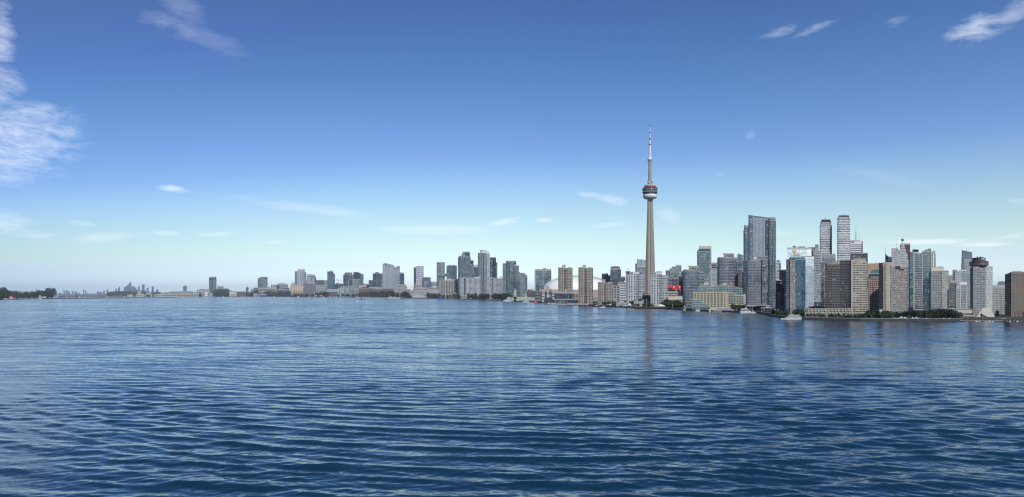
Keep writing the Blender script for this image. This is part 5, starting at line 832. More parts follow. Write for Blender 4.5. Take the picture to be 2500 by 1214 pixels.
A('green_roof_tower', 'peach gridded tower with a teal barrel roof in the gap between two tan towers', 1.3, [('tower', (2118, 2150), 684, 'peach_grid', dict(f=4.6, b=4.4)), ('upper', (2126, 2150), 677, 'peach_grid', dict(ybot=684, f=4.6, b=4.4, dy=-.3)), ('teal_side', (2117, 2127), 676, 'teal_metal', dict(dy=1.4, ybot=706, D=10)), ('glass_belt', (2120, 2150), 668, 'glass_teal', dict(ybot=677, f=5, b=4, dy=1)), ('barrel_roof', [(2122, 0), (2128, 0), (2136, 0), (2144, 0), (2150, 0)], 664, 'teal_metal', dict(ybot=668.1, tops=[667, 661.6, 658.6, 658.4, 660], dy=1.4, roof='teal_metal')), ('low_side', (2134, 2150), 700, 'peach_grid', dict(f=4.6, b=4.4, dy=-2))], 'office')
A('tan_harbour_tower', 'tan apartment tower with a dark left face and a plain middle pier', 1.13, [('left_face', [(2145.5, 16), (2157, 0)], 642.5, 'harbour_tan', dict(f=4.2, b=2.8, D=24)), ('window_strip', (2156.5, 2164), 643, 'harbour_tan', dict(f=4.2, b=3.2, dy=-.3)), ('plain_pier', (2163.5, 2172.5), 641, 'tan_concrete', dict(dy=-.8, D=20)), ('pier_head', (2155, 2178.6), 641, 'tan_concrete', dict(ybot=650, dy=-.2, D=22)), ('right_face', [(2172, 0), (2179, -.5), (2214, 1), (2217, 4)], 652, 'harbour_tan', dict(f=4.2, b=2.9, D=24)), ('right_crown', [(2178, 0), (2210, 1)], 645.6, 'tan_concrete', dict(ybot=652, D=18)), ('crown_opening', (2186, 2198), 650, 'navy_panel', dict(ybot=657, dy=-.8, D=1, parapet=False)), ('crown_opening', (2195, 2207), 657.4, 'navy_panel', dict(ybot=660, dy=-.6, D=1, parapet=False)), ('left_base', (2147, 2157), 756, 'tan_concrete', dict(dy=1, D=12))], 'tower')
def spiked():
    r_, p_, Y = A('spiked_office', 'blue-grey office with a curved pointed left corner and a needle mast', 1.8, [('block', (2163, 2177), 627.4, 'glass_grey', dict(f=4, b=2.6)), ('curved_point', [(2161, 0), (2163, 0), (2166, 0), (2170, 0)], 624, 'glass_blue', dict(ybot=640, tops=[618.6, 622, 625.4, 627.2], dy=-.3, D=8, f=4, b=3))], 'office')
    k = Y / F; attach(MB().tube(P(2161.4, 620, Y + 2 * k), P(2161.2, 603, Y + 2 * k), .45 * k, .2 * k).obj('mast', ['grey_metal']), r_)
spiked()
def commerce():
    r_, p_, Y = A('white_stone_office', 'white ribbed office with an orange sign and thin lattice mast', 1.85, [('block', (2176, 2193), 609.4, 'office_pale', dict(f=4, b=3)), ('sign_band', (2176.4, 2192.6), 608, 'office_pale', dict(ybot=615, f=8, b=16, dy=-.3)), ('side', (2187, 2196), 612, 'glass_grey', dict(f=4, b=3, dy=2))], 'office')
    k = Y / F; attach(MB().box(P(2184.6, 610.6, Y - 1 * k), (4.4 * k, .5 * k, 2.6 * k)).obj('orange_sign', ['logo_orange']), r_)
    mb = MB().tube(P(2189.6, 608, Y + 4 * k), P(2189.6, 581, Y + 4 * k), .35 * k, .15 * k)
    for s in (-2.4, 2.4): mb.tube(P(2189.6 + s, 608, Y + 4 * k), P(2189.6, 603, Y + 4 * k), .25 * k)
    attach(mb.obj('mast', ['grey_metal']), r_)
commerce()
A('red_granite_tower', 'dark red granite tower top behind the stepped beacon tower', 2.1, [('block', (2197, 2222), 597.6, 'maroon_grid', dict(f=4, b=2.6)), ('cap', (2199, 2222.3), 595.4, 'maroon', dict(ybot=598, D=16))], 'office')
def beacon():
    r_, p_, Y = A('stepped_beacon_tower', 'pale stepped tower with a slim beacon on top', 1.75, [('base', (2190, 2218), 636, 'office_pale', dict(f=4, b=2.8)), ('shoulder', (2193, 2216), 620, 'office_pale', dict(ybot=636, f=4, b=2.8, dy=.5)), ('upper', (2196, 2212.5), 610, 'office_pale', dict(ybot=620, f=4, b=2.6, dy=1)), ('top', (2199, 2209.5), 600.4, 'office_pale', dict(ybot=610, f=4, b=2.6, dy=1.6))], 'office')
    k = Y / F; c = P(2203.6, 600.4, Y + 5 * k); attach(MB().lathe([(2.6 * k, 0), (1.5 * k, 3 * k), (1.2 * k, 12 * k)], 12, c).obj('beacon_stem', ['white_paint'], smooth=True), r_)
    attach(MB().lathe([(1.4 * k, 0), (3 * k, 1.2 * k), (3 * k, 4.4 * k), (1.6 * k, 5.4 * k)], 14, c + Vector((0, 0, 11.6 * k))).obj('beacon_lantern', ['teal_metal']), r_)
    attach(MB().tube(c + Vector((0, 0, 16.8 * k)), c + Vector((0, 0, 20.4 * k)), 1.1 * k, .2 * k).obj('beacon_tip', ['white_paint']), r_)
beacon()
A('twin_glass_towers', 'left of two joined tall green glass towers with white horizontal floors', 1.22, [('left_part', [(2218.6, 2), (2222, 0), (2232, 0)], 615.4, 'glass_teal', dict(f=4, b=3)), ('white_edge', (2230.4, 2232.2), 620, 'white_paint', dict(dy=-1, D=4, parapet=False)), ('front_part', (2231.6, 2252), 619, 'glass_dark', dict(f=4, b=5, dy=-.4, slabs=34, slab_out=.3, slab_mat='office_pale_mat')), ('navy_box', (2227.5, 2242.5), 609.4, 'navy_panel', dict(ybot=616, D=10, dy=4)), ('podium', (2218, 2256), 757, 'glass_teal', dict(f=5, b=5, dy=-3))], 'tower')
A('twin_glass_towers', 'right of two joined tall green glass towers, with two white vertical fins', 1.24, [('tower', (2252.4, 2278), 615, 'glass_teal', dict(f=4, b=3.4)), ('slanted_head', [(2250.5, 0), (2262, 0), (2273, 0)], 612, 'glass_teal', dict(ybot=618, tops=[615, 609.4, 608.6], D=12, dy=1)), ('white_fin', (2274, 2276), 611.4, 'white_paint', dict(dy=-1.4, D=8, parapet=False)), ('white_fin', (2278.6, 2280.4), 611.8, 'white_paint', dict(dy=-1.2, D=8, parapet=False)), ('right_side', (2279, 2284.5), 621, 'glass_teal', dict(f=4, b=2.6, slabs=30, slab_out=.3)), ('roof_unit', (2265, 2273), 607.4, 'concrete', dict(ybot=609.4, D=5, dy=4)), ('edge_head', (2277, 2283), 612.6, 'glass_pale', dict(ybot=621, D=7, dy=2, f=4, b=3))], 'tower')
A('hotel_tower', 'grey hotel tower with a plain beige head and a lit right face', 1.14, [('left_corner', [(2268.4, 10), (2273, 0)], 663.6, 'hotel_grey', dict(f=4.2, b=3, D=20)), ('grey_face', (2272.6, 2300), 662.4, 'hotel_grey', dict(f=4.2, b=4)), ('lit_face', [(2299.6, 0), (2316.4, 3)], 661.6, 'hotel_sunlit', dict(f=4.2, b=3.2, dy=-.3, D=18)), ('head', (2275.4, 2304), 652.6, 'beige', dict(ybot=662, D=12, dy=2)), ('head_unit', (2291, 2299), 651.4, 'concrete', dict(ybot=652.6, D=5, dy=4)), ('base', (2270, 2318), 757.5, 'pale_concrete', dict(dy=-1, D=20))], 'hotel')
r_, p_, Y_ = A('slanted_blue_tower', 'blue glass tower with a leaning left edge and a slanted top in the distance', 2.0, [('tower', [(2343, 0), (2373.6, 0)], 617, 'glass_blue', dict(f=4, b=3, taper=(5.6, 0), tops=[611.4, 616])), ('dark_fin', [(2342.6, .5), (2346, -.3)], 617, 'glass_grey', dict(f=4, b=3, taper=(5.6, 5), tops=[611, 611.6], dy=-.6, D=6)), ('lower_face', (2354, 2370), 634, 'glass_green', dict(f=4, b=3, dy=-.6))], 'tower')
k_ = Y_ / F; attach(MB().tube(P(2360, 613, Y_ + 6 * k_), P(2360, 607.6, Y_ + 6 * k_), .5 * k_, .2 * k_).obj('mast', ['grey_metal']), r_)
A('stepped_glass_tower', 'grey stepped glass tower with a white flat top below the slanted blue one', 1.6, [('left_block', (2325.4, 2337), 659.6, 'glass_blue', dict(f=4, b=3, dy=1)), ('front_block', (2332, 2350), 663, 'office_pale', dict(f=4, b=4.4, dy=-.5)), ('white_top', (2341, 2360), 659.4, 'white_paint', dict(ybot=662, D=12)), ('glass_bay', RD(2345, 2368, .25, 6), 665, 'glass_green', dict(f=4, b=3.4, dy=.5)), ('left_low', (2316, 2326), 672.6, 'beige_low', dict(f=4, b=3, dy=-2))], 'tower')
A('bright_glass_block', 'bright pale glass block with white vertical piers beside the revolving-top hotel', 1.3, [('dark_left', (2317, 2336), 690, 'glass_dark', dict(f=4, b=3, units=1)), ('grey_top', (2322, 2337), 687, 'office_pale', dict(ybot=693, f=6, b=4, dy=2)), ('bright_face', (2335.6, 2368.4), 696, 'bright_glass', dict(f=4, b=3.4, dy=-1)), ('dark_belt', (2335, 2368), 695.8, 'glass_dark', dict(ybot=697, dy=-1.1, parapet=False)), ('white_head', (2343, 2361.4), 688.4, 'white_paint', dict(ybot=695.9, D=10, dy=1, taper=(1, -1))), ('white_pier', (2335.2, 2336.6), 697, 'white_paint', dict(dy=-1.6, D=3, parapet=False)), ('white_pier', (2343.6, 2345), 697, 'white_paint', dict(dy=-1.6, D=3, parapet=False)), ('white_pier', (2359.6, 2361), 697, 'white_paint', dict(dy=-1.6, D=3, parapet=False)), ('white_pier', (2367, 2368.4), 697, 'white_paint', dict(dy=-1.6, D=3, parapet=False))], 'block')
A('low_podium', 'long low concrete podium with a dark opening between the hotels', 1.1, [('upper_slab', (2316, 2370), 754, 'dark_slate', dict(ybot=757, D=20, dy=4)), ('deck', (2312, 2400), 757, 'pale_concrete', dict(ybot=765.4, D=20)), ('dark_opening', (2338, 2392), 765, 'dark_brick', dict(D=16, dy=1)), ('end_block', (2344, 2356), 768, 'concrete', dict(dy=-3, D=8)), ('white_beam', (2356, 2380), 770.6, 'white_paint', dict(ybot=772.4, dy=-5, D=2)), ('roof_deck', (2368, 2390), 752.6, 'hotel_grey', dict(ybot=757, D=14, dy=4))], 'podium')
def revolving():
    r_, p_, Y = A('hotel_tower', 'tall grey hotel tower with a dark round revolving restaurant on its roof', 1.1, [('left_corner', [(2368, 8), (2376.4, 0)], 654, 'hotel_grey', dict(f=4.2, b=3, D=22)), ('grey_face', (2376, 2406.4), 652, 'hotel_grey', dict(f=4.2, b=3.6)), ('lit_face', [(2406, 0), (2423.4, 3)], 651.4, 'hotel_sunlit', dict(f=4.2, b=3.2, dy=-.3, D=20, label='sunlit right face'))], 'hotel')
    k = Y / F; c = (X_(2390, Y + 13 * k), Y + 13 * k, 0)
    def la(n_, prof, m): o = MB().lathe([(r * k, Z_(py, Y + 0)) for r, py in prof], 36, c).obj(n_, [m]); attach(o, r_)
    la('drum_neck', [(15, 652.4), (15, 649.4)], 'dark_metal'); la('drum_floor', [(14, 650), (19.2, 648.6), (19.6, 646.8)], 'brown_metal'); la('restaurant_windows', [(19.2, 646.8), (19.2, 641.6)], 'ring_glass'); la('drum_rim', [(19.6, 641.6), (19.6, 638), (17, 637.4)], 'brown_metal'); la('sign_drum', [(13.6, 638), (13.6, 629.4), (12.6, 628.8)], 'brown_metal')
    mb = MB()
    for i in range(36): a = 2 * math.pi * i / 36; mb.box((c[0] + 19.3 * k * math.cos(a), c[1] + 19.3 * k * math.sin(a), Z_(644.2, Y)), (.4 * k, .7 * k, 5.2 * k), rz=a)
    attach(mb.obj('window_ribs', ['brown_metal']), r_)
    mb = MB(); 
    for dx, h_ in ((-4, 3), (2, 2), (5, 2.6), (9, 1.6)): mb.box((c[0] + dx * k, c[1], Z_(628.8, Y) + h_ * k / 2), (2 * k, 2 * k, h_ * k))
    attach(mb.obj('roof_units', ['dark_metal']), r_)
    # letters follow the drum
    word = 'WESTIN'
    for i, ch in enumerate(word):
        a = math.radians(-95 + i * 13); cu = bpy.data.curves.new('letter', 'FONT'); cu.body = ch; cu.size = 6.2 * k; cu.offset = .06 * k; cu.extrude = .15 * k; cu.align_x = 'CENTER'; cu.align_y = 'CENTER'; o = text_obj('letter', cu, 'white_paint'); o.location = (c[0] + 13.9 * k * math.cos(a), c[1] + 13.9 * k * math.sin(a), Z_(632.4, Y)); o.rotation_euler = (R(90), 0, a + math.pi / 2); attach(o, r_)
    # flared concrete foot
    Y2 = Y - 10 * k; k2 = Y2 / F; pl = [(X_(2385, Y2), Y2 + 2 * k2), (X_(2398, Y2), Y2 - 1 * k2), (X_(2431, Y2), Y2), (X_(2431, Y2), Y2 + 34 * k2), (X_(2385, Y2), Y2 + 34 * k2)]; zt_ = Z_(752.6, Y2)
    tp = [(X_(2405, Y2), Y2 + 9 * k2), (X_(2406, Y2), Y2 + 8.6 * k2), (X_(2423, Y2), Y2 + 8.6 * k2), (X_(2423, Y2), Y2 + 34 * k2), (X_(2405, Y2), Y2 + 34 * k2)]
    attach(MB().prism(pl, GZ - .5, Z_(772, Y2) if False else zt_, top=tp).obj('flared_base', ['pale_concrete']), r_)
    attach(MB().prism([(X_(2396, Y2), Y2 - 2 * k2), (X_(2410, Y2), Y2 - 2 * k2), (X_(2410, Y2), Y2 + 4 * k2), (X_(2396, Y2), Y2 + 4 * k2)], GZ - .5, [Z_(766, Y2), Z_(774, Y2), Z_(774, Y2), Z_(766, Y2)]).obj('ramp', ['dark_brick']), r_)
revolving()
A('concrete_grid_block', 'pale concrete block of small windows between the revolving-top hotel and the brown tower', 1.25, [('block', (2424, 2456), 702.6, 'concrete_grid', dict(f=4.4, b=3.2)), ('white_rear', (2423, 2456), 697, 'office_pale', dict(f=3, b=2, dy=10)), ('roof_unit', (2438, 2444), 701, 'dark_metal', dict(ybot=702.6, D=5, dy=3)), ('glass_vault', [(2435, 0), (2439, 0), (2446, 0), (2456, 0)], 688, 'glass_grey', dict(ybot=697, tops=[691, 687.6, 687, 687.2], dy=12, f=3, b=2.4))], 'block')
def brown():
    Y = SY(2470) * 1.12; k = Y / F; root = empty('brown_office', (X_(2485, Y), Y, GZ), 'dark brown office tower with rows of square windows at the right edge', 'office')
    def S(n_, p_, t_, s_, dy=0, **kw): o = solid(n_, p_, t_, s_, Y + dy * k, None, **kw); attach(o, root); return o
    S('left_face', [(2453.4, 12), (2469, 0)], 666.5, 'brown_grid', f=5.6, b=5, D=30, tops=[670, 664.4]); S('front_face', [(2468.6, 0), (2532, 3)], 664.2, 'brown_wall', D=34, dy=-.3); S('roof_box', (2472, 2494), 662.6, 'brown_wall', ybot=664.4, D=14, dy=6)
    w0 = None; fr = 3 / 63.4
    for r in range(18):
        for c in range(5):
            px = 2474.6 + c * 10.4; 
            if r == 0 and c == 0: pass
            z = 675.6 + r * 5.25; yy = Y - .3 * k + (px - 2468.6) * fr * k
            if w0 is None: w0 = MB().box((0, 0, 0), (8.2 * k, .5 * k, 2.9 * k)).obj('window', ['brown_glass'])
            o = w0 if (r == 0 and c == 0) else bpy.data.objects.new('window', w0.data)
            if o is not w0: COL.objects.link(o)
            attach(o, root); o.matrix_parent_inverse = Matrix.Identity(4); p = P(px, z, yy); o.location = (p.x - root.location.x, yy - .12 * k - root.location.y, p.z - root.location.z)
    for i in range(4): attach(MB().box(P(2478.6 + i * 10.4, 769, Y - .6 * k), (1.4 * k, 1.4 * k, 14 * k)).obj('column', ['brown_wall']), root)
    text('lettering', 'TORONTO STAR', 2485, 669.4, 3.3, Y - 1.2 * k, 'logo_blue', root, xs=1.0)
brown()
# stepped concrete terraces in front of the curved tower
def terraces():
    Y = SY(2025) * 1.06; k = Y / F; root = empty('concrete_terraces', (X_(2025, Y), Y, GZ), 'low rough concrete terrace apartments with slanting fins behind waterside trees', 'terrace block')
    for i, (a, b_, t) in enumerate(((1966, 2080, 770), (1967, 2080, 764.5), (1968.5, 2079, 759), (1970, 2079, 754.4))): attach(solid('storey', [(a, 0), (b_, 2)], t, 'terrace_conc', Y + i * 2.2 * k, None, ybot=t + 5.4 if i else None, f=5.2, b=5, D=26 - i * 3), root)
    for i in range(14):
        px = 1968 + i * 8.3; y0 = Y - 1.2 * k + (px - 1966) / 114 * 2 * k; x = X_(px, y0); w_ = .5 * k; zt = Z_(753.6, y0); zb = Z_(771, y0)
        attach(MB().prism([(x - w_, y0 - .6 * k), (x + w_, y0 - .6 * k), (x + w_, y0 + 8 * k), (x - w_, y0 + 8 * k)], GZ - .3, zt, top=[(x - w_ - 2.2 * k, y0 + 5.4 * k), (x + w_ - 2.2 * k, y0 + 5.4 * k), (x + w_ - 2.2 * k, y0 + 9 * k), (x - w_ - 2.2 * k, y0 + 9 * k)]).obj('fin', ['tan_concrete']), root)
terraces()
A('podium_block', 'low grey podium behind trees between the two tan towers', 1.2, [('slab', (2112, 2150), 759, 'concrete', dict(D=18)), ('dark_band', (2112, 2146), 761, 'navy_panel', dict(ybot=763.4, dy=-.4, D=1, parapet=False))], 'podium')
A('quay_pavilion', 'low grey glass pavilion with a pink awning near the helicopter', 1.03, [('hall', (1505, 1533), 741, 'office_pale', dict(f=7, b=3)), ('roof', (1503, 1534), 739.2, 'grey_metal', dict(ybot=741.2, D=10, taper=(3, -3))), ('awning', (1513, 1519), 745, 'maroon', dict(ybot=747, dy=-2, D=3))], 'pavilion')
A('boathouse', 'small dark boathouse with white-trimmed gable left of the white ferry', 1.02, [('hall', (1871, 1881.4), 768.4, 'dark_slate', dict(D=8, f=5, b=5)), ('gable', [(1870.4, 0), (1876.2, 0), (1882, 0)], 765, 'dark_metal', dict(ybot=768.5, tops=[768.4, 763.8, 768.4], D=8.4)), ('door', (1873.6, 1878.6), 768.8, 'white_paint', dict(dy=-.4, D=1, parapet=False)), ('door_opening', (1874.3, 1877.9), 769.8, 'navy_panel', dict(dy=-.7, D=1, parapet=False))], 'boathouse')
A('waterfront_block', 'dark low waterfront buildings behind the boathouse', 1.12, [('block', (1858, 1886), 752, 'glass_dark', dict(f=4, b=3, units=1)), ('wing', (1884, 1902), 757, 'brick_low', dict(f=4, b=3, dy=1)), ('low', (1862, 1900), 765, 'dark_slate', dict(f=4, b=3, dy=-4, D=8))], 'block')
# ------------------------------------------------------------------ trees
def leaf_mat(key, col, var=.55):
    m, t, b = mat(key); g = t.nodes.new('ShaderNodeNewGeometry')
    n = t.nodes.new('ShaderNodeTexNoise'); n.inputs['Scale'].default_value = .35; n.inputs['Detail'].default_value = 3; t.links.new(g.outputs['Position'], n.inputs['Vector'])
    v = M_(t, 'ADD', M_(t, 'MULTIPLY', n.outputs[0], var * 2), 1 - var); v = M_(t, 'MULTIPLY', v, M_(t, 'ADD', M_(t, 'MULTIPLY', g.outputs['Random Per Island'], .8), .6))
    s = t.nodes.new('ShaderNodeVectorMath'); s.operation = 'SCALE'; s.inputs[0].default_value = col; t.links.new(v, s.inputs[3]); t.links.new(s.outputs[0], b.inputs['Base Color']); b.inputs['Roughness'].default_value = .75; b.inputs['Specular IOR Level'].default_value = .2
    MATS[key] = m
leaf_mat('leaf_green', (.055, .09, .035)); leaf_mat('leaf_dark', (.034, .058, .034)); leaf_mat('leaf_light', (.10, .13, .04)); leaf_mat('leaf_autumn', (.16, .11, .03)); leaf_mat('leaf_blue', (.05, .085, .065))
def crown_mesh(seed, shape, leafk, n=520):
    rr = random.Random(seed); vs_, fs = [], []
    lumps = []
    for i in range(9):
        a = rr.uniform(0, 6.28); h = rr.uniform(0, 1)
        if shape == 'round': r = .36 * math.sqrt(max(0.05, 1 - (2 * h - .9) ** 2)); lumps.append((math.cos(a) * r * rr.uniform(.4, 1), math.sin(a) * r * rr.uniform(.4, 1), .20 + h * .60, rr.uniform(.16, .27)))
        else: r = .16 * (1.15 - h); lumps.append((math.cos(a) * r, math.sin(a) * r, .18 + h * .72, rr.uniform(.09, .15)))
    for q in range(n):
        x, y, z, r = rr.choice(lumps); d = Vector((rr.gauss(0, 1), rr.gauss(0, 1), rr.gauss(0, 1))).normalized() * r * rr.uniform(.55, 1.08)
        c = Vector((x, y, z)) + d; s = rr.uniform(.028, .062); up = Vector((rr.gauss(0, 1), rr.gauss(0, 1), rr.gauss(0, 1) + .6)).normalized()
        a = up.orthogonal().normalized(); b_ = up.cross(a); t = rr.uniform(0, 3); a, b_ = a * math.cos(t) + b_ * math.sin(t), b_ * math.cos(t) - a * math.sin(t)
        k = len(vs_); vs_ += [c - a * s - b_ * s * .7, c + a * s - b_ * s * .6, c + a * s * .8 + b_ * s, c - a * s * .9 + b_ * s * .8]; fs.append((k, k + 1, k + 2, k + 3))
    me = bpy.data.meshes.new('crown'); me.from_pydata([tuple(v) for v in vs_], [], fs); me.materials.append(MATS[leafk]); me.update(); return me
def trunk_mesh(seed):
    rr = random.Random(seed); mb = MB().tube((0, 0, -.02), (rr.uniform(-.02, .02), 0, .36), .026, .016, 7)
    for i in range(5):
        a = i * 1.3 + rr.uniform(0, .6); mb.tube((0, 0, .24 + .03 * i), (math.cos(a) * .2, math.sin(a) * .2, .5 + .05 * i), .011, .004, 5)
    me = bpy.data.meshes.new('trunk'); me.from_pydata(mb.v, [], mb.f); me.materials.append(MATS['bark']); me.update(); return me
CR = {}; 
for key_, shp, lk in (('g', 'round', 'leaf_green'), ('d', 'round', 'leaf_dark'), ('l', 'round', 'leaf_light'), ('a', 'round', 'leaf_autumn'), ('p', 'tall', 'leaf_dark'), ('b', 'round', 'leaf_blue')): CR[key_] = [crown_mesh(i * 17 + ord(key_), shp, lk) for i in range(3)]
TR = [trunk_mesh(i) for i in range(3)]
rt = random.Random(12)
def tree(px, ptop, Y, key, label, group, wide=1.0, z=GZ, name='tree'):
    h = Z_(ptop, Y) - z; e = empty(name, (X_(px, Y), Y, z), label, 'tree', group)
    e.scale = (h * wide, h * wide, h * 1.12); e.rotation_euler = (0, 0, rt.uniform(0, 6.28)); i = rt.randrange(3)
    for n_, me in (('trunk', TR[i]), ('crown', CR[key][i])): o = bpy.data.objects.new(n_, me); COL.objects.link(o); o.parent = e
    return e
def row(x0, x1, n, top, yk, keys, label, group, jit=1.5, wide=1.2, spread=.03, **kw):
    n = max(2, round(n * .68)); wide *= 1.18
    for i in range(n):
        px = x0 + (x1 - x0) * (i + .5) / n + rt.uniform(-.35, .35) * (x1 - x0) / n; Y = SY(px) * (yk + rt.uniform(0, spread))
        t = (top(px) if callable(top) else top) + rt.uniform(-jit, jit); tree(px, t, Y, rt.choice(keys), label, group, wide * rt.uniform(.85, 1.15), **kw)
# wooded island, far left
def isl(px):
    pts = [(-30, 702), (0, 703), (14, 706), (22, 711), (60, 713), (84, 712), (92, 709), (104, 711), (112, 712), (117, 706), (126, 704), (134, 708)]
    for (a, b), (c, d) in zip(pts, pts[1:]):
        if a <= px <= c: return b + (d - b) * (px - a) / (c - a)
    return 711
for i in range(34):
    px = -24 + 156 * (i + .5) / 34 + rt.uniform(-1.5, 1.5); back = i % 2; shy = H * F / ((733 - (px + 60) / 190 * 4.4) - HY)
    tree(px, isl(px) + (0 if back else rt.uniform(1, 6)), shy * (1.05 + .05 * back), rt.choice('ddgb'), 'dark leafy tree in the dense wood on the island at the far left', 'trees on the wooded island', rt.uniform(.75, 1.0), z=1.6)
for i in range(11):
    px = -20 + 152 * (i + .5) / 11; shy = H * F / ((733 - (px + 60) / 190 * 4.4) - HY); tree(px, isl(px) + 12 + rt.uniform(-1, 2), shy * 1.03, rt.choice('dg'), 'low bush at the foot of the island wood at the far left', 'bushes on the wooded island', 1.3, z=1.4, name='bush')
row(262, 332, 15, lambda p: 716 - 4 * min(1, max(0, (p - 262) / 20)), 1.9, 'db', 'dark hazy tree in the low wood behind the airfield', 'trees behind the airfield', .8, 1.6)
row(330, 420, 8, 714.6, 1.8, 'db', 'dark hazy tree between the hangars and the distant towers', 'trees behind the hangars', .8, 1.3)
row(526, 560, 9, 709, 1.18, 'd', 'dark tree in the mass beneath the stepped deck building', 'trees beneath the stepped deck building', 1, 1.4)
row(606, 632, 7, 712, 1.10, 'dg', 'dark tree right of the brown brick block', 'trees right of the brown brick block', 1, 1.3)
row(646, 710, 20, 712.5, 1.10, 'dgb', 'dark waterfront tree left of the tan silos', 'trees left of the silos', 1.6, 1.2)
row(709, 772, 13, 717.4, 1.03, 'd', 'small round tree in the row along the foot of the silos', 'trees at the foot of the silos', .5, 1.0, .005)
row(772, 800, 8, 714, 1.08, 'dg', 'dark tree right of the silos behind the red ship', 'trees behind the red ship', 1, 1.2)
row(826, 872, 9, 717, 1.05, 'dg', 'small tree before the white and green low-rise', 'trees before the white low-rise', 1, .9)
row(874, 922, 15, 714.6, 1.06, 'd', 'dark tree behind the masts of the yacht marina', 'trees behind the yacht marina', 1.4, 1.0)
row(924, 962, 11, 711.6, 1.07, 'd', 'large dark tree between the marina and the stepped terrace building', 'dark trees before the terraces', 1.2, 1.1)
row(966, 1000, 10, 714.5, 1.06, 'dg', 'green tree in front of the left stepped terrace building', 'trees before the left stepped building', 2, 1.0)
row(1030, 1072, 11, 716, 1.045, 'dg', 'tree before the white balconied block', 'trees before the white balconied block', 2, 1.1)
row(1078, 1122, 7, 720, 1.04, 'd', 'small tree at the foot of the ribbed building', 'trees at the foot of the ribbed building', 1.5, 1.1)
row(1144, 1214, 18, 718.6, 1.05, 'dg', 'leafy park tree in front of the white gridded slabs', 'park trees before the white slabs', 1.6, 1.1)
row(1212, 1246, 9, 717.6, 1.05, 'd', 'dark park tree left of the harbour hall tower', 'park trees left of the harbour hall', 1.6, 1.0)
row(1468, 1506, 8, 736.6, 1.035, 'gb', 'round green tree between the short tan tower and the glass pavilion', 'trees left of the glass pavilion', 1.2, 1.05)
row(1524, 1550, 6, 734, 1.07, 'd', 'dark tree at the foot of the left white balconied tower', 'trees at the foot of the white tower', 1, 1.3)
row(1548, 1600, 9, 741, 1.03, 'lg', 'yellow-green shrubby tree before the brick powerhouse', 'yellowish trees before the powerhouse', 1, 1.1)
row(1622, 1666, 12, 733.6, 1.04, 'dg', 'big dark tree left of the round condo tower', 'dark trees left of the round condo', 2, 1.0)
row(1706, 1742, 8, 746, 1.035, 'dg', 'small tree before the green terraces of the terminal', 'trees before the terminal terraces', 1.5, 1.0)
row(1783, 1822, 10, 744.5, 1.04, 'db', 'dark tree under the side wall of the cream terminal', 'trees beside the cream terminal', 1.5, 1.0)
row(1822, 1872, 9, 749, 1.05, 'd', 'dark tree at the foot of the widest round tower', 'trees at the foot of the round tower', 1.6, 1.1)
row(1884, 1924, 8, 757.5, 1.03, 'dg', 'dark tree between the boathouse and the white ferry', 'trees right of the boathouse', 2, 1.0)
row(1940, 1970, 6, 755.4, 1.05, 'dg', 'green tree behind the white ferry', 'trees behind the white ferry', 1.8, .95)
tree(1976, 740, SY(1976) * 1.2, 'd', 'single tree on the roof deck below the silver tower', 'roof garden trees', .8, z=14)
row(1976, 2080, 20, 750.4, 1.16, 'd', 'dark tree of the roof garden behind the concrete terraces', 'roof garden behind the terraces', 1.0, 1.1)
row(1970, 2112, 34, 767, 1.01, 'dgb', 'dark shrubby tree in front of the concrete terraces', 'trees before the concrete terraces', 2.2, .95)
row(2116, 2178, 16, 761.5, 1.025, 'dbg', 'large dark tree below the two tan towers', 'large trees below the tan towers', 2.2, 1.0)
row(2184, 2204, 4, 763.5, 1.03, 'd', 'dark round tree at the foot of the tan harbour tower', 'trees at the foot of the harbour tower', 1.5, 1.0)
row(2206, 2272, 17, 761, 1.025, 'dgb', 'big dark tree below the twin glass towers', 'trees below the twin glass towers', 2.0, 1.05)
tree(2218, 768.5, SY(2218) * 1.03, 'l', 'single yellow-green tree in front of the dark trees below the twin glass towers', None, 1.6); tree(2244, 765, SY(2244) * 1.03, 'a', 'single tree turning orange below the twin glass towers', None, 1.1)
row(2270, 2344, 20, lambda p: 757.5 + (0 if p < 2334 else 5), 1.025, 'db', 'tall dark tree in front of the grey hotel podium', 'dark trees before the hotel podium', 2.0, 1.05)
row(2430, 2440, 2, 759.6, 1.08, 'p', 'narrow dark conifer beside the flared concrete base', 'conifers beside the flared base', .6, .8)
# ------------------------------------------------------------------ boats
def WY(py): return H * F / (py - HY)
def hull(L_, Wd, Hh, bow=.28, stern=.86, sheer=.25):
    """pointed hull along +X, waterline z=0"""
    mb = MB(); n = 9; sec = []
    for i in range(n):
        t = i / (n - 1); x = (t - .5) * L_; w_ = Wd / 2 * (stern if t < .1 else 1.0) * (1 if t < 1 - bow else max(.02, math.sqrt(max(0, 1 - ((t - (1 - bow)) / bow) ** 2)))); zt = Hh * (1 + sheer * max(0, (t - .4) / .6) ** 2); sec.append((x, w_, zt))
    v, f = [], []
    for x, w_, zt in sec: v += [(x, -w_ * .8, -.4), (x + .02 * L_, -w_, zt), (x + .02 * L_, w_, zt), (x, w_ * .8, -.4)]
    for i in range(n - 1):
        a = 4 * i; f += [(a, a + 4, a + 5, a + 1), (a + 1, a + 5, a + 6, a + 2), (a + 2, a + 6, a + 7, a + 3)]
    f += [(0, 1, 2, 3), (4 * n - 4, 4 * n - 1, 4 * n - 2, 4 * n - 3)]
    mb.v = v; mb.f = f; mb.m = [0] * len(f); return mb
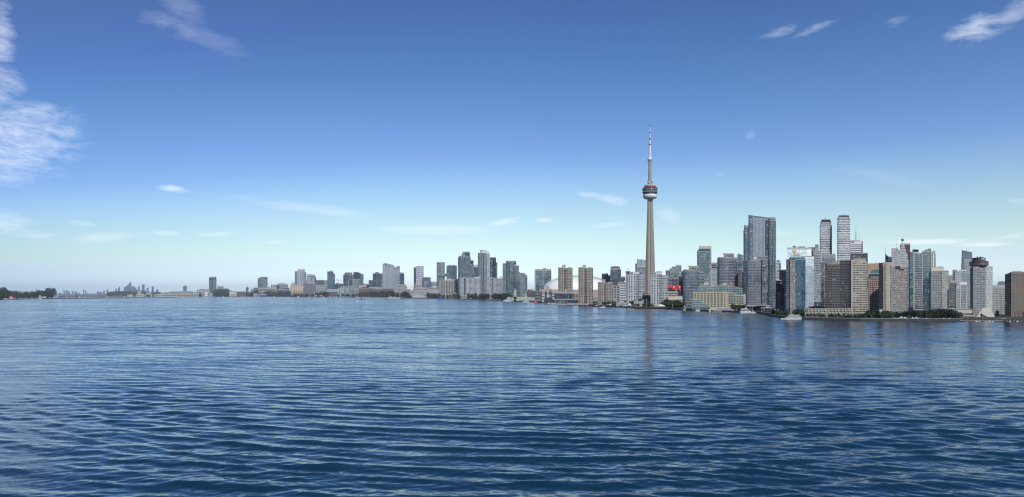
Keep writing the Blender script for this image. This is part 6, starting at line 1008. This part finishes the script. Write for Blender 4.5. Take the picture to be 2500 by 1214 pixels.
def boat(name, label, cat, px, py, length, face=1, group=None, decks=1, hullm='white_paint', superm='white_paint', hh=1.0, mast=0, sail=False, stripes=False, cabin=(.25, .75), wheel=True, masts=(), deck_h=1.0, turn=0, beam=.22, yofs=0):
    """length in photo columns; heights in photo rows"""
    Y = WY(py); k = Y / F; e = empty(name, (X_(px, Y), Y, 0), label, cat, group); e.rotation_euler = (0, 0, (0 if face > 0 else math.pi) + R(turn) - math.atan(X_(px, Y) / Y) * 0)
    L_ = length * k; W_ = L_ * beam
    def put(mb, n_, m): o = mb.obj(n_, [m]); o.parent = e; return o
    put(hull(L_, W_, hh * k), 'hull', hullm)
    z = hh * k * .96; a, b_ = cabin
    for d in range(decks):
        s = d * .055; x0, x1 = (a + s - .5) * L_, (b_ - s * 1.1 - .5) * L_
        o = put(MB().box(((x0 + x1) / 2, 0, z + deck_h * k / 2), (x1 - x0, W_ * (.86 - .08 * d), deck_h * k)), 'deck', superm)
        wb = MB().box(((x0 + x1) / 2, 0, z + deck_h * k * .55), ((x1 - x0) * .94, W_ * (.86 - .08 * d) + .14 * k, deck_h * k * .5)); w_o = wb.obj('window_band', ['dark_glass']); w_o.parent = o
        rf = MB().box(((x0 + x1) / 2, 0, z + deck_h * k * 1.04), ((x1 - x0) * 1.04, W_ * (.92 - .08 * d), deck_h * k * .1)).obj('deck_roof', [superm]); rf.parent = o
        z += deck_h * k * 1.08
    if wheel and decks:
        xw = (b_ - .055 * decks - .13 - .5) * L_; put(MB().prism([(xw - .05 * L_, -W_ * .2), (xw + .05 * L_, -W_ * .2), (xw + .05 * L_, W_ * .2), (xw - .05 * L_, W_ * .2)], z, z + deck_h * k * .8), 'wheelhouse', superm)
        z += deck_h * k * .8
    if mast: put(MB().tube((0, 0, hh * k * .8), (0, 0, mast * k), .12 * k * (1.6 if sail else 1), .05 * k), 'mast', 'white_paint')
    for mx, mh in masts: put(MB().tube((mx * L_, 0, hh * k * .8), (mx * L_, 0, mh * k), .16 * k, .07 * k).tube((mx * L_ - .6 * k, 0, mh * k * .7), (mx * L_ + .6 * k, 0, mh * k * .7), .08 * k), 'mast', 'white_paint')
    if sail:
        h0, h1 = 1.3 * k, mast * k * .96; b1 = L_ * .42
        put(MB().prism([(-b1, -.02 * k), (0, -.05 * k), (0, .05 * k), (-b1, .02 * k)], h0, h1, top=[(-.04 * L_, -.02 * k), (0, -.05 * k), (0, .05 * k), (-.04 * L_, .02 * k)]), 'mainsail', 'sail_cloth')
        put(MB().prism([(.02 * L_, -.03 * k), (.44 * L_, -.02 * k), (.44 * L_, .02 * k), (.02 * L_, .03 * k)], h0 * .9, h1 * .8, top=[(.01 * L_, -.03 * k), (.04 * L_, -.02 * k), (.04 * L_, .02 * k), (.01 * L_, .03 * k)]), 'jib', 'sail_cloth')
    if stripes:
        for q in range(2): put(MB().box((0, 0, hh * k * (.3 + .5 * q)), (L_ * .86, W_ * 1.03, hh * k * .16)), 'dark_stripe', 'black_paint')
    return e, k, L_, W_
# small sails scattered over the water
for px, py in ((194, 727.4), (206, 727.4), (261, 727.6), (303, 727.6), (361, 727.0), (447, 727.2), (546, 727.4), (591, 725.6), (631, 725.4), (654.5, 727.6), (669, 726.2), (726.5, 727.8), (729, 726.6), (790, 727.8)):
    boat('sailing_dinghy', 'tiny white sail far out on the lake before the long low shore', 'sailboat', px, py, 2.8, rt.choice((1, -1)), 'tiny white sails before the far shore', 0, hh=.6, mast=4.2, sail=True, beam=.34)
boat('sailing_dinghy', 'small white sail nearest the camera, below the white-condo crane', 'sailboat', 872.4, 738.2, 4.4, 1, None, 0, hh=1.0, mast=6.2, sail=True, beam=.4)
boat('sailboat', 'white sailboat with bare mast at the end of the wooded island', 'sailboat', 132.6, 733.4, 6.4, -1, None, 1, hh=1.8, mast=31, cabin=(.3, .7), wheel=False, beam=.3, deck_h=.7)
boat('motor_cruiser', 'white motor cruiser with a short mast by the wooded island', 'motorboat', 15, 731.8, 10.5, 1, None, 1, hh=1.6, mast=11, deck_h=1.4, cabin=(.2, .65), beam=.25)
boat('small_ferry', 'small white ferry with tall wheelhouse moored at the wooded island', 'ferry', 97.4, 730.4, 9, -1, None, 3, hh=1.8, deck_h=1.9, cabin=(.1, .8), mast=10.5, beam=.3)
e_, k_, L_, W_ = boat('work_barge', 'dark work barge with a white cabin beside the small island ferry', 'barge', 107.6, 729.6, 9.4, 1, None, 0, 'dark_metal', hh=2.0, beam=.3)
for dx, w_, h_ in ((-.28, .3, 3.0), (.22, .42, 3.6)): o = MB().box((dx * L_, 0, 2 * k_ + h_ * k_ / 2), (w_ * L_, W_ * .7, h_ * k_)).obj('cabin', ['white_paint']); o.parent = e_
o = MB().tube((-.1 * L_, 0, 2 * k_), (.2 * L_, 0, 8 * k_), .15 * k_).obj('derrick', ['dark_metal']); o.parent = e_
boat('motor_cruiser', 'tiny white boat moored in the shade of the island trees', 'motorboat', 50, 729.9, 5, 1, None, 1, hh=.9, deck_h=.9, beam=.3)
def hut():
    Y = H * F / (731.9 - HY) * 1.02; k = Y / F; e = empty('island_hut', (X_(28, Y), Y, 1.6), 'small white hut with a red roof among the island trees', 'hut')
    o = MB().box((0, 0, 3.2 * k), (6.6 * k, 4 * k, 6.4 * k)).obj('wall', ['pale_concrete']); o.parent = e; o = MB().prism([(-4.2 * k, -2.6 * k), (4.2 * k, -2.6 * k), (4.2 * k, 2.6 * k), (-4.2 * k, 2.6 * k)], 6.2 * k, 8 * k, top=[(-2.4 * k, 0), (2.4 * k, 0), (2.4 * k, .1), (-2.4 * k, .1)]).obj('roof', ['red_paint']); o.parent = e
hut()
e_, k_, L_, W_ = boat('dredger', 'dark red dredging vessel with two blue rigs off the airfield', 'ship', 187, 726.0, 7.5, 1, None, 0, 'maroon', hh=1.6, beam=.3)
for dx, h_ in ((-.3, 8), (.12, 9.4), (.34, 6)): o = MB().box((dx * L_, 0, 1.5 * k_ + h_ * k_ / 2), (.13 * L_, W_ * .5, h_ * k_)).tube((dx * L_, 0, h_ * k_), (dx * L_, 0, (h_ + 3) * k_), .2 * k_).obj('rig', ['blue_paint']); o.parent = e_
e_, k_, L_, W_ = boat('workboat', 'small orange and white workboat left of the dredger', 'boat', 163, 726.8, 6, 1, None, 1, 'orange_paint', hh=1.2, deck_h=1.2, mast=5, beam=.3)
e_, k_, L_, W_ = boat('red_ship', 'red ship with a white bow and deck gear moored right of the silos', 'ship', 780, 726.2, 21, -1, None, 1, 'maroon', 'white_paint', hh=2.6, deck_h=2, cabin=(.2, .45), masts=((.1, 8.5), (-.2, 7)), beam=.2)
o = MB().box((.38 * L_, 0, 3.2 * k_), (.16 * L_, W_ * .6, 3.6 * k_)).obj('bow_house', ['white_paint']); o.parent = e_
boat('moored_yacht', 'white yacht with bare mast in front of the dark silo block', 'sailboat', 754, 726.7, 5, 1, None, 1, hh=.9, mast=15, deck_h=.5, wheel=False, beam=.25)
boat('excursion_boat', 'long white low excursion boat below the trees before the terraces', 'boat', 957, 728.8, 27, -1, None, 1, hh=1.8, deck_h=1.8, cabin=(.12, .82), mast=0, beam=.16)
boat('excursion_boat', 'shorter white boat just right of the long excursion boat', 'boat', 972, 728.9, 9, 1, None, 1, hh=1.2, deck_h=1.4, beam=.2)
boat('speedboat', 'dark speedboat throwing spray in open water before the brick apartments', 'speedboat', 883, 731.4, 7, 1, None, 1, 'dark_metal', 'dark_metal', hh=1.6, deck_h=1.6, cabin=(.15, .55), beam=.25, turn=12)
boat('speedboat', 'smaller dark speedboat following just right of the first one', 'speedboat', 892, 731.6, 5, 1, None, 1, 'navy_panel', 'dark_metal', hh=1.2, deck_h=1.0, cabin=(.2, .6), beam=.25)
Y_ = WY(731.8); k_ = Y_ / F; o = mesh_obj('wake_foam', [(X_(874, Y_), Y_ - 6, .25), (X_(880, Y_), Y_ - 4, .25), (X_(905, Y_), Y_ - 3, .25), (X_(914, Y_), Y_ - 2, .25), (X_(900, Y_), Y_ + 20, .25), (X_(878, Y_), Y_ + 16, .25)], [(0, 1, 2, 3, 4, 5)], 'foam'); tag(o, kind='stuff')
boat('blue_ship', 'blue-hulled ship with low white cabin moored by the ribbed tan building', 'ship', 1076, 731.0, 18, -1, None, 1, 'blue_paint', 'blue_paint', hh=3.2, deck_h=1.8, cabin=(.3, .75), masts=((0, 8),), beam=.2)
boat('white_yacht', 'big white three-deck yacht moored left of the green-roofed hall', 'yacht', 1243, 736.4, 28, -1, None, 3, hh=3.0, deck_h=2.1, cabin=(.12, .80), mast=12, beam=.2)
boat('white_yacht', 'smaller white yacht moored before the green-roofed hall', 'yacht', 1284, 738.6, 18, -1, None, 2, hh=2.0, deck_h=1.7, cabin=(.15, .75), mast=6.5, beam=.2)
boat('red_boat', 'small red-hulled boat moored right of the green-roofed hall', 'boat', 1308, 739.5, 9.6, -1, None, 1, 'red_paint', hh=1.6, deck_h=1.6, mast=6, beam=.22)
for px in (868, 872.5, 877, 881, 885.5, 890, 895, 899, 903.5, 908, 913, 918, 923, 928, 934, 939): boat('marina_yacht', 'small white yacht with bare mast in the marina row before the brick apartments', 'sailboat', px + rt.uniform(-1, 1), 727.5 + (px - 868) / 70 * .8, 4.4, rt.choice((1, -1)), 'yachts in the marina before the brick apartments', 1, hh=.9, mast=rt.uniform(9, 15), deck_h=.6, wheel=False, beam=.25)
for px in (838, 845, 852, 860, 806, 814, 821): boat('moored_boat', 'small white boat moored along the quay below the white and green low-rise', 'boat', px, 726.6, 4.6, 1, 'boats moored below the white low-rise', 1, hh=.9, deck_h=.9, mast=rt.choice((0, 7)), beam=.25)
for px in (1340, 1348, 1355, 1363, 1370, 1378, 1386, 1396): boat('moored_cruiser', 'white cruiser in the tight marina row below the dark restaurant', 'motorboat', px, 742.2 + (px - 1340) / 56 * 2.2, 7.6, rt.choice((1, -1)), 'cruisers moored below the restaurant', 1, hh=1.3, deck_h=1.5, mast=rt.choice((0, 6, 9)), beam=.26)
boat('marina_ship', 'long vessel with a curved white canopy roof in the marina', 'boat', 1412, 745.8, 60, 1, None, 1, 'dark_metal', hh=2.0, deck_h=3.2, cabin=(.04, .62), wheel=False, masts=((-.02, 9),), beam=.14)
boat('tall_ship', 'moored ship with dark hull and two very tall white masts', 'ship', 1434, 747.6, 40, 1, None, 1, 'black_paint', hh=2.4, deck_h=1.8, cabin=(.1, .6), masts=((.0, 27), (.26, 27)), beam=.16)
boat('tall_ship', 'dark-hulled schooner with one tall mast before the short tan tower', 'ship', 1457, 749.4, 22, -1, None, 1, 'navy_panel', hh=2.2, deck_h=1.2, cabin=(.3, .7), masts=((-.1, 25),), beam=.18)
boat('twin_mast_boat', 'white boat with a pair of short masts under the left of the marina roof', 'boat', 1418, 745.6, 10, 1, None, 1, hh=1.4, deck_h=1.4, masts=((-.1, 20), (.14, 20)), beam=.2)
boat('white_launch', 'white launch with raked cabin below the short tan tower', 'motorboat', 1471, 751.3, 15, 1, None, 1, hh=1.6, deck_h=1.8, cabin=(.45, .8), mast=6, beam=.22)
e_, k_, L_, W_ = boat('sailing_ship', 'long dark reddish ship with bare masts moored before the brick powerhouse', 'ship', 1574, 754.4, 52, 1, None, 1, 'dark_wood', 'dark_wood', hh=3.4, deck_h=1.4, cabin=(.2, .7), wheel=False, masts=((-.18, 20), (.08, 26), (.3, 18)), beam=.14)
e_, k_, L_, W_ = boat('tour_boat', 'cream tour boat with awnings and raised white arms, left of the cruise ship', 'boat', 1684, 758.6, 34, 1, None, 1, 'tan_concrete', 'beige', hh=2.6, deck_h=2.6, cabin=(.06, .9), masts=((-.42, 13), (-.1, 12), (.1, 12)), beam=.16)
o = MB().box((-.4 * L_, 0, 10.6 * k_), (.07 * L_, W_ * .4, 2.6 * k_)).box((.0 * L_, 0, 10.6 * k_), (.09 * L_, W_ * .4, 2.2 * k_)).obj('crow_box', ['white_paint']); o.parent = e_
boat('white_launch', 'cream and white boat stern-on just right of the tour boat', 'boat', 1703, 760.4, 11.5, 1, None, 2, hh=2.2, deck_h=3.0, cabin=(.2, .95), wheel=False, beam=.4)
boat('cruise_ship', 'long white cruise ship with dark stripes and blue deck moored at the cream terminal', 'ship', 1761, 762.0, 60, -1, None, 2, hh=5.4, deck_h=2.4, cabin=(.1, .72), stripes=True, masts=((.24, 15), (-.44, 9)), beam=.13)
boat('white_ferry', 'white two-deck ferry with an orange lifeboat cover right of the cruise ship', 'ferry', 1819.5, 764.4, 26, 1, None, 2, hh=4.6, deck_h=3.2, cabin=(.06, .78), mast=18, beam=.28)
boat('white_launch', 'small white launch moored against the right end of the white ferry', 'motorboat', 1838, 764.6, 14, 1, None, 1, hh=2.0, deck_h=2.0, mast=7, beam=.25)
e_, k_, L_, W_ = boat('white_ferry', 'bright white three-deck ferry with two thin masts before the teal tower', 'ferry', 1935.5, 780.2, 57, -1, None, 3, hh=2.7, deck_h=2.7, cabin=(.14, .80), wheel=False, masts=((.13, 19), (-.29, 18)), beam=.16)
def buoy(px, py, lab, m='red_paint'):
    Y = WY(py); k = Y / F; e = empty('buoy', (X_(px, Y), Y, 0), lab, 'buoy'); o = MB().lathe([(.9 * k, -.5 * k), (1.0 * k, .6 * k), (.5 * k, 1.0 * k)], 10).obj('float', [m]); o.parent = e; o = MB().lathe([(.35 * k, .9 * k), (.25 * k, 2.6 * k)], 8).obj('post', [m]); o.parent = e
buoy(1692.2, 760.8, 'small red buoy floating before the cream tour boat'); buoy(1775, 763.6, 'small green marker floating under the cruise ship', 'teal_metal')
for px in (2362, 2369, 2376, 2384, 2391, 2399, 2407, 2416, 2424, 2433, 2459, 2466, 2475, 2484, 2493): boat('marina_cruiser', 'small white cruiser moored along the pier at the right edge', 'motorboat', px, 785.4, 6.0, rt.choice((1, -1)), 'cruisers along the right-hand pier', 1, rt.choice(('white_paint', 'dark_metal', 'blue_paint')), rt.choice(('white_paint', 'concrete')), hh=1.1, deck_h=rt.uniform(1.0, 1.7), mast=rt.choice((0, 0, 9, 14)), beam=.25)
for px, py, s in ((2200, 781, 1), (2209, 781.4, .8), (2228, 781.5, .7), (2237, 781, .8)):
    Y = SY(px) * 1.015; k = Y / F; e = empty('market_tent', (X_(px, Y), Y, GZ), 'small white tent on the grass under the trees below the tan harbour tower', 'tent', 'white tents under the harbour trees')
    o = MB().prism([(-3.4 * k * s, -2.4 * k), (3.4 * k * s, -2.4 * k), (3.4 * k * s, 2.4 * k), (-3.4 * k * s, 2.4 * k)], 1.8 * k * s, 5.2 * k * s, top=[(-.3 * k, -.2 * k), (.3 * k, -.2 * k), (.3 * k, .2 * k), (-.3 * k, .2 * k)]).obj('canopy', ['white_paint']); o.parent = e
    mb = MB(); [mb.tube((sx * 3.2 * k * s, sy * 2.2 * k, 0), (sx * 3.2 * k * s, sy * 2.2 * k, 1.9 * k * s), .12 * k) for sx in (-1, 1) for sy in (-1, 1)]; o = mb.obj('poles', ['grey_metal']); o.parent = e
def tent(px, Y, w_, lab):
    k = Y / F; e = empty('pavilion_tent', (X_(px, Y), Y, GZ), lab, 'tent'); a = w_ / 2 * k
    o = MB().prism([(-a, -a * .5), (a, -a * .5), (a, a * .5), (-a, a * .5)], 3.2 * k, 7.4 * k, top=[(-a * .25, 0), (a * .25, 0), (a * .25, .1), (-a * .25, .1)]).obj('canopy', ['white_paint']); o.parent = e
    mb = MB(); [mb.tube((sx * a * .95, sy * a * .45, 0), (sx * a * .95, sy * a * .45, 3.3 * k), .2 * k) for sx in (-1, -.3, .3, 1) for sy in (-1, 1)]; o = mb.obj('poles', ['white_paint']); o.parent = e
tent(1614, SY(1614) * 1.012, 21, 'white peaked pavilion tent on the quay before the brick powerhouse'); tent(1537, SY(1537) * 1.02, 10, 'white tent roof right of the glass pavilion')
def heli():
    Y = SY(1490) * 1.01; k = Y / F; e = empty('helicopter', (X_(1490, Y), Y, GZ), 'small white helicopter parked on the quay left of the glass pavilion', 'helicopter')
    def p(mb, n_, m='white_paint', sm=False): o = mb.obj(n_, [m], smooth=sm); o.parent = e
    p(MB().lathe([(.2 * k, -2 * k), (1.2 * k, -1.2 * k), (1.6 * k, 0), (1.3 * k, 1.4 * k), (.3 * k, 2.3 * k)], 12, (.8 * k, 0, 2.2 * k)), 'cabin', sm=True); p(MB().tube((0, 0, 2.6 * k), (-4.6 * k, 0, 3.2 * k), .6 * k, .25 * k), 'tail_boom'); p(MB().box((-4.7 * k, 0, 3.9 * k), (.5 * k, .2 * k, 1.8 * k)), 'tail_fin')
    p(MB().tube((.8 * k, 0, 4 * k), (.8 * k, 0, 5.2 * k), .2 * k), 'rotor_hub'); p(MB().box((.8 * k, 0, 5.2 * k), (9 * k, .4 * k, .12 * k)).box((.8 * k, 0, 5.2 * k), (.4 * k, 9 * k, .12 * k)), 'rotor_blades', 'grey_metal'); p(MB().tube((-1 * k, -1 * k, .15 * k), (2.4 * k, -1 * k, .15 * k), .12 * k).tube((-1 * k, 1 * k, .15 * k), (2.4 * k, 1 * k, .15 * k), .12 * k).tube((.8 * k, -1 * k, .1 * k), (.8 * k, 0, 1.2 * k), .1 * k), 'skids', 'grey_metal')
heli()
def crane(px, base, top, yk, lab, jib0, jib1, m='white_paint', cab=True, cm='red_paint'):
    Y = SY(px) * yk; k = Y / F; e = empty('tower_crane', (X_(px, Y), Y, GZ), lab, 'crane')
    def g(q, w_): return (q[0] - px) * k, 0, Z_(q[1], Y) - GZ
    o = MB().tube((0, 0, 0), (0, 0, Z_(top, Y) - GZ), .55 * k, .45 * k, 4).obj('mast', [m]); o.parent = e
    o = MB().tube(g(jib0, 0), g(jib1, 0), .42 * k, .28 * k, 4).obj('jib', [m]); o.parent = e
    o = MB().box((jib0[0] * 0 + (jib0[0] - px) * k * .4, 0, Z_(top, Y) - GZ), (3.2 * k, 1.4 * k, 1.2 * k)).obj('counterweight', [cm]); o.parent = e
crane(850.4, 704, 689, 1.2, 'white luffing tower crane with a steeply raised jib over the low-rises', (849, 690.5), (858, 669))
crane(825.5, 690, 683, 1.6, 'small grey tower crane with a level jib left of the chamfered dark tower', (818, 685.4), (838, 684.8), 'grey_metal', cm='grey_metal')
crane(1303, 712, 706, 1.5, 'thin red-brown crane with a leaning jib beside the teal glass tower', (1303, 711), (1289.5, 687.5), 'grey_metal', cm='grey_metal')
crane(1535, 664, 657, 1.5, 'small crane with raised jib above the blue-capped white condo', (1531, 654.5), (1535.5, 655.5), 'grey_metal', cm='grey_metal')
# light masts and quay posts along the shore
for px, h_ in ((768, 20), (952, 12), (1089, 17), (1098, 17), (1424, 22), (1436, 22), (1566, 22), (1578, 24), (1642, 12), (1837, 16)):
    Y = SY(px) * 1.012; k = Y / F; e = empty('light_mast', (X_(px, Y), Y, GZ), {768: 'pale light mast on the quay before the dark silo block', 952: 'light mast above the long excursion boat', 1089: 'left of two white light masts before the ribbed building', 1098: 'right of two white light masts before the ribbed building', 1424: 'light mast before the middle tan tower', 1436: 'second light mast before the middle tan tower', 1566: 'curved white lamp mast left of the brick powerhouse', 1578: 'tall dark mast before the foot of the spire', 1642: 'quay light mast before the dark trees', 1837: 'light mast behind the small launch'}[px], 'light mast')
    o = MB().tube((0, 0, 0), (0, 0, h_ * k * .8), .3 * k, .2 * k).obj('post', ['white_paint']); o.parent = e; o = MB().box((.5 * k, 0, h_ * k * .8), (1.8 * k, .5 * k, .5 * k)).obj('lamp', ['pale_concrete']); o.parent = e
# a low stone rail along the right-hand promenade
pts = [(X_(px, SY(px) * 1.004), SY(px) * 1.004) for px in range(1966, 2361, 12)]; mb = MB()
for (a, b_), (c, d) in zip(pts, pts[1:]): mb.box(((a + c) / 2, (b_ + d) / 2, GZ + .2), (math.hypot(c - a, d - b_) * .98, .4, .4), rz=math.atan2(d - b_, c - a))
tag(mb.obj('promenade_wall', ['grey_metal']), 'low pale stone wall along the promenade below the tan towers', 'wall')
# pier at the right edge
Y_ = SY(2420) * .985; k_ = Y_ / F; e_ = empty('pier', (X_(2400, Y_), Y_, 0), 'low dark pier with a pale deck along the right-hand marina', 'pier')
o = MB().box((0, 8 * k_, 2.2 * k_), (105 * k_, 5 * k_, .8 * k_)).obj('pier_deck', ['concrete']); o.parent = e_
mb = MB(); [mb.box(((i - 13) * 3.9 * k_, 8 * k_, .8 * k_), (.6 * k_, 4 * k_, 2.4 * k_)) for i in range(27)]; o = mb.obj('pier_piles', ['black_paint']); o.parent = e_

# small pale lamp posts and parked cars along the right-hand promenade
for i in range(16):
    px = 1990 + i * 23.5 + rt.uniform(-4, 4); Y = SY(px) * 1.006; k = Y / F; e = empty('promenade_lamp', (X_(px, Y), Y, GZ), 'slim pale lamp post with a white globe on the promenade below the tan towers', 'lamp post', 'lamp posts along the promenade')
    o = MB().tube((0, 0, 0), (0, 0, 4.6 * k), .14 * k, .1 * k).obj('post', ['pale_concrete']); o.parent = e
    o = MB().lathe([(.1 * k, 0), (.5 * k, .3 * k), (.5 * k, .7 * k), (.1 * k, 1.0 * k)], 8, (0, 0, 4.5 * k)).obj('globe', ['white_paint']); o.parent = e
def car(px, Y, m, label, group):
    k = Y / F; e = empty('parked_car', (X_(px, Y), Y, GZ), label, 'car', group); L_ = 5.2 * k
    def put(mb, n_, m_): o = mb.obj(n_, [m_]); o.parent = e
    put(MB().prism([(-L_ / 2, -.9 * k), (L_ / 2, -.9 * k), (L_ / 2, .9 * k), (-L_ / 2, .9 * k)], .35 * k, 1.25 * k, top=[(-L_ * .47, -.85 * k), (L_ * .46, -.85 * k), (L_ * .46, .85 * k), (-L_ * .47, .85 * k)]), 'body', m)
    put(MB().prism([(-L_ * .34, -.8 * k), (L_ * .25, -.8 * k), (L_ * .25, .8 * k), (-L_ * .34, .8 * k)], 1.25 * k, 2.0 * k, top=[(-L_ * .26, -.65 * k), (L_ * .12, -.65 * k), (L_ * .12, .65 * k), (-L_ * .26, .65 * k)]), 'cabin', 'dark_glass')
    for sx in (-.3, .3):
        for sy in (-.85, .85): put(MB().tube((sx * L_, sy * k - .12 * k, .4 * k), (sx * L_, sy * k + .12 * k, .4 * k), .42 * k, seg=10), 'wheel', 'black_paint')
for px in (2186, 2193, 2214, 2232, 2243, 2262, 2285, 2303, 2318, 2442, 2448, 2454): car(px, SY(px) * 1.02, rt.choice(('white_paint', 'grey_metal', 'white_paint', 'red_paint')), 'small parked car near the water under the dark trees at the right', 'cars parked near the right-hand promenade')
for px in (1192, 1199, 1206, 1213, 1220, 1345, 1359, 1392, 1551, 1560): car(px, SY(px) * 1.012, rt.choice(('white_paint', 'grey_metal', 'red_paint')), 'tiny parked car on the quay between the park trees and the marina', 'cars parked on the middle quay')
